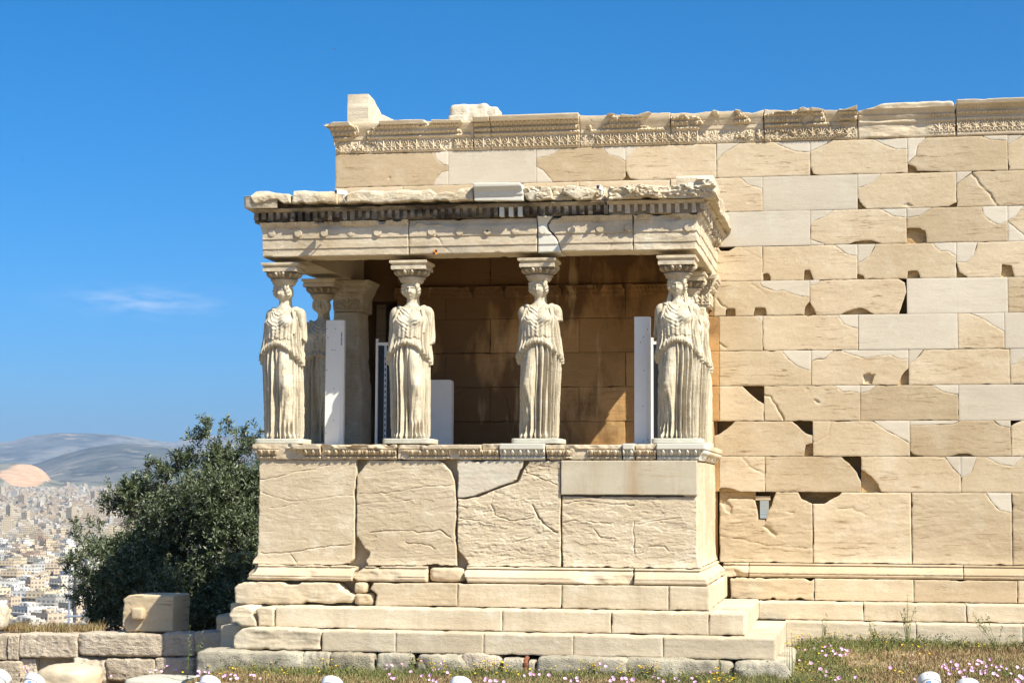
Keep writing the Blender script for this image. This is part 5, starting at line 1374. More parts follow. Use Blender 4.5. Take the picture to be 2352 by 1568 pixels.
def caryatid(name, loc, label, flip, sd, turn=0.0, hturn=0.0, arms=(None, None), locks=False, worn=.004, eroded=0.0, plinth=(-.31, .31, -.25, .25), rz=0.0, lean=0.0):
    t = thing(name, label, 'statue', loc, 'stone maidens carrying the porch')
    V, Fq = body_surface(flip, sd, worn, lean)
    pcs = [(rotz(V, turn), Fq)]
    hx = lean * .9
    Hv, Hf = head_surface(sd, eroded)
    Hv = rotz(Hv, turn + hturn, 0.0, -.03) + np.array([hx, -.012, 1.945])
    pcs.append((Hv, Hf))
    # hair falling behind the neck and joining head to capital
    p, r = resample([(hx, .045, 2.06), (hx, .07, 1.96), (hx, .085, 1.85), (hx, .10, 1.74), (hx, .115, 1.60)], [.085, .088, .074, .082, .06], 30)
    pcs.append(tube_arr(p, r, 30))
    p, r = resample([(hx, 0, 1.98), (hx, 0, 2.04), (hx, 0, 2.06)], [.085, .105, .11], 8); pcs.append(tube_arr(p, r, 30))
    for sx, arm in zip((-1, 1), arms):
        if arm is None:
            sh = [(sx * .165, .015, 1.70), (sx * .20, .012, 1.665), (sx * .212, .02, 1.60), (sx * .2, .02, 1.52)]; rr = [.05, .068, .06, .045]
        else:
            full = [(sx * .16, .012, 1.705), (sx * .212, .008, 1.668), (sx * .233, .012, 1.57), (sx * .246, .022, 1.45), (sx * .256, .02, 1.36), (sx * .258, -.01, 1.25)]
            rr_ = [.05, .068, .060, .053, .049, .046]
            sh = [q for q in full if q[2] > arm]; rr = rr_[:len(sh)]
            a, b = np.array(full[len(sh) - 1]), np.array(full[min(len(sh), 5)])
            if a[2] > arm and len(sh) < 6:
                f = (a[2] - arm) / (a[2] - b[2]); sh = sh + [tuple(a + (b - a) * f)]; rr = rr + [rr_[len(rr)] * f + rr_[len(rr) - 1] * (1 - f)]
        p, r = resample(sh, rr, 26)
        vv, ff = tube_arr(p, r, 26, sd, .05 if arm else .02)
        pcs.append((rotz(vv, turn), ff))
        # bunched cloth over the shoulder
        p, r = resample([(sx * .105, -.07, 1.70), (sx * .145, -.045, 1.722), (sx * .165, .01, 1.735), (sx * .15, .06, 1.70)], [.022, .028, .028, .03], 16)
        pcs.append((rotz(tube_arr(p, r, 14)[0], turn), tube_arr(p, r, 14)[1]))
        p, r = resample([(sx * .15, -.10, 1.70), (sx * .175, -.115, 1.62), (sx * .185, -.125, 1.52), (sx * .18, -.13, 1.40)], [.016, .018, .018, .016], 16)
        pcs.append((rotz(tube_arr(p, r, 12)[0], turn), tube_arr(p, r, 12)[1]))
        if locks:
            for off in (0, .024):
                p, r = resample([(hx + sx * (.082 + off * .4), .0, 1.90), (hx + sx * (.088 + off), -.012, 1.82), (hx + sx * (.105 + off), -.055, 1.73), (hx + sx * (.10 + off), -.125, 1.64)], [.018, .017, .016, .013], 20)
                vv, ff = tube_arr(p, r, 12)
                vv[:, 0] += .004 * np.sin(vv[:, 2] * 130); pcs.append((vv, ff))
    me = remesh('body', pcs, .0045, M['statue_marble'])
    link('body', me, t, True)
    cv, cf = capital_mesh(sd); me = mesh('echinus', cv + np.array([hx, 0, 0]), cf, M['capital_marble'], True, 50)
    ech = link('echinus', me, t, True)
    av, af = abacus(sd); me = mesh('abacus', av + np.array([hx, 0, 0]), af, M['step_marble'], True, 35)
    link('abacus', me, t, True)
    V, Fs = rock_verts(plinth[1] - plinth[0], plinth[3] - plinth[2], .066, n=16, seed=sd, rough=.04, power=14, fine=.02)
    key = np.round(V, 5); _, i, inv = np.unique(key, axis=0, return_index=True, return_inverse=True)
    V = V[i] + np.array([(plinth[0] + plinth[1]) / 2, (plinth[2] + plinth[3]) / 2, 0])
    link('plinth', mesh('plinth', V, inv.ravel()[Fs], M['plinth_stone'], True, 50), t, True)
    t.rotation_euler.z = rz
    return t
mk('plinth_stone', (0.44, 0.42, 0.36), (0.52, 0.50, 0.43), (0.30, 0.27, 0.2), 0.4, (0.58, 0.55, 0.48), 0.5, 0.3, tint=.04, rough=.8)
YS = PF + .26
zs = Z_f + .001
def sx_(px, Y=YS): return onY(px, 700, Y)[0]
caryatid('maiden_statue', (sx_(655), YS, zs), 'stone maiden at the west corner, one upper arm kept, head turned away from the porch', 1, 1, turn=-.14, hturn=-.20, arms=(None, 1.315), worn=.007, eroded=.45, lean=-.018)
caryatid('maiden_statue', (sx_(946), YS, zs), 'clean pale stone maiden with both upper arms kept and a sharp face', 1, 2, turn=-.02, hturn=-.02, arms=(1.27, 1.26), worn=.0015, eroded=.0)
caryatid('maiden_statue', (sx_(1239), YS, zs), 'stone maiden with a battered face and one short broken arm stump at the shoulder', -1, 3, turn=-.02, hturn=-.10, arms=(None, 1.53), worn=.004, eroded=.35)
caryatid('maiden_statue', (sx_(1557), YS, zs), 'worn stone maiden at the east corner with long locks and a dark shaded face', -1, 4, turn=.0, hturn=-.05, arms=(1.31, None), locks=True, worn=.009, eroded=.35)
YR = 24.85
caryatid('maiden_statue', (sx_(741, YR), YR, zs), 'stone maiden standing in shade behind the west corner statue and a white post', 1, 5, turn=.0, hturn=.0, arms=(None, None), worn=.004, eroded=.2)
caryatid('maiden_statue', (sx_(1582, YR), YR, zs), 'sunlit stone maiden standing half hidden behind the east corner statue', -1, 6, turn=.0, hturn=.12, arms=(None, None), worn=.006, eroded=.3)

# ---------------------------------------------------------------- restorers' posts, frames and panels on the porch floor
def post(name, pxa, pxb, py_top, Y, label, slots, sd):
    xa, xb = onY(pxa, 900, Y)[0], onY(pxb, 900, Y)[0]
    w_ = xb - xa; zt = onY((pxa + pxb) / 2, py_top, Y)[1]
    t = thing(name, label, 'support post', ((xa + xb) / 2, Y, zs), 'white posts between the statues')
    H = zt - zs; c = .045; hw = w_ / 2; dd = .16
    ol = [(-hw, 0), (hw - c, 0), (hw, c), (hw, dd - c), (hw - c, dd), (-hw, dd)]
    V = [(x, y, 0) for x, y in ol] + [(x, y, H) for x, y in ol]
    n = len(ol); Fs = [tuple(range(n))[::-1], tuple(range(n, 2 * n))] + [(i, (i + 1) % n, n + (i + 1) % n, n + i) for i in range(n)]
    me = mesh('casing', V, Fs, M['white_paint'], False); cs = link('casing', me, t, True)
    b = MB()
    for (u, v) in slots:
        b.lathe([(.006, -.004), (.006, .002), (.003, .003)], 10, (-hw + u * w_, 0, v * H), Matrix.Rotation(R(90), 3, 'X'))
    b.build('screw_hole', M['black_plastic'], cs, True)
    return t, hw, H, c
t, hw, H, c = post('support_post', 747, 787, 735, 23.6, 'white octagonal post standing in front of the shaded rear statue', [(.05, .93), (.55, .93), (.12, .86), (.35, .76), (.52, .76), (.08, .60), (.5, .45), (.06, .1), (.5, .2)], 1)
b = MB()
for k in range(11):
    z = H * .80 + k * .016; wk = (.014, .020, .010, .018)[k % 4]
    b.box(hw - c * .62 - wk / 2, hw - c * .62 + wk / 2, c * .38 - .0, c * .38 + .001, z, z + .009)
V = np.concatenate(b.v)
V[:, 1] = (V[:, 0] - (hw - c)) - .0015 + (V[:, 1] - c * .38)
link('printed_mark', mesh('printed_mark', V, b.f, M['blue_ink'], False), t, True)
post('support_post', 1457, 1493, 727, 23.33, 'white octagonal post standing beside the east corner statue', [(.85, .90), (.6, .84), (.4, .80), (.62, .58), (.55, .30), (.85, .04), (.6, .03)], 2)
def frame(pxa, pxb, py, Y, label, strip=True):
    xa, xb = onY(pxa, 900, Y)[0], onY(pxb, 900, Y)[0]; zt = onY(pxa, py, Y)[1]
    t = thing('steel_frame', label, 'steel frame', ((xa + xb) / 2, Y, zs))
    hw = (xb - xa) / 2; H = zt - zs; s = .03
    for x in (-hw, hw - s):
        b = MB(); b.box(x, x + s, 0, .05, 0, H); b.build('upright', M['white_paint'], t, True, False)
    b = MB(); b.box(-hw + s, hw - s, .005, .045, H - .09, H - .05); b.build('crossbar', M['white_paint'], t, True, False)
    b = MB(); b.box(-hw + s + .001, hw - s - .001, .03, .04, .0, H - .09); b.build('dark_panel', M['dark_glass'], t, True, False)
    if strip:
        b = MB(); b.box(-.018, .018, .02, .028, 0, H - .09); st = b.build('slotted_strip', M['grey_steel'], t, True, False)
        b = MB()
        for k in range(16): b.box(-.008, .008, .017, .0195, .06 + k * .075, .06 + k * .075 + .035)
        b.build('slot', M['black_plastic'], st, True, False)
    return t
frame(862, 906, 778, 24.6, 'white steel frame with a slotted strip before the dark doorway')
frame(1495, 1530, 775, 24.6, 'narrow white steel frame half hidden behind the east corner statue', False)
xa, xb = onY(972, 940, 25.2)[0], onY(1037, 940, 25.2)[0]; zt = onY(1010, 872, 25.2)[1]
ol = []
hw, H = (xb - xa) / 2, zt - zs
for cx_, cz_, a0 in ((hw - .035, H - .035, 0), (-hw + .035, H - .035, 90)):
    for k in range(7): ol.append((cx_ + .035 * math.cos(R(a0 + 15 * k)), cz_ + .035 * math.sin(R(a0 + 15 * k))))
ol = [(hw, 0)] + ol + [(-hw, 0)]
n = len(ol)
V = [(x, 0, z) for x, z in ol] + [(x, .14, z) for x, z in ol]
Fs = [tuple(range(n))[::-1], tuple(range(n, 2 * n))] + [(i, (i + 1) % n, n + (i + 1) % n, n + i) for i in range(n)]
t = thing('equipment_cabinet', 'plain grey-white round-cornered cabinet standing behind the clean-faced statue', 'cabinet', ((xa + xb) / 2, 25.2, zs))
link('casing', mesh('casing', V, Fs, M['panel_paint'], True, 40), t, True)
b = MB(); b.box(-hw + .012, hw - .012, -.004, .002, .05, .058); b.build('seam', M['grey_steel'], t, True, False)
# blue board leaning behind the frame
x_, z_ = onY(912, 915, 24.9)
b = MB(); b.box(-.03, .03, 0, .02, 0, .62, ); 
solo('blue_board', b.mesh('blue_board', M['blue_ink'], False), (x_, 24.9, zs), 'narrow dark blue board standing beside the steel frame', 'board')

# ---------------------------------------------------------------- small things fixed to the temple
def camera_thing(px, py, Y, yaw, label, arm):
    x, z = onY(px, py, Y)
    t = thing('security_camera', label, 'camera', (x, Y, z), 'cameras on the cornice', yaw); t.scale = (.62, .62, .62)
    b = MB(); b.box(-.035, .035, -.16, .10, .0, .075); b.build('housing', M['white_paint'], t, True, False)
    b = MB(); b.box(-.042, .042, -.19, .09, .0755, .084); b.build('sun_shield', M['white_paint'], t, True, False)
    b = MB(); b.lathe([(.026, 0), (.026, .012), (.018, .013)], 16, (0, -.161, .036), Matrix.Rotation(R(90), 3, 'X')); b.build('lens', M['black_plastic'], t, True)
    b = MB(); b.tube([(0, .0, -.001), (0, .02, -.05)] + arm, .014, 8); b.build('bracket', M['grey_steel'], t, True)
    return t
camera_thing(786, 447, PF - .36, R(-35), 'small white camera on a bracket fixed to the cornice near its west end', [(.0, .05, -.10), (-.06, .15, -.14)])
camera_thing(1378, 437, PF - .33, R(-5), 'small white camera on the broken cornice near its east end', [(0, .06, -.08), (0, .12, -.08)])
x, z = onY(999.6, 579, PF - .004); 
t = thing('survey_target', 'small black and orange chequered survey mark stuck on the architrave', 'survey mark', (x, PF - .008, z))
s = .029
b = MB(); b.box(-s, s, .001, .006, -s, s); b.build('plate', M['orange_paint'], t, True, False)
b = MB(); b.box(-s, -.001, -.001, .0008, -s, -.001); b.box(.001, s, -.001, .0008, .001, s); b.build('black_square', M['black_plastic'], t, True, False)
# ---------------------------------------------------------------- terrain
def ground_z(x, y):
    x, y = np.asarray(x, float), np.asarray(y, float)
    z = np.full(np.broadcast(x, y).shape, -.02)
    z = z + .19 * sstep(XR + .5, XR + 1.6, x) * sstep(21.4, 25.0, y)
    z = z - .45 * sstep(XL + .2, XL - 1.0, x) * sstep(19.0, 21.3, y)
    z = z + .025 * fbm(P3(x * 1.3, y * 1.3, 0), 3, 4)
    back = sstep(24.6, 25.6, y) * sstep(XL + 1.5, XL + .3, x)
    z = z - 1.0 * back
    z = z - 84 * sstep(40, 190, y + 3 * vnoise(P3(x * .05, y * .05, 0), 3))
    z = z - 84 * sstep(160, 420, np.abs(x)) * (1 - sstep(40, 190, y))
    z = z - 84 * sstep(160, 420, -y) * (1 - sstep(160, 420, np.abs(x)))
    far = np.hypot(x, y)
    z = np.where(far > 600, z + 88 * sstep(1600, 8200, far) + 4 * fbm(P3(x / 900, y / 900, 0), 3, 9) * sstep(600, 1500, far), z)
    return z
def nonuni(lo, hi, c0, c1, step, n):
    a = np.arange(c0, c1 + 1e-6, step)
    g = lambda L: step * ((np.arange(1, n + 1) / n) ** 4) * (L / step)
    return np.concatenate([c0 - g(c0 - lo)[::-1], a, c1 + g(hi - c1)])
gx = nonuni(-45000, 45000, -14, 6, .16, 70); gy = nonuni(-45000, 45000, 16, 30, .16, 80)
GX, GY = np.meshgrid(gx, gy, indexing='ij'); GZ = ground_z(GX, GY)
idx = np.arange(GX.size).reshape(GX.shape)
gf = np.stack([idx[:-1, :-1], idx[1:, :-1], idx[1:, 1:], idx[:-1, 1:]], -1).reshape(-1, 4)
def ground_mat():
    m = NT('earth')
    xyz = m.sepxyz()
    n1 = m.noise(1.4, 4, 0.6)
    n2 = m.noise(9, 6, 0.7)
    dry = m.mix(m.ramp(n2, [(0.35, 0.0), (0.65, 1.0)]), (0.21, 0.135, 0.07), (0.36, 0.265, 0.155))
    grn = m.mix(m.ramp(n2, [(0.35, 0.0), (0.65, 1.0)]), (0.12, 0.12, 0.035), (0.24, 0.21, 0.08))
    c = m.mix(m.ramp(n1, [(0.48, 0.0), (0.60, 1.0)]), dry, grn)
    v = m.n.new("ShaderNodeTexVoronoi"); v.inputs["Scale"].default_value = 42; m.put(v.inputs["Vector"], m.c.outputs["Object"])
    peb = m.math('MULTIPLY', m.ramp(v.outputs[0], [(0.20, 1.0), (0.36, 0.0)]), m.ramp(m.noise(2.3, 3, 0.6, m.mapv(loc=(4, 2, 0))), [(0.42, 0.0), (0.52, 1.0)]))
    c = m.mix(peb, c, m.mix(m.rand(), (0.62, 0.55, 0.47), (0.5, 0.43, 0.36)))
    # rock of the cliff, then the plain
    cl = m.mix(m.ramp(m.noise(.08, 5, .6), [(0.4, 0), (0.6, 1)]), (0.30, 0.24, 0.17), (0.16, 0.17, 0.09))
    c = m.mix(m.ramp(m.math('MULTIPLY', xyz[2], -.1), [(0.15, 0.0), (0.4, 1.0)]), c, cl)
    cp = m.mix(m.ramp(m.noise(.012, 5, .6), [(0.4, 0), (0.6, 1)]), (0.30, 0.27, 0.23), (0.15, 0.16, 0.11))
    c = m.mix(m.ramp(m.math('MULTIPLY', xyz[2], -.01), [(0.35, 0.0), (0.42, 1.0)]), c, cp)
    m.bump(m.math('ADD', m.noise(30, 5, .7), m.math('MULTIPLY', peb, .6)), .8, .02)
    return m.fin(c, .95, .1)
M['earth'] = ground_mat()
o = link('ground', mesh('ground', np.stack([GX, GY, GZ], -1).reshape(-1, 3), gf, M['earth'], True, 0)); tag(o, kind='structure')

# ---------------------------------------------------------------- far hills
def hill_mat(name, a, b, quarry=None):
    m = NT(name)
    n1 = m.noise(.0016, 6, .62)
    c = m.mix(m.ramp(n1, [(0.42, 0.0), (0.60, 1.0)]), a, b)
    c = m.mix(m.ramp(m.noise(.0045, 7, .75), [(0.47, 0.0), (0.60, .85)]), c, tuple(.35 * x for x in a))
    c = m.mix(m.ramp(m.noise(.0028, 6, .7, m.mapv(loc=(900, 40, 0))), [(0.56, 0.0), (0.66, .8)]), c, (0.30, 0.25, 0.18))
    if quarry:
        cx_, cy_, cz_, sx, sy = quarry
        mp = m.mapv(loc=(-cx_, -cy_, -cz_)); mp = m.mapv(rot=(0, 0, math.atan2(cx_, cy_)), src=mp); mp = m.mapv((1 / sx, 1 / 3000, 1 / sy), src=mp)
        ln = m.n.new("ShaderNodeVectorMath"); ln.operation = 'LENGTH'; m.put(ln.inputs[0], mp)
        d = m.math('ADD', ln.outputs["Value"], m.math('MULTIPLY', m.math('SUBTRACT', m.noise(.006, 5, .6), .5), .9))
        q = m.mix(m.ramp(m.noise(.02, 4, .6, m.mapv((1, 1, 4))), [(0.4, 0), (0.6, 1)]), (0.42, 0.25, 0.13), (0.52, 0.34, 0.20))
        c = m.mix(m.ramp(d, [(0.86, 1.0), (1.0, 0.0)]), c, q)
    return m.fin(c, .95, .05)
def ridge(name, D, prof_px, span, z_base, mat, sd, rough=22):
    pxs = np.linspace(-3400, 3600, 620)
    pxk = [p[0] for p in prof_px]; pyk = [p[1] for p in prof_px]
    crest_y = np.interp(pxs, pxk, pyk)
    nr = 70
    k = np.linspace(-1, 1, nr)
    V = np.zeros((len(pxs), nr, 3))
    for i, (px, cy) in enumerate(zip(pxs, crest_y)):
        d = ray(px, cy); az_ = math.atan2(d[0], d[1])
        zc = CZ + d[2] / math.hypot(d[0], d[1]) * D
        r = D + k * span
        shp = np.clip(1 - np.abs(k), 0, 1) ** .8
        V[i, :, 0] = r * math.sin(az_); V[i, :, 1] = r * math.cos(az_)
        V[i, :, 2] = z_base + (zc - z_base) * shp
    n = fbm(V / 900.0, 5, sd); rg = ridged(V * np.array([1, 1, 0]) / 700.0, 4, sd)
    shp = np.clip(1 - np.abs(k), 0, 1)[None, :]
    V[..., 2] += rough * (n + .8 * rg - .5) * np.minimum(shp * 4, 1) * (1.0 - .75 * (shp > .9))
    idx = np.arange(len(pxs) * nr).reshape(len(pxs), nr)
    f = np.stack([idx[:-1, :-1], idx[1:, :-1], idx[1:, 1:], idx[:-1, 1:]], -1).reshape(-1, 4)
    o = link(name, mesh(name, V.reshape(-1, 3), f, mat, True, 0)); return tag(o, kind='structure')
ridge('mountains', 15500, [(-3400, 1010), (-1500, 1000), (-500, 1020), (-60, 1018), (30, 1010), (70, 999), (130, 992), (200, 993), (280, 998), (340, 1006), (395, 1013), (440, 1004), (475, 998), (560, 1000), (900, 1005), (1500, 990), (2400, 1000), (3600, 1010)], 3200, 0, hill_mat('far_scrub', (0.075, 0.078, 0.07), (0.15, 0.14, 0.12)), 3, 30)
ridge('hills', 10600, [(-3400, 1060), (-1200, 1050), (-300, 1085), (0, 1080), (90, 1062), (150, 1040), (210, 1026), (275, 1017), (330, 1020), (400, 1028), (470, 1032), (700, 1030), (1500, 1040), (3600, 1050)], 2400, 0, hill_mat('scrub', (0.06, 0.064, 0.05), (0.13, 0.12, 0.095)), 8, 26)
q0 = ray(45, 1090); qa = math.atan2(q0[0], q0[1]); qD = 8050
ridge('quarry_hill', 8500, [(-3400, 1100), (-700, 1100), (-260, 1075), (-120, 1062), (0, 1064), (30, 1061), (75, 1066), (100, 1078), (115, 1098), (140, 1106), (400, 1110), (3600, 1110)], 900, -4,
      hill_mat('quarry_scrub', (0.12, 0.12, 0.07), (0.2, 0.18, 0.12), (qD * math.sin(qa) + 25, qD * math.cos(qa), CZ + q0[2] / math.hypot(q0[0], q0[1]) * qD, 112, 52)), 13, 8)

# ---------------------------------------------------------------- the city below
def city_mat(name, attr):
    m = NT(name)
    if attr:
        a = m.n.new("ShaderNodeAttribute"); a.attribute_name = 'wall_colour'; c = a.outputs["Color"]
    else:
        c = m.ramp(m.rand(), [(0.0, (0.52, 0.47, 0.38)), (0.14, (0.60, 0.57, 0.51)), (0.26, (0.49, 0.39, 0.26)), (0.42, (0.48, 0.38, 0.27)), (0.56, (0.55, 0.46, 0.31)), (0.70, (0.36, 0.34, 0.30)), (0.80, (0.62, 0.59, 0.54)), (0.95, (0.36, 0.24, 0.17))], 'CONSTANT')
    g = m.n.new("ShaderNodeNewGeometry")
    sx = m.sepxyz(g.outputs["Normal"])
    # window openings in rows on the upright faces
    xyz = m.sepxyz()
    hx = m.math('ADD', m.math('MULTIPLY', xyz[0], 1.0), m.math('MULTIPLY', xyz[1], 1.0))
    fx_ = m.math('FRACT', m.math('MULTIPLY', hx, .30)); fz_ = m.math('FRACT', m.math('MULTIPLY', xyz[2], 1 / 3.1))
    win = m.math('MULTIPLY', m.math('MULTIPLY', m.math('GREATER_THAN', fx_, .42), m.math('GREATER_THAN', fz_, .35)), m.math('LESS_THAN', fz_, .82))
    win = m.math('MULTIPLY', win, m.math('LESS_THAN', m.math('ABSOLUTE', sx[2]), .5))
    c = m.mix(m.math('MULTIPLY', win, .75), c, (0.10, 0.10, 0.105))
    return m.fin(c, .9, .1)
M['city_wall'] = city_mat('city_wall', False); M['city_mass'] = city_mat('city_mass', True)
rng = np.random.default_rng(77)
def house_boxes(rg):
    w_, d_ = rg.uniform(9, 20), rg.uniform(9, 17); fl = int(rg.integers(3, 8)); h = fl * 3.1 + .6
    bx_ = [(-w_ / 2, w_ / 2, -d_ / 2, d_ / 2, 0, h)]
    for f in range(1, fl):
        if rg.random() < .75: bx_.append((-w_ / 2 - .02, w_ / 2 - .02 - rg.uniform(0, 3), -d_ / 2 - 1.3, -d_ / 2 + .02, f * 3.1 - .12, f * 3.1 + .85))
    bx_.append((-w_ * .2, w_ * rg.uniform(.0, .3), -d_ * .2, d_ * .25, h, h + 2.6))
    for k in range(int(rg.integers(1, 4))):
        x, y = rg.uniform(-w_ * .4, w_ * .35), rg.uniform(-d_ * .4, d_ * .3); bx_.append((x, x + 1.2, y, y + .9, h, h + 1.3))
    bx_.append((-w_ / 2, w_ / 2, -d_ / 2, -d_ / 2 + .25, h, h + .9)); bx_.append((w_ / 2 - .25, w_ / 2, -d_ / 2 + .25, d_ / 2, h, h + .9))
    return bx_
protos = []
for k in range(14):
    b = MB()
    for i, q in enumerate(house_boxes(rng)):
        e = .004 * (i % 5); b.box(q[0] - e, q[1] + e, q[2] - e, q[3] + e, q[4] - (3 if i == 0 else 0), q[5] + e)
    protos.append(b.mesh('apartment_block', M['city_wall'], False))
spots = []
r = 560.0
while r < 7600:
    step = 21 + r * .0012
    a0, a1 = math.atan2(*ray(-1000, 1085)[:2]), math.atan2(*ray(1000, 1085)[:2])
    n = int((a1 - a0) * r / step)
    for i in range(n):
        az_ = a0 + (i + rng.uniform(.1, .9)) / n * (a1 - a0); rr_ = r + rng.uniform(-.4, .4) * step
        if rng.random() < .10 + .25 * (vnoise(np.array([[rr_ * math.sin(az_) / 160, rr_ * math.cos(az_) / 160, 0]]), 5)[0] > .45): continue
        spots.append((rr_, az_))
    r += step
spots.sort()
avis0, avis1 = math.atan2(*ray(-25, 1085)[:2]), math.atan2(*ray(250, 1085)[:2])
near_, rest = [], []
for s in spots:
    x, y = s[0] * math.sin(s[1]), s[0] * math.cos(s[1])
    (near_ if (len(near_) < 290 and avis0 < s[1] < avis1) else rest).append((x, y, s[0]))
zn_ = ground_z(np.array([s[0] for s in near_]), np.array([s[1] for s in near_]))
rows = ('pale flat-roofed apartment block in the nearest rows of the city below', 'flat-roofed apartment block in the middle rows of the city below', 'small distant apartment block in the city below, partly veiled by haze')
for i, ((x, y, d), z) in enumerate(zip(near_, zn_)):
    o = bpy.data.objects.new('apartment_block', protos[int(rng.integers(len(protos)))]); COL.objects.link(o)
    o.location = (x, y, float(z)); o.rotation_euler = (0, 0, rng.uniform(-.3, .3) + (.4 if vnoise(np.array([[x / 300, y / 300, 1.]]), 2)[0] > 0 else -.25))
    k = 0 if d < 1000 else 1 if d < 1500 else 2
    tag(o, rows[k], 'building', ('city blocks in the nearest rows', 'city blocks in the middle rows', 'distant city blocks')[k])
# the rest of the city, thousands of blocks that read as one mass
n = len(rest); X = np.array([s[0] for s in rest]); Y = np.array([s[1] for s in rest]); Z = ground_z(X, Y)
ww, dd, hh = rng.uniform(8, 20, n), rng.uniform(8, 18, n), rng.uniform(9, 23, n) * (1 + (rng.random(n) < .03) * .8)
aa = rng.uniform(-.4, .5, n)
def boxes(X, Y, Z0, Z1, ww, dd, aa):
    c, s = np.cos(aa), np.sin(aa); vs_ = []
    for z in (Z0, Z1):
        for sx, sy in ((-1, -1), (1, -1), (1, 1), (-1, 1)):
            lx, ly = sx * ww / 2, sy * dd / 2
            vs_.append(np.stack([X + lx * c - ly * s, Y + lx * s + ly * c, z], -1))
    V = np.stack(vs_, 1).reshape(-1, 3); o = (np.arange(len(X)) * 8)[:, None, None]
    F_ = (np.array([[0, 1, 5, 4], [1, 2, 6, 5], [2, 3, 7, 6], [3, 0, 4, 7], [4, 5, 6, 7]])[None] + o).reshape(-1, 4)
    return V, F_
V1, F1 = boxes(X, Y, Z - 4, Z + hh, ww, dd, aa)
V2, F2 = boxes(X + rng.uniform(-2, 2, n), Y, Z + hh - .1, Z + hh + 2.7, ww * .4, dd * .4, aa)
me = mesh('city', np.concatenate([V1, V2]), np.concatenate([F1, F2 + len(V1)]), M['city_mass'], False)
pal = np.array([(0.66, .61, .52), (.72, .69, .64), (.60, .50, .37), (.58, .48, .36), (.68, .60, .45), (.48, .45, .41), (.74, .72, .68), (.44, .32, .24), (.64, .55, .42)])
ci = rng.choice(len(pal), n, p=[.17, .15, .14, .1, .15, .1, .08, .03, .08])
colr = pal[ci] * rng.uniform(.85, 1.08, n)[:, None]
fc = np.concatenate([np.repeat(colr, 5, 0), np.repeat(colr, 5, 0)])
if len(me.polygons) == len(fc):
    at = me.attributes.new('wall_colour', 'FLOAT_COLOR', 'FACE'); at.data.foreach_set('color', np.concatenate([fc * np.array([.70, .65, .58]), np.ones((len(fc), 1))], 1).ravel().astype(np.float32))
o = link('city', me); tag(o, 'hazy mass of pale city blocks spreading over the plain to the hills', 'city', kind='stuff')
# dark street trees between the blocks
b = []; 
tx = rng.choice(len(spots), 900); TV, TF, tn = [], [], 0
ico = MB(); ico.ball((0, 0, 0), 1, 7, 5); iv, if_ = np.array(ico.v[0]), ico.f
for j in tx:
    s = spots[j]; x, y = s[0] * math.sin(s[1]) + rng.uniform(-9, 9), s[0] * math.cos(s[1]) - 11
    z = float(ground_z(x, y)); q = iv * (1 + .25 * rng.standard_normal((len(iv), 1))) * np.array([rng.uniform(2, 5), rng.uniform(2, 5), rng.uniform(3, 6)]) + np.array([x, y, z + 4])
    TV.append(q); TF += [tuple(i + tn for i in f) for f in if_]; tn += len(q)
plain('town_tree', (0.05, 0.065, 0.03), .9, .1, 0, .3, .3)
o = link('street_trees', mesh('street_trees', np.concatenate(TV), TF, M['town_tree'], True, 0)); tag(o, 'dark green trees scattered between the city blocks', 'trees', kind='stuff')
# ---------------------------------------------------------------- ruined low wall and loose blocks at the left
YL = 23.85
def D2(*p): return [(u * .41673, 914.7 + v * .41673) for u, v in p]
lw = thing('ruined_wall', 'low ruined wall of rough pinkish limestone blocks in two courses', 'wall', (onY(240, 1500, YL)[0], YL, -.4))
def lstone(u0, u1, v0, v1, sd, ey=0.0, rg=.07, mat='pink_stone', dp=.5, pw=18, fine=.045):
    (a, b), (c, d) = D2((u0, v0), (u1, v1))
    x0, z1 = onY(a, b, YL - ey); x1, z0 = onY(c, d, YL - ey)
    rock('wall_stone', x0, x1, YL - ey, YL + dp, z0, z1, M[mat], lw, n=52, seed=sd, rough=rg, power=pw, fine=fine)
lstone(-260, -60, 1300, 1440, 1); lstone(-55, 40, 1302, 1440, 2); lstone(44, 100, 1304, 1440, 3, .02)
lstone(104, 421, 1296, 1430, 4, .03, .06); lstone(426, 900, 1291, 1424, 5, .03, .06, pw=10); lstone(895, 1068, 1292, 1424, 6, .0, .06, pw=10)
lstone(1070, 1300, 1285, 1402, 7, .0, .06)
lstone(-220, 112, 1442, 1600, 8, .05, .09); lstone(112, 195, 1432, 1560, 9, -.02, .12); lstone(390, 585, 1428, 1600, 10, .06, .16, pw=5)
lstone(585, 850, 1434, 1560, 11, .05, .10); lstone(853, 1062, 1428, 1600, 12, .04, .08); lstone(1060, 1290, 1405, 1600, 13, -.1, .08)
bk = MB(); xa, xb = onY(-120, 1500, YL)[0], onY(540, 1500, YL)[0]
bk.box(xa, xb, YL + .12, YL + .62, -1.2, onY(240, 1462, YL)[1]); bk.build('wall_core', M['pink_stone'], lw, smooth=False)
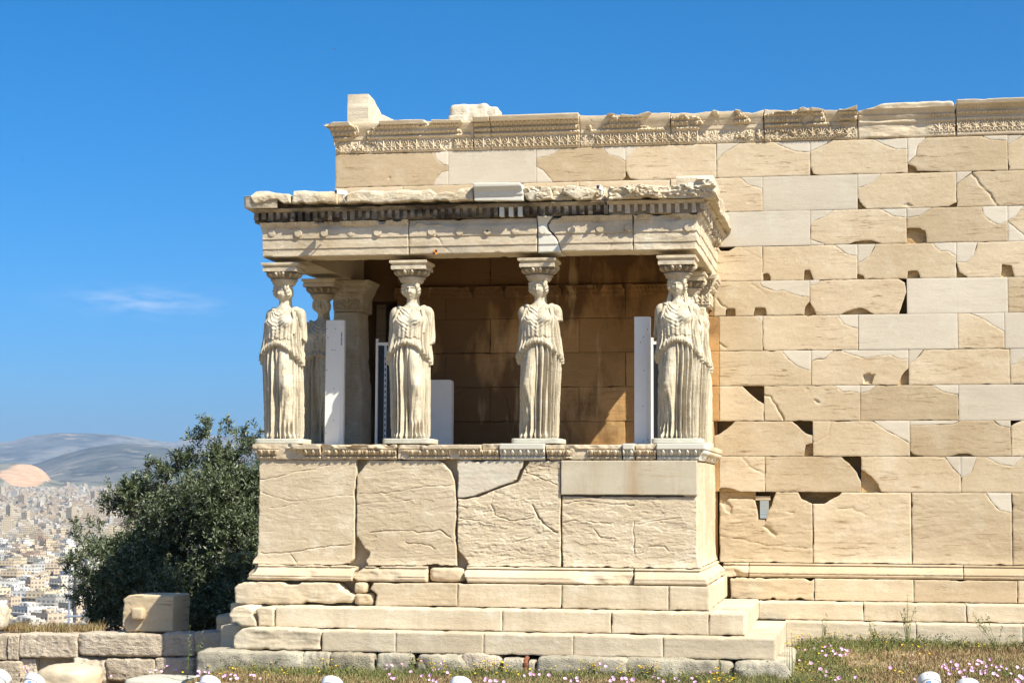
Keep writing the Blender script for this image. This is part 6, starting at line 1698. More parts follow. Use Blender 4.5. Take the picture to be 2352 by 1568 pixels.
# the dressed block with a lifting boss
yb = YL + .14
(x0, z1), (x1, _) = onY(281, 1364, yb), onY(400, 1364, yb)
zb_ = onY(340, 1451, yb)[1]
t = thing('dressed_block', 'large squared tan block with a projecting square boss, lying on the low wall', 'stone block', ((x0 + x1) / 2, yb, zb_))
wv, hv = x1 - x0, z1 - zb_
fr = Frame((0, 0, 0), (1, 0, 0), (0, 0, 1), (0, -1, 0))
ch = .05
poly = [(-wv / 2 + .06, 0), (-wv / 2 + .09, -.0), (wv / 2, 0), (wv / 2, hv - .02), (wv / 2 - .04, hv), (-wv / 2 + .09, hv - .005), (-wv / 2 + .01, hv - .06), (-wv / 2, .08)]
random.seed(5)
link('body', slab_mesh('body', poly, fr, M['old_marble'], depth=.62, res=.016, edge=.02, wear=.008, rough=.003, hf=rugged(.006), back=True, seed=4), t, True)
bxp, bzp = onY(320, 1408, yb); bxp -= t.location.x; bzp -= zb_
V, Fs = rock_verts(.165, .16, .15, n=12, seed=3, rough=.06, power=7); V = V + np.array([bxp, -.02, bzp - .075])
link('boss', mesh('boss', V, Fs, M['old_marble'], True, 60), t, True)
x, z = onY(492, 1411, YL + .05); x2, z2 = onY(534, 1459, YL + .05)
rock_solo('boulder', x, x2 + .1, YL + .05, YL + .45, z2, z, M['old_marble'], 'small rough boulder in shade on the low wall beside the steps', 'boulder', n=18, seed=6, rough=.12, power=4)
x, z = onY(-46, 1386, YL + .1); x2, z2 = onY(6, 1446, YL + .1)
rock_solo('boulder', x, x2, YL + .1, YL + .34, z2, z, M['foundation_pale'], 'pale cracked boulder at the picture edge standing on the low wall', 'boulder', n=18, seed=16, rough=.14, power=4)
x, z = onY(76, 1527, 22.6); x2, z2 = onY(206, 1600, 22.6)
rock_solo('boulder', x, x2, 22.5, 23.2, z2, z, M['podium_marble'], 'smooth rounded cream boulder lying on the ground before the low wall', 'boulder', n=24, seed=26, rough=.10, power=3.2, fine=.004)
x, z = onY(286, 1556, 22.1); x2, z2 = onY(462, 1620, 22.1)
rock_solo('stone_slab', x, x2, 22.0, 22.7, z - .35, z, M['veined_grey'] if 'veined_grey' in M else M['plinth_stone'], 'flat bluish grey slab lying on the ground at the foot of the low wall', 'stone slab', n=20, seed=36, rough=.06, power=7)

# ---------------------------------------------------------------- olive tree
def olive():
    Y0 = 31.5
    rg = np.random.default_rng(12)
    bx_, _ = onY(430, 1440, Y0)
    root = thing('olive_tree', 'dense grey-green olive tree growing behind the low wall beside the porch', 'tree', (bx_, Y0, float(ground_z(bx_, Y0))))
    lobes = [(330, 1330, 135, 0), (250, 1310, 85, -.2), (420, 1215, 120, .1), (500, 1160, 105, -.2), (515, 1080, 70, 0), (490, 1045, 42, 0), (320, 1150, 72, .2), (285, 1130, 45, 0), (560, 1250, 105, -.3), (420, 1380, 110, -.4), (560, 1370, 105, -.3), (250, 1385, 75, .1), (472, 1000, 22, 0), (474, 975, 14, 0), (520, 985, 24, 0), (548, 1000, 26, .1), (575, 1030, 38, 0), (590, 985, 12, 0), (640, 1180, 110, .2), (660, 1320, 120, .2), (190, 1235, 26, 0), (170, 1205, 13, 0), (168, 1290, 24, 0), (150, 1298, 14, 0), (215, 1255, 40, 0), (230, 1200, 18, 0), (380, 1085, 45, 0), (430, 1065, 48, .1), (410, 1050, 22, 0), (345, 1075, 26, 0), (440, 1010, 24, 0), (250, 1160, 34, .1), (240, 1420, 60, 0), (330, 1430, 70, -.3), (470, 1440, 80, 0), (600, 1110, 70, 0), (185, 1370, 30, 0), (200, 1330, 45, 0)]
    cen = []
    for px, py, rp, dy in lobes:
        x, z = onY(px, py, Y0 + 1.3 * dy); cen.append((x, Y0 + 1.3 * dy, z, max(rp * .45, rp - 26) / 132.0))
    cen = np.array(cen)
    wgt = cen[:, 3] ** 2.2; wgt /= wgt.sum()
    ntw = 11000
    li = rg.choice(len(cen), ntw, p=wgt)
    dirs = rg.standard_normal((ntw, 3)); dirs /= np.linalg.norm(dirs, axis=1)[:, None]
    rad = cen[li, 3] * (rg.random(ntw) ** .42)
    tip = cen[li, :3] + dirs * rad[:, None] * np.array([1, 1.15, 1])
    # gaps: drop twigs in holes of a noise field
    keep = fbm(tip * 2.6, 2, 5) > -.42
    tip, dirs, li = tip[keep], dirs[keep], li[keep]
    grow = dirs * .9 + np.array([0, -.05, .75]) + .45 * rg.standard_normal(dirs.shape); grow /= np.linalg.norm(grow, axis=1)[:, None]
    Ls = rg.uniform(.14, .36, len(tip)) * np.clip(cen[li, 3] / .5, .55, 1.0)
    # loose upright shoots along the outline
    for px, py, px2, py2 in ((468, 1015, 474, 953), (478, 1010, 486, 972), (515, 1010, 521, 955), (526, 1000, 530, 968), (545, 1020, 551, 980), (560, 1020, 566, 966), (570, 1025, 601, 983), (590, 1040, 598, 1005), (440, 1050, 446, 1000), (430, 1080, 432, 1022), (414, 1090, 408, 1036), (385, 1110, 380, 1062), (350, 1110, 345, 1058), (318, 1120, 312, 1076), (290, 1130, 282, 1086), (262, 1150, 250, 1098), (252, 1180, 238, 1128), (232, 1230, 215, 1188), (205, 1240, 168, 1190), (200, 1255, 155, 1216), (190, 1300, 146, 1288), (195, 1330, 150, 1306), (188, 1360, 152, 1345), (455, 1040, 462, 990), (500, 1040, 503, 985), (180, 1250, 172, 1205), (210, 1215, 196, 1185)):
        for _ in range(3):
            j_ = rg.normal(0, 4, 4)
            a_ = onY(px + j_[0], py + j_[1], Y0); b_ = onY(px2 + j_[2] * .6, py2 + abs(j_[3]), Y0); yy = Y0 + rg.normal(0, .05)
            g_ = np.array([b_[0] - a_[0], rg.normal(0, .04), b_[1] - a_[1]]); L_ = np.linalg.norm(g_)
            tip = np.concatenate([tip, [[a_[0], yy, a_[1]]]]); grow = np.concatenate([grow, [g_ / L_]]); Ls = np.append(Ls, L_)
    nl = 18
    T = np.linspace(.05, 1.0, nl)
    base = tip[:, None] + grow[:, None] * (Ls[:, None] * T[None])[..., None]
    base = base + .01 * rg.standard_normal(base.shape)
    side = np.cross(grow, rg.standard_normal(grow.shape)); side /= np.linalg.norm(side, axis=1)[:, None]
    s2 = np.cross(grow, side)
    ang = np.arange(nl) * 2.4
    out_ = side[:, None] * np.cos(ang)[None, :, None] + s2[:, None] * np.sin(ang)[None, :, None]
    ld = out_ * .75 + grow[:, None] * .7 + .25 * rg.standard_normal(out_.shape); ld /= np.linalg.norm(ld, axis=2)[..., None]
    wv_ = np.cross(ld, rg.standard_normal(ld.shape)); wv_ /= np.linalg.norm(wv_, axis=2)[..., None]
    LL = rg.uniform(.050, .092, ld.shape[:2])[..., None]; WW = LL * .17
    a = base; b_ = base + ld * LL * .5 + wv_ * WW; c = base + ld * LL; d = base + ld * LL * .5 - wv_ * WW
    V = np.stack([a, b_, c, d], 2).reshape(-1, 3); Fq = np.arange(len(V)).reshape(-1, 4)
    m = NT('olive_leaf')
    g = m.n.new("ShaderNodeNewGeometry")
    top = m.mix(m.noise(1.6, 3), (0.034, 0.053, 0.018), (0.09, 0.115, 0.042))
    col = m.mix(g.outputs["Backfacing"], top, (0.165, 0.19, 0.12))
    tr = m.n.new("ShaderNodeBsdfTranslucent"); m.put(tr.inputs[0], (0.10, 0.13, 0.03))
    mx = m.n.new("ShaderNodeMixShader"); mx.inputs[0].default_value = .12
    mat = m.fin(col, .5, .35)
    m.t.links.new(m.b.outputs[0], mx.inputs[1]); m.t.links.new(tr.outputs[0], mx.inputs[2]); m.t.links.new(mx.outputs[0], m.o.inputs[0])
    link('crown', mesh('crown', V, Fq, mat, False), root)
    tb = MB()
    zb0 = float(ground_z(bx_, Y0)) - .1
    fork = Vector((bx_ + .05, Y0, zb0 + .75))
    tb.tube([(bx_, Y0, zb0), (bx_ + .03, Y0 + .02, zb0 + .4), fork], [.22, .17, .15], 10)
    for x, y, z, r_ in cen[np.argsort(-cen[:, 3])][:22]:
        p = Vector((x, y, z)); mid = fork.lerp(p, .5) + Vector((rg.uniform(-.12, .12), rg.uniform(-.12, .12), -.1))
        tb.tube([fork, mid, p], [.075, .045, .016], 6)
    for i in rg.choice(len(tip), 500, replace=False):
        tb.tube([tuple(tip[i] - grow[i] * .22), tuple(tip[i] + grow[i] * Ls[i])], [.006, .002], 4)
    tb.build('trunk', M['bark'], root)
olive()

# ---------------------------------------------------------------- railing and poles beyond
Yr = 37.0
xr0, zr0 = onY(150, 1414, Yr); xr1, zr1 = onY(300, 1414, Yr)
gz = float(ground_z(xr0, Yr))
t = thing('railing', 'blue-grey two-bar pipe railing at the edge of the drop above the city', 'railing', (xr0, Yr, gz))
for (pa, pb, py) in ((150, 330, 1414.5), (163, 330, 1432)):
    xa, za = onY(pa, py, Yr); xb, zb2 = onY(pb, py, Yr)
    b = MB(); b.tube([(xa, Yr, za), (xb, Yr, zb2)], .024, 8); b.build('rail', M['pipe_metal'], t)
for px in (206, 290):
    xa, za = onY(px, 1412, Yr); b = MB(); b.tube([(xa, Yr + .03, gz - .3), (xa, Yr + .03, za)], .022, 8); b.build('post', M['pipe_metal'], t)
for px, py, rad, mt, lab in ((173.5, 1290, .032, 'pole_metal', 'tall dark pole standing behind the pipe railing beside the olive tree'), (160.5, 1312, .024, 'pipe_metal', 'slim grey pole standing just west of the tall dark pole')):
    xa, za = onY(px, py, Yr + .4); b = MB(); b.tube([(0, 0, 0), (.0, 0, za - gz + .3)], rad, 8)
    p = solo('pole', b.mesh('pole', M[mt]), (xa, Yr + .4, gz - .3), lab, 'pole')
t = thing('scaffold_bracket', 'small dark metal bracket frame fixed beside the tall dark pole', 'bracket', (onY(168, 1360, Yr + .4)[0], Yr + .4, onY(168, 1400, Yr + .4)[1]))
b = MB(); k_ = 1 / 116.0
for (x0_, z0_, x1_, z1_) in ((-4, 36, 6, 36), (-4, 36, -4, 20), (3, 36, 3, 6), (-6, 4, 7, 4), (-1, 24, -1, 6), (-8, 24, -2, 20)):
    b.tube([(x0_ * k_, 0, z0_ * k_), (x1_ * k_, 0, z1_ * k_)], .012, 6)
b.build('bar', M['pole_metal'], t, True)

# ---------------------------------------------------------------- grass, flowers and weeds
def blade_field(n, pick, h0, h1, cols, rg, wid=.004):
    x, y, gz_, hs, ci = pick(n, rg)
    n = len(x)
    h = rg.uniform(h0, h1, n) * hs
    a = rg.uniform(0, 2 * np.pi, n); ln = rg.uniform(.1, .75, n) * h; ta = a + rg.uniform(-1.2, 1.2, n)
    w_ = wid * rg.uniform(.6, 1.4, n)
    dx, dy = np.cos(a) * w_, np.sin(a) * w_
    tx_, ty_ = np.cos(ta) * ln, np.sin(ta) * ln
    p0 = np.stack([x - dx, y - dy, gz_ - .01], -1); p1 = np.stack([x + dx, y + dy, gz_ - .01], -1)
    m0 = np.stack([x - dx * .8 + tx_ * .35, y - dy * .8 + ty_ * .35, gz_ + h * .6], -1); m1 = np.stack([x + dx * .8 + tx_ * .35, y + dy * .8 + ty_ * .35, gz_ + h * .6], -1)
    tp = np.stack([x + tx_, y + ty_, gz_ + h], -1)
    V = np.stack([p0, p1, m1, m0, tp], 1).reshape(-1, 3); o = (np.arange(n) * 5)[:, None]
    return V, (np.array([0, 1, 2, 3]) + o), (np.array([3, 2, 4]) + o), cols[ci] * rg.uniform(.75, 1.2, n)[:, None]
GC = np.array([(.26, .185, .085), (.42, .32, .17), (.17, .10, .05), (.185, .185, .06), (.125, .15, .045), (.235, .215, .085)])
def pick_all(n, rg):
    xs, ys = [], []
    k = int(n * .62); xs.append(rg.uniform(XR + .2, 4.2, k)); ys.append(rg.uniform(20.6, 25.15, k))
    k = int(n * .30); xs.append(rg.uniform(XL - 1.1, XR + 1.6, k)); ys.append(rg.uniform(20.6, fy - .0, k))
    k = int(n * .02); xs.append(rg.uniform(-10.8, XL - .2, k)); ys.append(rg.uniform(23.5, YL - .05, k))
    x, y = np.concatenate(xs), np.concatenate(ys)
    ok = ~((x > XL - 1.8) & (x < XR + 1.0) & (y > fy - .03)) & ~((x < XR + EF + .02) & (x > XL - 2) & (y > fy + .3))
    dens = fbm(P3(x * .9, y * .9, 3), 4, 21)
    edge = np.exp(-np.abs(y - 25.0) / .25) * (x > XR) + np.exp(-np.abs(y - (fy - .1)) / .22) * (x < XR + 1) + np.exp(-np.abs(x - (XR + 1.25)) / .22) * (y > 21)
    ok &= (dens + .55 * edge + .42 + .2 * rg.standard_normal(len(x))) > .1
    x, y, dens, edge = x[ok], y[ok], dens[ok], edge[ok]
    green = (fbm(P3(x * 1.1, y * 1.1, 8), 3, 33) + .9 * edge - .12 + .28 * rg.standard_normal(len(x))) > .12
    ci = np.where(green, rg.choice([3, 4, 5], len(x)), rg.choice([0, 1, 2], len(x)))
    return x, y, ground_z(x, y), .75 + .9 * np.clip(edge, 0, 1) + .25 * green, ci
rg = np.random.default_rng(4)
V, q4, q3, cb_ = blade_field(190000, pick_all, .025, .085, GC, rg)
def pick_top(n, rg):
    x = rg.uniform(onY(-30, 1450, YL)[0], onY(192, 1450, YL)[0], n); y = rg.uniform(YL + .35, YL + .75, n)
    return x, y, np.full(n, onY(100, 1455, YL)[1]), .6 + .8 * (fbm(P3(x * 3, y * 3, 0), 2, 3) + .4), rg.choice([0, 1, 2, 2, 5], n)
V2, p4, p3, cb2 = blade_field(3500, pick_top, .03, .15, GC, rg)
me = mesh('grass', np.concatenate([V, V2]), [np.concatenate([q4, p4 + len(V)]), np.concatenate([q3, p3 + len(V)])], None, False)
m = NT('grass_blade'); a_ = m.n.new("ShaderNodeAttribute"); a_.attribute_name = 'blade_colour'
M['grass_blade'] = m.fin(a_.outputs["Color"], .7, .2); me.materials.append(M['grass_blade'])
cc = np.concatenate([cb_, cb2, cb_, cb2]); at = me.attributes.new('blade_colour', 'FLOAT_COLOR', 'FACE')
if len(me.polygons) == len(cc): at.data.foreach_set('color', np.concatenate([cc, np.ones((len(cc), 1))], 1).ravel().astype(np.float32))
o = link('grass', me); tag(o, 'short dry and green grass round the foot of the temple', 'grass', kind='stuff')
# leafy weeds: small leaves in tufts along the walls
def tufts(n, rg):
    V = []; 
    xs = np.concatenate([rg.uniform(-10, XR + .9, int(n * .45)), rg.uniform(XR + 1.1, XR + 1.7, int(n * .2)), rg.uniform(XR + 1.1, 3.6, int(n * .35))])
    ys = np.concatenate([fy - rg.uniform(.02, .35, int(n * .45)), rg.uniform(21.0, 25, int(n * .2)), 25.05 - np.abs(rg.normal(0, .16, int(n * .35)))])
    k = fbm(P3(xs * 1.2, ys, 0), 3, 51) + .3 * rg.standard_normal(len(xs)) > .05
    xs, ys = xs[k], ys[k]
    for x, y in zip(xs, ys):
        z = float(ground_z(x, y)); hgt = rg.uniform(.05, .20)
        nl = int(rg.integers(8, 18))
        for j in range(nl):
            t = rg.random(); p = np.array([x, y, z]) + np.array([rg.normal(0, .03), rg.normal(0, .03), t * hgt])
            d = rg.standard_normal(3); d[2] = abs(d[2]) * .6; d /= np.linalg.norm(d); w_ = np.cross(d, rg.standard_normal(3)); w_ /= np.linalg.norm(w_)
            L = rg.uniform(.018, .04); V += [p, p + d * L * .5 + w_ * L * .22, p + d * L, p + d * L * .5 - w_ * L * .22]
    return np.array(V)
V = tufts(1500, np.random.default_rng(8))
m = NT('weed_leaf'); M['weed_leaf'] = m.fin(m.mix(m.noise(5, 3), (0.085, 0.11, 0.03), (0.18, 0.19, 0.065)), .6, .3)
o = link('weeds', mesh('weeds', V, np.arange(len(V)).reshape(-1, 4), M['weed_leaf'], False)); tag(o, 'low leafy green weeds along the foundation stones', 'weeds', kind='stuff')
# pale gravel on the bare ground
rg = np.random.default_rng(41)
n = 9000; x = rg.uniform(XR + 1.15, 4.2, n); y = rg.uniform(20.8, 24.9, n)
k = fbm(P3(x * 1.1 + 4, y * 1.1, 2), 3, 61) + .22 * rg.standard_normal(n) - .5 * np.exp(-np.abs(y - 25) / .3) > .02
x, y = x[k], y[k]; z = ground_z(x, y)
tet = np.array([(1, 0, 0), (-.5, .87, 0), (-.5, -.87, 0), (.1, .1, .8), (.6, .6, .35), (-.7, -.1, .4)]); tf = np.array([(0, 4, 3), (4, 1, 3), (1, 5, 3), (5, 2, 3), (2, 0, 3), (0, 1, 4), (1, 2, 5)])
V = []; 
for i in range(len(x)):
    s_ = rg.uniform(.005, .017); a = rg.uniform(0, 6.3); c_, n_s = math.cos(a), math.sin(a)
    q = tet * np.array([s_, s_ * rg.uniform(.6, 1), s_ * rg.uniform(.6, 1.1)]) * (1 + .2 * rg.standard_normal((6, 1)))
    V.append(np.stack([q[:, 0] * c_ - q[:, 1] * n_s + x[i], q[:, 0] * n_s + q[:, 1] * c_ + y[i], q[:, 2] + z[i]], -1))
V = np.concatenate(V); Fq = (tf[None] + (np.arange(len(x)) * 6)[:, None, None]).reshape(-1, 3)
plain('pebble', (0.50, 0.43, 0.35), .9, .2, 0, .35, 25)
o = link('gravel', mesh('gravel', V, Fq, M['pebble'], False)); tag(o, 'pale gravel scattered over the bare ground east of the steps', 'gravel', kind='stuff')
# yellow daisies, far too many to count
def place(px, py, up=.09):
    """The flower head that shows at a picture point: on the ground, or close before the foundation stones."""
    zg = -.02
    for _ in range(4):
        x, y = onZ(px, py, zg + up); zg = float(ground_z(x, min(y, 25.1)))
    lim = fy - .10 if XL - 1.9 < x < XR + 1.0 else (YL - .1 if x < XL else 24.95)
    if y > lim: y = lim
    x, z = onY(px, py, y); return x, y, z, float(ground_z(x, y))
YF, YV, n_ = [], [], 0
rg = np.random.default_rng(15)
ypx = []
for c_ in ((640, 1535, 70, 9), (745, 1525, 30, 12), (975, 1520, 40, 10), (1075, 1533, 60, 9), (1130, 1522, 30, 8), (1160, 1535, 40, 8), (1330, 1538, 60, 10), (1360, 1525, 25, 7), (1440, 1535, 50, 10), (1490, 1530, 30, 8), (1560, 1545, 60, 8), (1670, 1555, 35, 8), (1640, 1545, 40, 10), (1825, 1475, 25, 16), (1850, 1462, 30, 8), (1915, 1455, 35, 10), (2010, 1460, 30, 10), (1840, 1530, 25, 20), (1835, 1555, 30, 12), (1880, 1500, 80, 25), (2085, 1475, 60, 10), (2240, 1478, 60, 10), (2000, 1520, 150, 30), (500, 1540, 90, 10)):
    for k in range(int(26 if c_[2] < 60 else 16)): ypx.append((rg.normal(c_[0], c_[2] * .55), min(1567, rg.normal(c_[1], c_[3] * .7))))
SV, SF, sn = [], [], 0
for px, py in ypx:
    x, y, z, g = place(px, py)
    if z < g + .01: z = g + .03
    r_ = rg.uniform(.007, .015); tl = rg.normal(0, .35, 2)
    ring = [(x + r_ * math.cos(t), y + r_ * math.sin(t), z + r_ * (math.cos(t) * tl[0] + math.sin(t) * (tl[1] + .4)) * .6) for t in np.linspace(0, 2 * np.pi, 7)[:-1]]
    YV += ring + [(x, y, z - .004)]; YF += [(n_ + k, n_ + (k + 1) % 6, n_ + 6) for k in range(6)]; n_ += 7
    SV += [(x - .0015, y, z), (x + .0015, y, z), (x + .0015 + rg.normal(0, .01), y + .01, g - .01), (x - .0015, y + .01, g - .01)]; SF.append((sn, sn + 1, sn + 2, sn + 3)); sn += 4
plain('yellow_petal', (0.66, 0.43, 0.015), .6, .2, 0, .2, 40)
plain('stem', (0.13, 0.16, 0.05), .7, .2, 0, .2, 20)
me = mesh('yellow_flowers', np.concatenate([np.array(YV), np.array(SV)]), [tuple(f) for f in YF] + [tuple(i + n_ for i in f) for f in SF], [M['yellow_petal'], M['stem']], False, fmat=[0] * len(YF) + [1] * len(SF))
o = link('yellow_flowers', me); tag(o, 'tiny yellow daisies scattered through the grass and along the stones', 'flowers', kind='stuff')
# pink bindweed cups, each its own
def F8(*p): return [(871.1 + u * .35556, 1480.9 + v * .35556) for u, v in p]
def FR(*p): return [(1811.9 + u * .22962, 1419.9 + v * .22962) for u, v in p]
def FL(*p): return [(u * .25926, 1463.4 + v * .25926) for u, v in p]
pink = [(p, 0) for p in F8((50, 130), (80, 132), (55, 152), (65, 188), (80, 210), (95, 216), (150, 125), (205, 172), (275, 198), (275, 102), (325, 224), (350, 226), (372, 236), (330, 192), (355, 160), (390, 155), (405, 115), (440, 178), (690, 212), (685, 228), (718, 232), (750, 228), (762, 235), (805, 236), (695, 160), (978, 172), (978, 188), (1000, 190), (1036, 158), (1035, 190), (935, 196), (1095, 193), (1200, 215), (1243, 228), (1278, 212), (1280, 232), (1410, 178), (1430, 118), (1463, 135), (1510, 205), (1515, 218), (1495, 230), (1570, 216), (1590, 216), (1637, 222), (1605, 236), (1770, 208), (1780, 198), (1803, 214), (1835, 234), (1912, 214), (1940, 230), (2020, 214), (2040, 238), (2137, 172))]
pink += [(p, 1) for p in FR((140, 190), (310, 230), (210, 272), (255, 300), (365, 282), (415, 270), (335, 325), (445, 322), (525, 300), (540, 308), (565, 315), (592, 322), (470, 352), (515, 368), (575, 358), (375, 366), (170, 317), (110, 312), (65, 347), (45, 380), (105, 418), (220, 445), (315, 505), (380, 528), (365, 570), (500, 592), (465, 615), (668, 588), (1013, 490), (165, 630))]
pink += [(p, 2) for p in FR((1540, 478), (1575, 492), (1600, 515), (1605, 545), (1615, 558), (1565, 458), (1627, 430), (1680, 465), (1640, 500), (1690, 500), (1715, 535), (1760, 515), (1805, 455), (1830, 488), (1825, 515), (1850, 525), (1885, 458), (1895, 420), (1920, 430), (1940, 440), (1978, 475), (1925, 520), (1973, 515), (1970, 540), (1925, 545), (2018, 407), (2035, 465), (2080, 482), (2130, 475), (2175, 500), (2105, 515), (2050, 550), (2085, 570), (2220, 550), (2285, 485), (2345, 500), (2310, 575), (2330, 590), (2275, 612), (2300, 630), (1755, 588), (1260, 605))]
pink += [(p, 3) for p in FL((215, 262), (255, 275), (235, 298), (985, 340), (1380, 290), (1430, 300), (1335, 308), (1485, 252), (1560, 282), (1430, 340), (1760, 300), (1775, 315), (1755, 342), (1820, 305), (1858, 308), (1980, 345), (2000, 335), (2050, 328), (2085, 338), (2100, 362), (2045, 368), (2225, 332), (2250, 336), (2310, 362))]
plab = [('pink cup-shaped wildflower in the grass strip below the porch steps', 'pink flowers below the steps'), ('pink cup-shaped wildflower in the dry grass east of the porch steps', 'pink flowers east of the steps'), ('pink cup-shaped wildflower in the thick patch beside the two eastern floodlights', 'pink flowers by the eastern floodlights'), ('pink cup-shaped wildflower before the low wall and the west end of the steps', 'pink flowers by the low wall')]
m = NT('pink_petal'); M['pink_petal'] = m.fin(m.mix(m.rand(), (0.66, 0.33, 0.56), (0.74, 0.47, 0.66)), .6, .2)
pm = []
for k in range(3):
    r1 = .030 + .003 * k; V = [(0, 0, -.018)]; nseg = 15
    for ring, (rr_, zz_) in enumerate(((.010, -.008), (.021, .004), (r1, .010))):
        for j in range(nseg):
            t_ = 2 * np.pi * j / nseg; q_ = rr_ * (1 + .10 * math.cos(5 * t_ + k) * (ring == 2)); V.append((q_ * math.cos(t_), q_ * math.sin(t_), zz_))
    Fs = [(0, 1 + (j + 1) % nseg, 1 + j) for j in range(nseg)]
    for ring in range(2): Fs += [(1 + ring * nseg + j, 1 + ring * nseg + (j + 1) % nseg, 1 + (ring + 1) * nseg + (j + 1) % nseg, 1 + (ring + 1) * nseg + j) for j in range(nseg)]
    pm.append(mesh('petals', V, Fs, M['pink_petal'], True, 0))
sm = MB(); sm.tube([(0, 0, -.015), (.004, .002, -.5), (0, 0, -1)], .0022, 5); sme = sm.mesh('stem', M['stem'])
for i, ((px, py), k) in enumerate(pink):
    x, y, z, g = place(px, py, .08)
    if z < g + .02: z = g + .02
    o = bpy.data.objects.new('pink_flower', pm[i % 3]); COL.objects.link(o); o.location = (x, y, z)
    o.rotation_euler = (R(42 + rg.uniform(-22, 22)), R(rg.uniform(-25, 25)), rg.uniform(-.6, .6)); o.scale = (rg.uniform(.45, .7),) * 3
    tag(o, plab[k][0], 'flower', plab[k][1])
# tall weeds
def weed(name, px, py0, py1, Y, n, sd, label, spread, mat='stem', flat=False, leafy=True, rad=.0035):
    rg = np.random.default_rng(sd)
    x, z0 = onY(px, py0, Y); _, z1 = onY(px, py1, Y)
    g = float(ground_z(x, Y)); t = thing(name, label, 'plant', (x, Y, g))
    H = z1 - g
    for i in range(n):
        a = rg.uniform(-1, 1) * spread; b_ = rg.uniform(-.5, .5) * spread; h = H * (1 if i == 0 else rg.uniform(.55, .95))
        pts = [(0, 0, -.02), (a * .3, b_ * .3, h * .4), (a * .7 + rg.normal(0, .01), b_ * .7, h * .75), (a, b_, h)]
        b = MB(); b.tube(pts, [rad, rad * .8, rad * .6, rad * .3], 6); b.build('stem', M[mat], t, True)
        if leafy:
            V = []
            for j in range(26):
                k = rg.random() ** .8; p = np.array(pts[1]) * (1 - k) + np.array(pts[3]) * k if k > .3 else np.array(pts[0]) * (1 - k / .3) + np.array(pts[1]) * (k / .3)
                d = rg.standard_normal(3); d[2] = abs(d[2]); d /= np.linalg.norm(d); w_ = np.cross(d, rg.standard_normal(3)); w_ /= np.linalg.norm(w_)
                L = rg.uniform(.015, .045); V += [p, p + d * L * .5 + w_ * L * .16, p + d * L, p + d * L * .5 - w_ * L * .16]
            link('foliage', mesh('foliage', V, np.arange(len(V)).reshape(-1, 4), M['weed_leaf'], False), t, True)
    return t
weed('tall_weed', 2085, 1475, 1365, 24.7, 6, 1, 'tall branching dark-stemmed weed standing before the long wall steps', .14, rad=.005)
weed('tall_weed', 2290, 1480, 1408, 24.6, 7, 2, 'wide pale green weed with thin arching stems near the east picture edge', .28)
weed('tall_weed', 2010, 1470, 1420, 24.75, 4, 3, 'short thin weed against the lowest step west of the tall weed', .10)
weed('tall_weed', 1890, 1455, 1412, 24.8, 3, 4, 'small slender weed growing by the porch step corner', .06)
weed('oat_grass', 428, 1560, 1432, 22.0, 3, 5, 'tall wild oat with a drooping seed head before the shaded low wall', .05, rad=.003)
weed('oat_grass', 462, 1500, 1452, 22.3, 4, 6, 'clump of wild oat heads drooping over the west foundation block', .07, rad=.0025)
weed('tall_weed', 1650, 1560, 1515, 21.5, 3, 7, 'thin weed leaning on the foundation stone below the steps, east part', .06)
weed('tall_weed', 945, 1540, 1497, 21.55, 5, 8, 'bushy weed filling the gap between two foundation stones', .05)

# ---------------------------------------------------------------- floodlights
def floodlight(px, pytop, Y, lean, label):
    x, zt = onY(px, pytop, Y)
    g = float(ground_z(x, Y)); t = thing('floodlight', label, 'floodlight', (x, Y, g), 'floodlights on the ground before the porch')
    r_ = .118
    tilt = Matrix.Rotation(lean, 3, 'Y') @ Matrix.Rotation(R(-42), 3, 'X')
    axis = tilt @ Vector((0, 0, 1))
    # highest point of the front rim is where the photograph shows the top of the lamp
    c_ = Vector((0, 0, zt - g)) - axis * .0 - Vector((0, 0, r_ * math.sqrt(max(0, 1 - axis.z ** 2))))
    base = c_ - axis * .26
    tm = np.array(tilt)
    b = MB(); b.lathe([(.03, -.03), (.085, -.02), (.10, .0), (.104, .16), (.106, .165)], 36, tuple(base), tm); b.build('housing', M['lamp_paint'], t, True)
    b = MB(); b.lathe([(.104, .166), (r_, .17), (r_ + .002, .18), (r_ + .002, .255), (r_ - .006, .262), (r_ - .012, .258), (r_ - .014, .245)], 40, tuple(base), tm); b.build('rim', M['lamp_paint'], t, True)
    b = MB(); b.lathe([(.10, .246), (.09, .25), (.04, .256)], 30, tuple(base), tm); b.build('lens', M['dark_glass'], t, True)
    for s in (0,):
        V = np.array([(-.022, -.108, .03), (.022, -.108, .03), (.022, -.110, .150), (-.022, -.110, .150), (-.022, -.098, .03), (.022, -.098, .03), (.022, -.098, .150), (-.022, -.098, .150)]) @ tm.T + np.array(base)
        b = MB(); b.add(V, [(0, 1, 2, 3), (0, 4, 5, 1), (1, 5, 6, 2), (2, 6, 7, 3), (3, 7, 4, 0)]); b.build('window_strip', M['blue_glass'], t, True, False)
    V = np.array([(math.cos(k * np.pi / 4) * .006, -r_ - .004, .225 + math.sin(k * np.pi / 4) * .006) for k in range(8)]) @ tm.T + np.array(base)
    b = MB(); b.add(V, [tuple(range(8))]); b.build('screw', M['black_plastic'], t, True, False)
    b = MB()
    for sx in (-1, 1):
        p1 = base + tilt @ Vector((sx * .108, 0, .10)); p2 = base + tilt @ Vector((sx * .135, 0, .10)); b.tube([p1, p2], .018, 10)
        b.tube([p2, Vector((p2.x, p2.y, .03)), Vector((sx * .06, p2.y, .02))], .012, 8)
    b.build('bracket', M['lamp_paint'], t, True)
    b = MB(); b.lathe([(.09, -.02), (.09, .03), (.08, .035)], 24, (0, base.y, 0)); b.build('foot', M['grey_steel'], t, True)
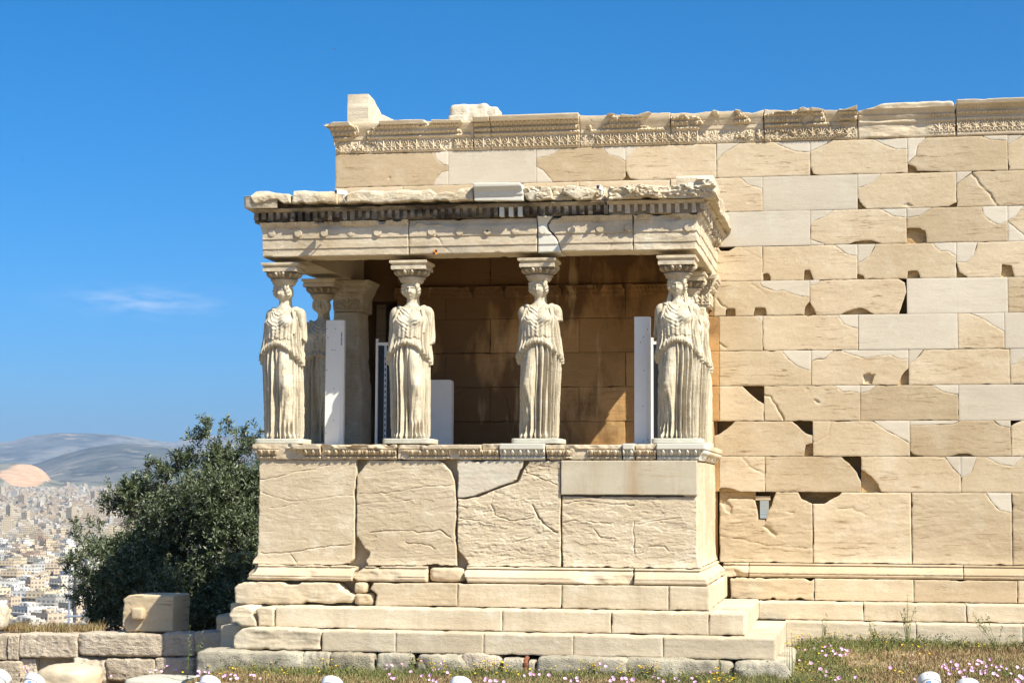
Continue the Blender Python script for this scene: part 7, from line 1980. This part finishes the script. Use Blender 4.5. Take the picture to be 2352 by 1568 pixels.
for px, py, Y, ln, lab in ((8, 1532, 20.5, R(22), 'white floodlight cut by the west picture edge, leaning towards the porch'), (84, 1541, 20.4, R(16), 'white floodlight with a dark window strip before the rounded cream boulder'), (484, 1547, 20.3, 0, 'white floodlight before the west end of the foundation stones'), (764, 1548, 20.3, 0, 'white floodlight below the west half of the porch steps'), (1059, 1549, 20.3, 0, 'white floodlight below the middle of the porch steps'), (1700, 1566, 20.3, 0, 'white floodlight barely rising into view below the east half of the steps'), (2132, 1539, 20.4, R(-10), 'white floodlight with a pale window strip, higher of the eastern pair'), (2222, 1553, 20.3, 0, 'white floodlight with a blue window strip, lower of the eastern pair')):
    floodlight(px, py, Y, ln, lab)

# ---------------------------------------------------------------- two birds far up
def bird(px, py, Y, sc, roll, label):
    x, z = onY(px, py, Y); t = thing('bird', label, 'bird', (x, Y, z))
    V, Fs = [], []
    b = MB(); b.ball((0, 0, 0), (.10, .03, .03), 8, 6); b.add([(-.09, 0, 0), (-.2, .03, 0), (-.2, -.03, 0)], [(0, 1, 2)])
    w_ = [(0.05, 0, .01), (.0, .22, .05), (-.06, .42, .0), (-.10, .20, .03), (-.05, 0, .01)]
    for s in (-1, 1):
        b.add([(p[0], p[1] * s, p[2]) for p in w_] + [(p[0], p[1] * s, p[2] - .008) for p in w_], [(0, 1, 2, 3, 4), (9, 8, 7, 6, 5)] + [(i, (i + 1) % 5, 5 + (i + 1) % 5, 5 + i) for i in range(5)])
    o = b.build('body', M['black_plastic'], t, True); t.scale = (sc,) * 3; t.rotation_euler = (roll[0], roll[1], roll[2])
bird(53, 368, 160, .55, (R(50), R(20), R(70)), 'small dark bird flying in the blue sky above the hills')
bird(769, 113, 170, .6, (R(20), R(-40), R(80)), 'small dark bird gliding high above the temple end')

# ---------------------------------------------------------------- the hazy air between here and the hills
hz = MB(); hz.box(-22000, 22000, -600, 24000, -95, 420)
hm = bpy.data.materials.new('haze'); hm.use_nodes = True; hm.node_tree.nodes.clear()
ho = hm.node_tree.nodes.new("ShaderNodeOutputMaterial"); pv = hm.node_tree.nodes.new("ShaderNodeVolumePrincipled")
pv.inputs["Color"].default_value = (0.44, 0.66, 1.0, 1); pv.inputs["Density"].default_value = HAZE; pv.inputs["Anisotropy"].default_value = 0.0
hm.node_tree.links.new(pv.outputs[0], ho.inputs["Volume"])
o = hz.build('haze', hm, smooth=False); tag(o, 'thin bluish haze over the city and hills', 'haze', kind='stuff')
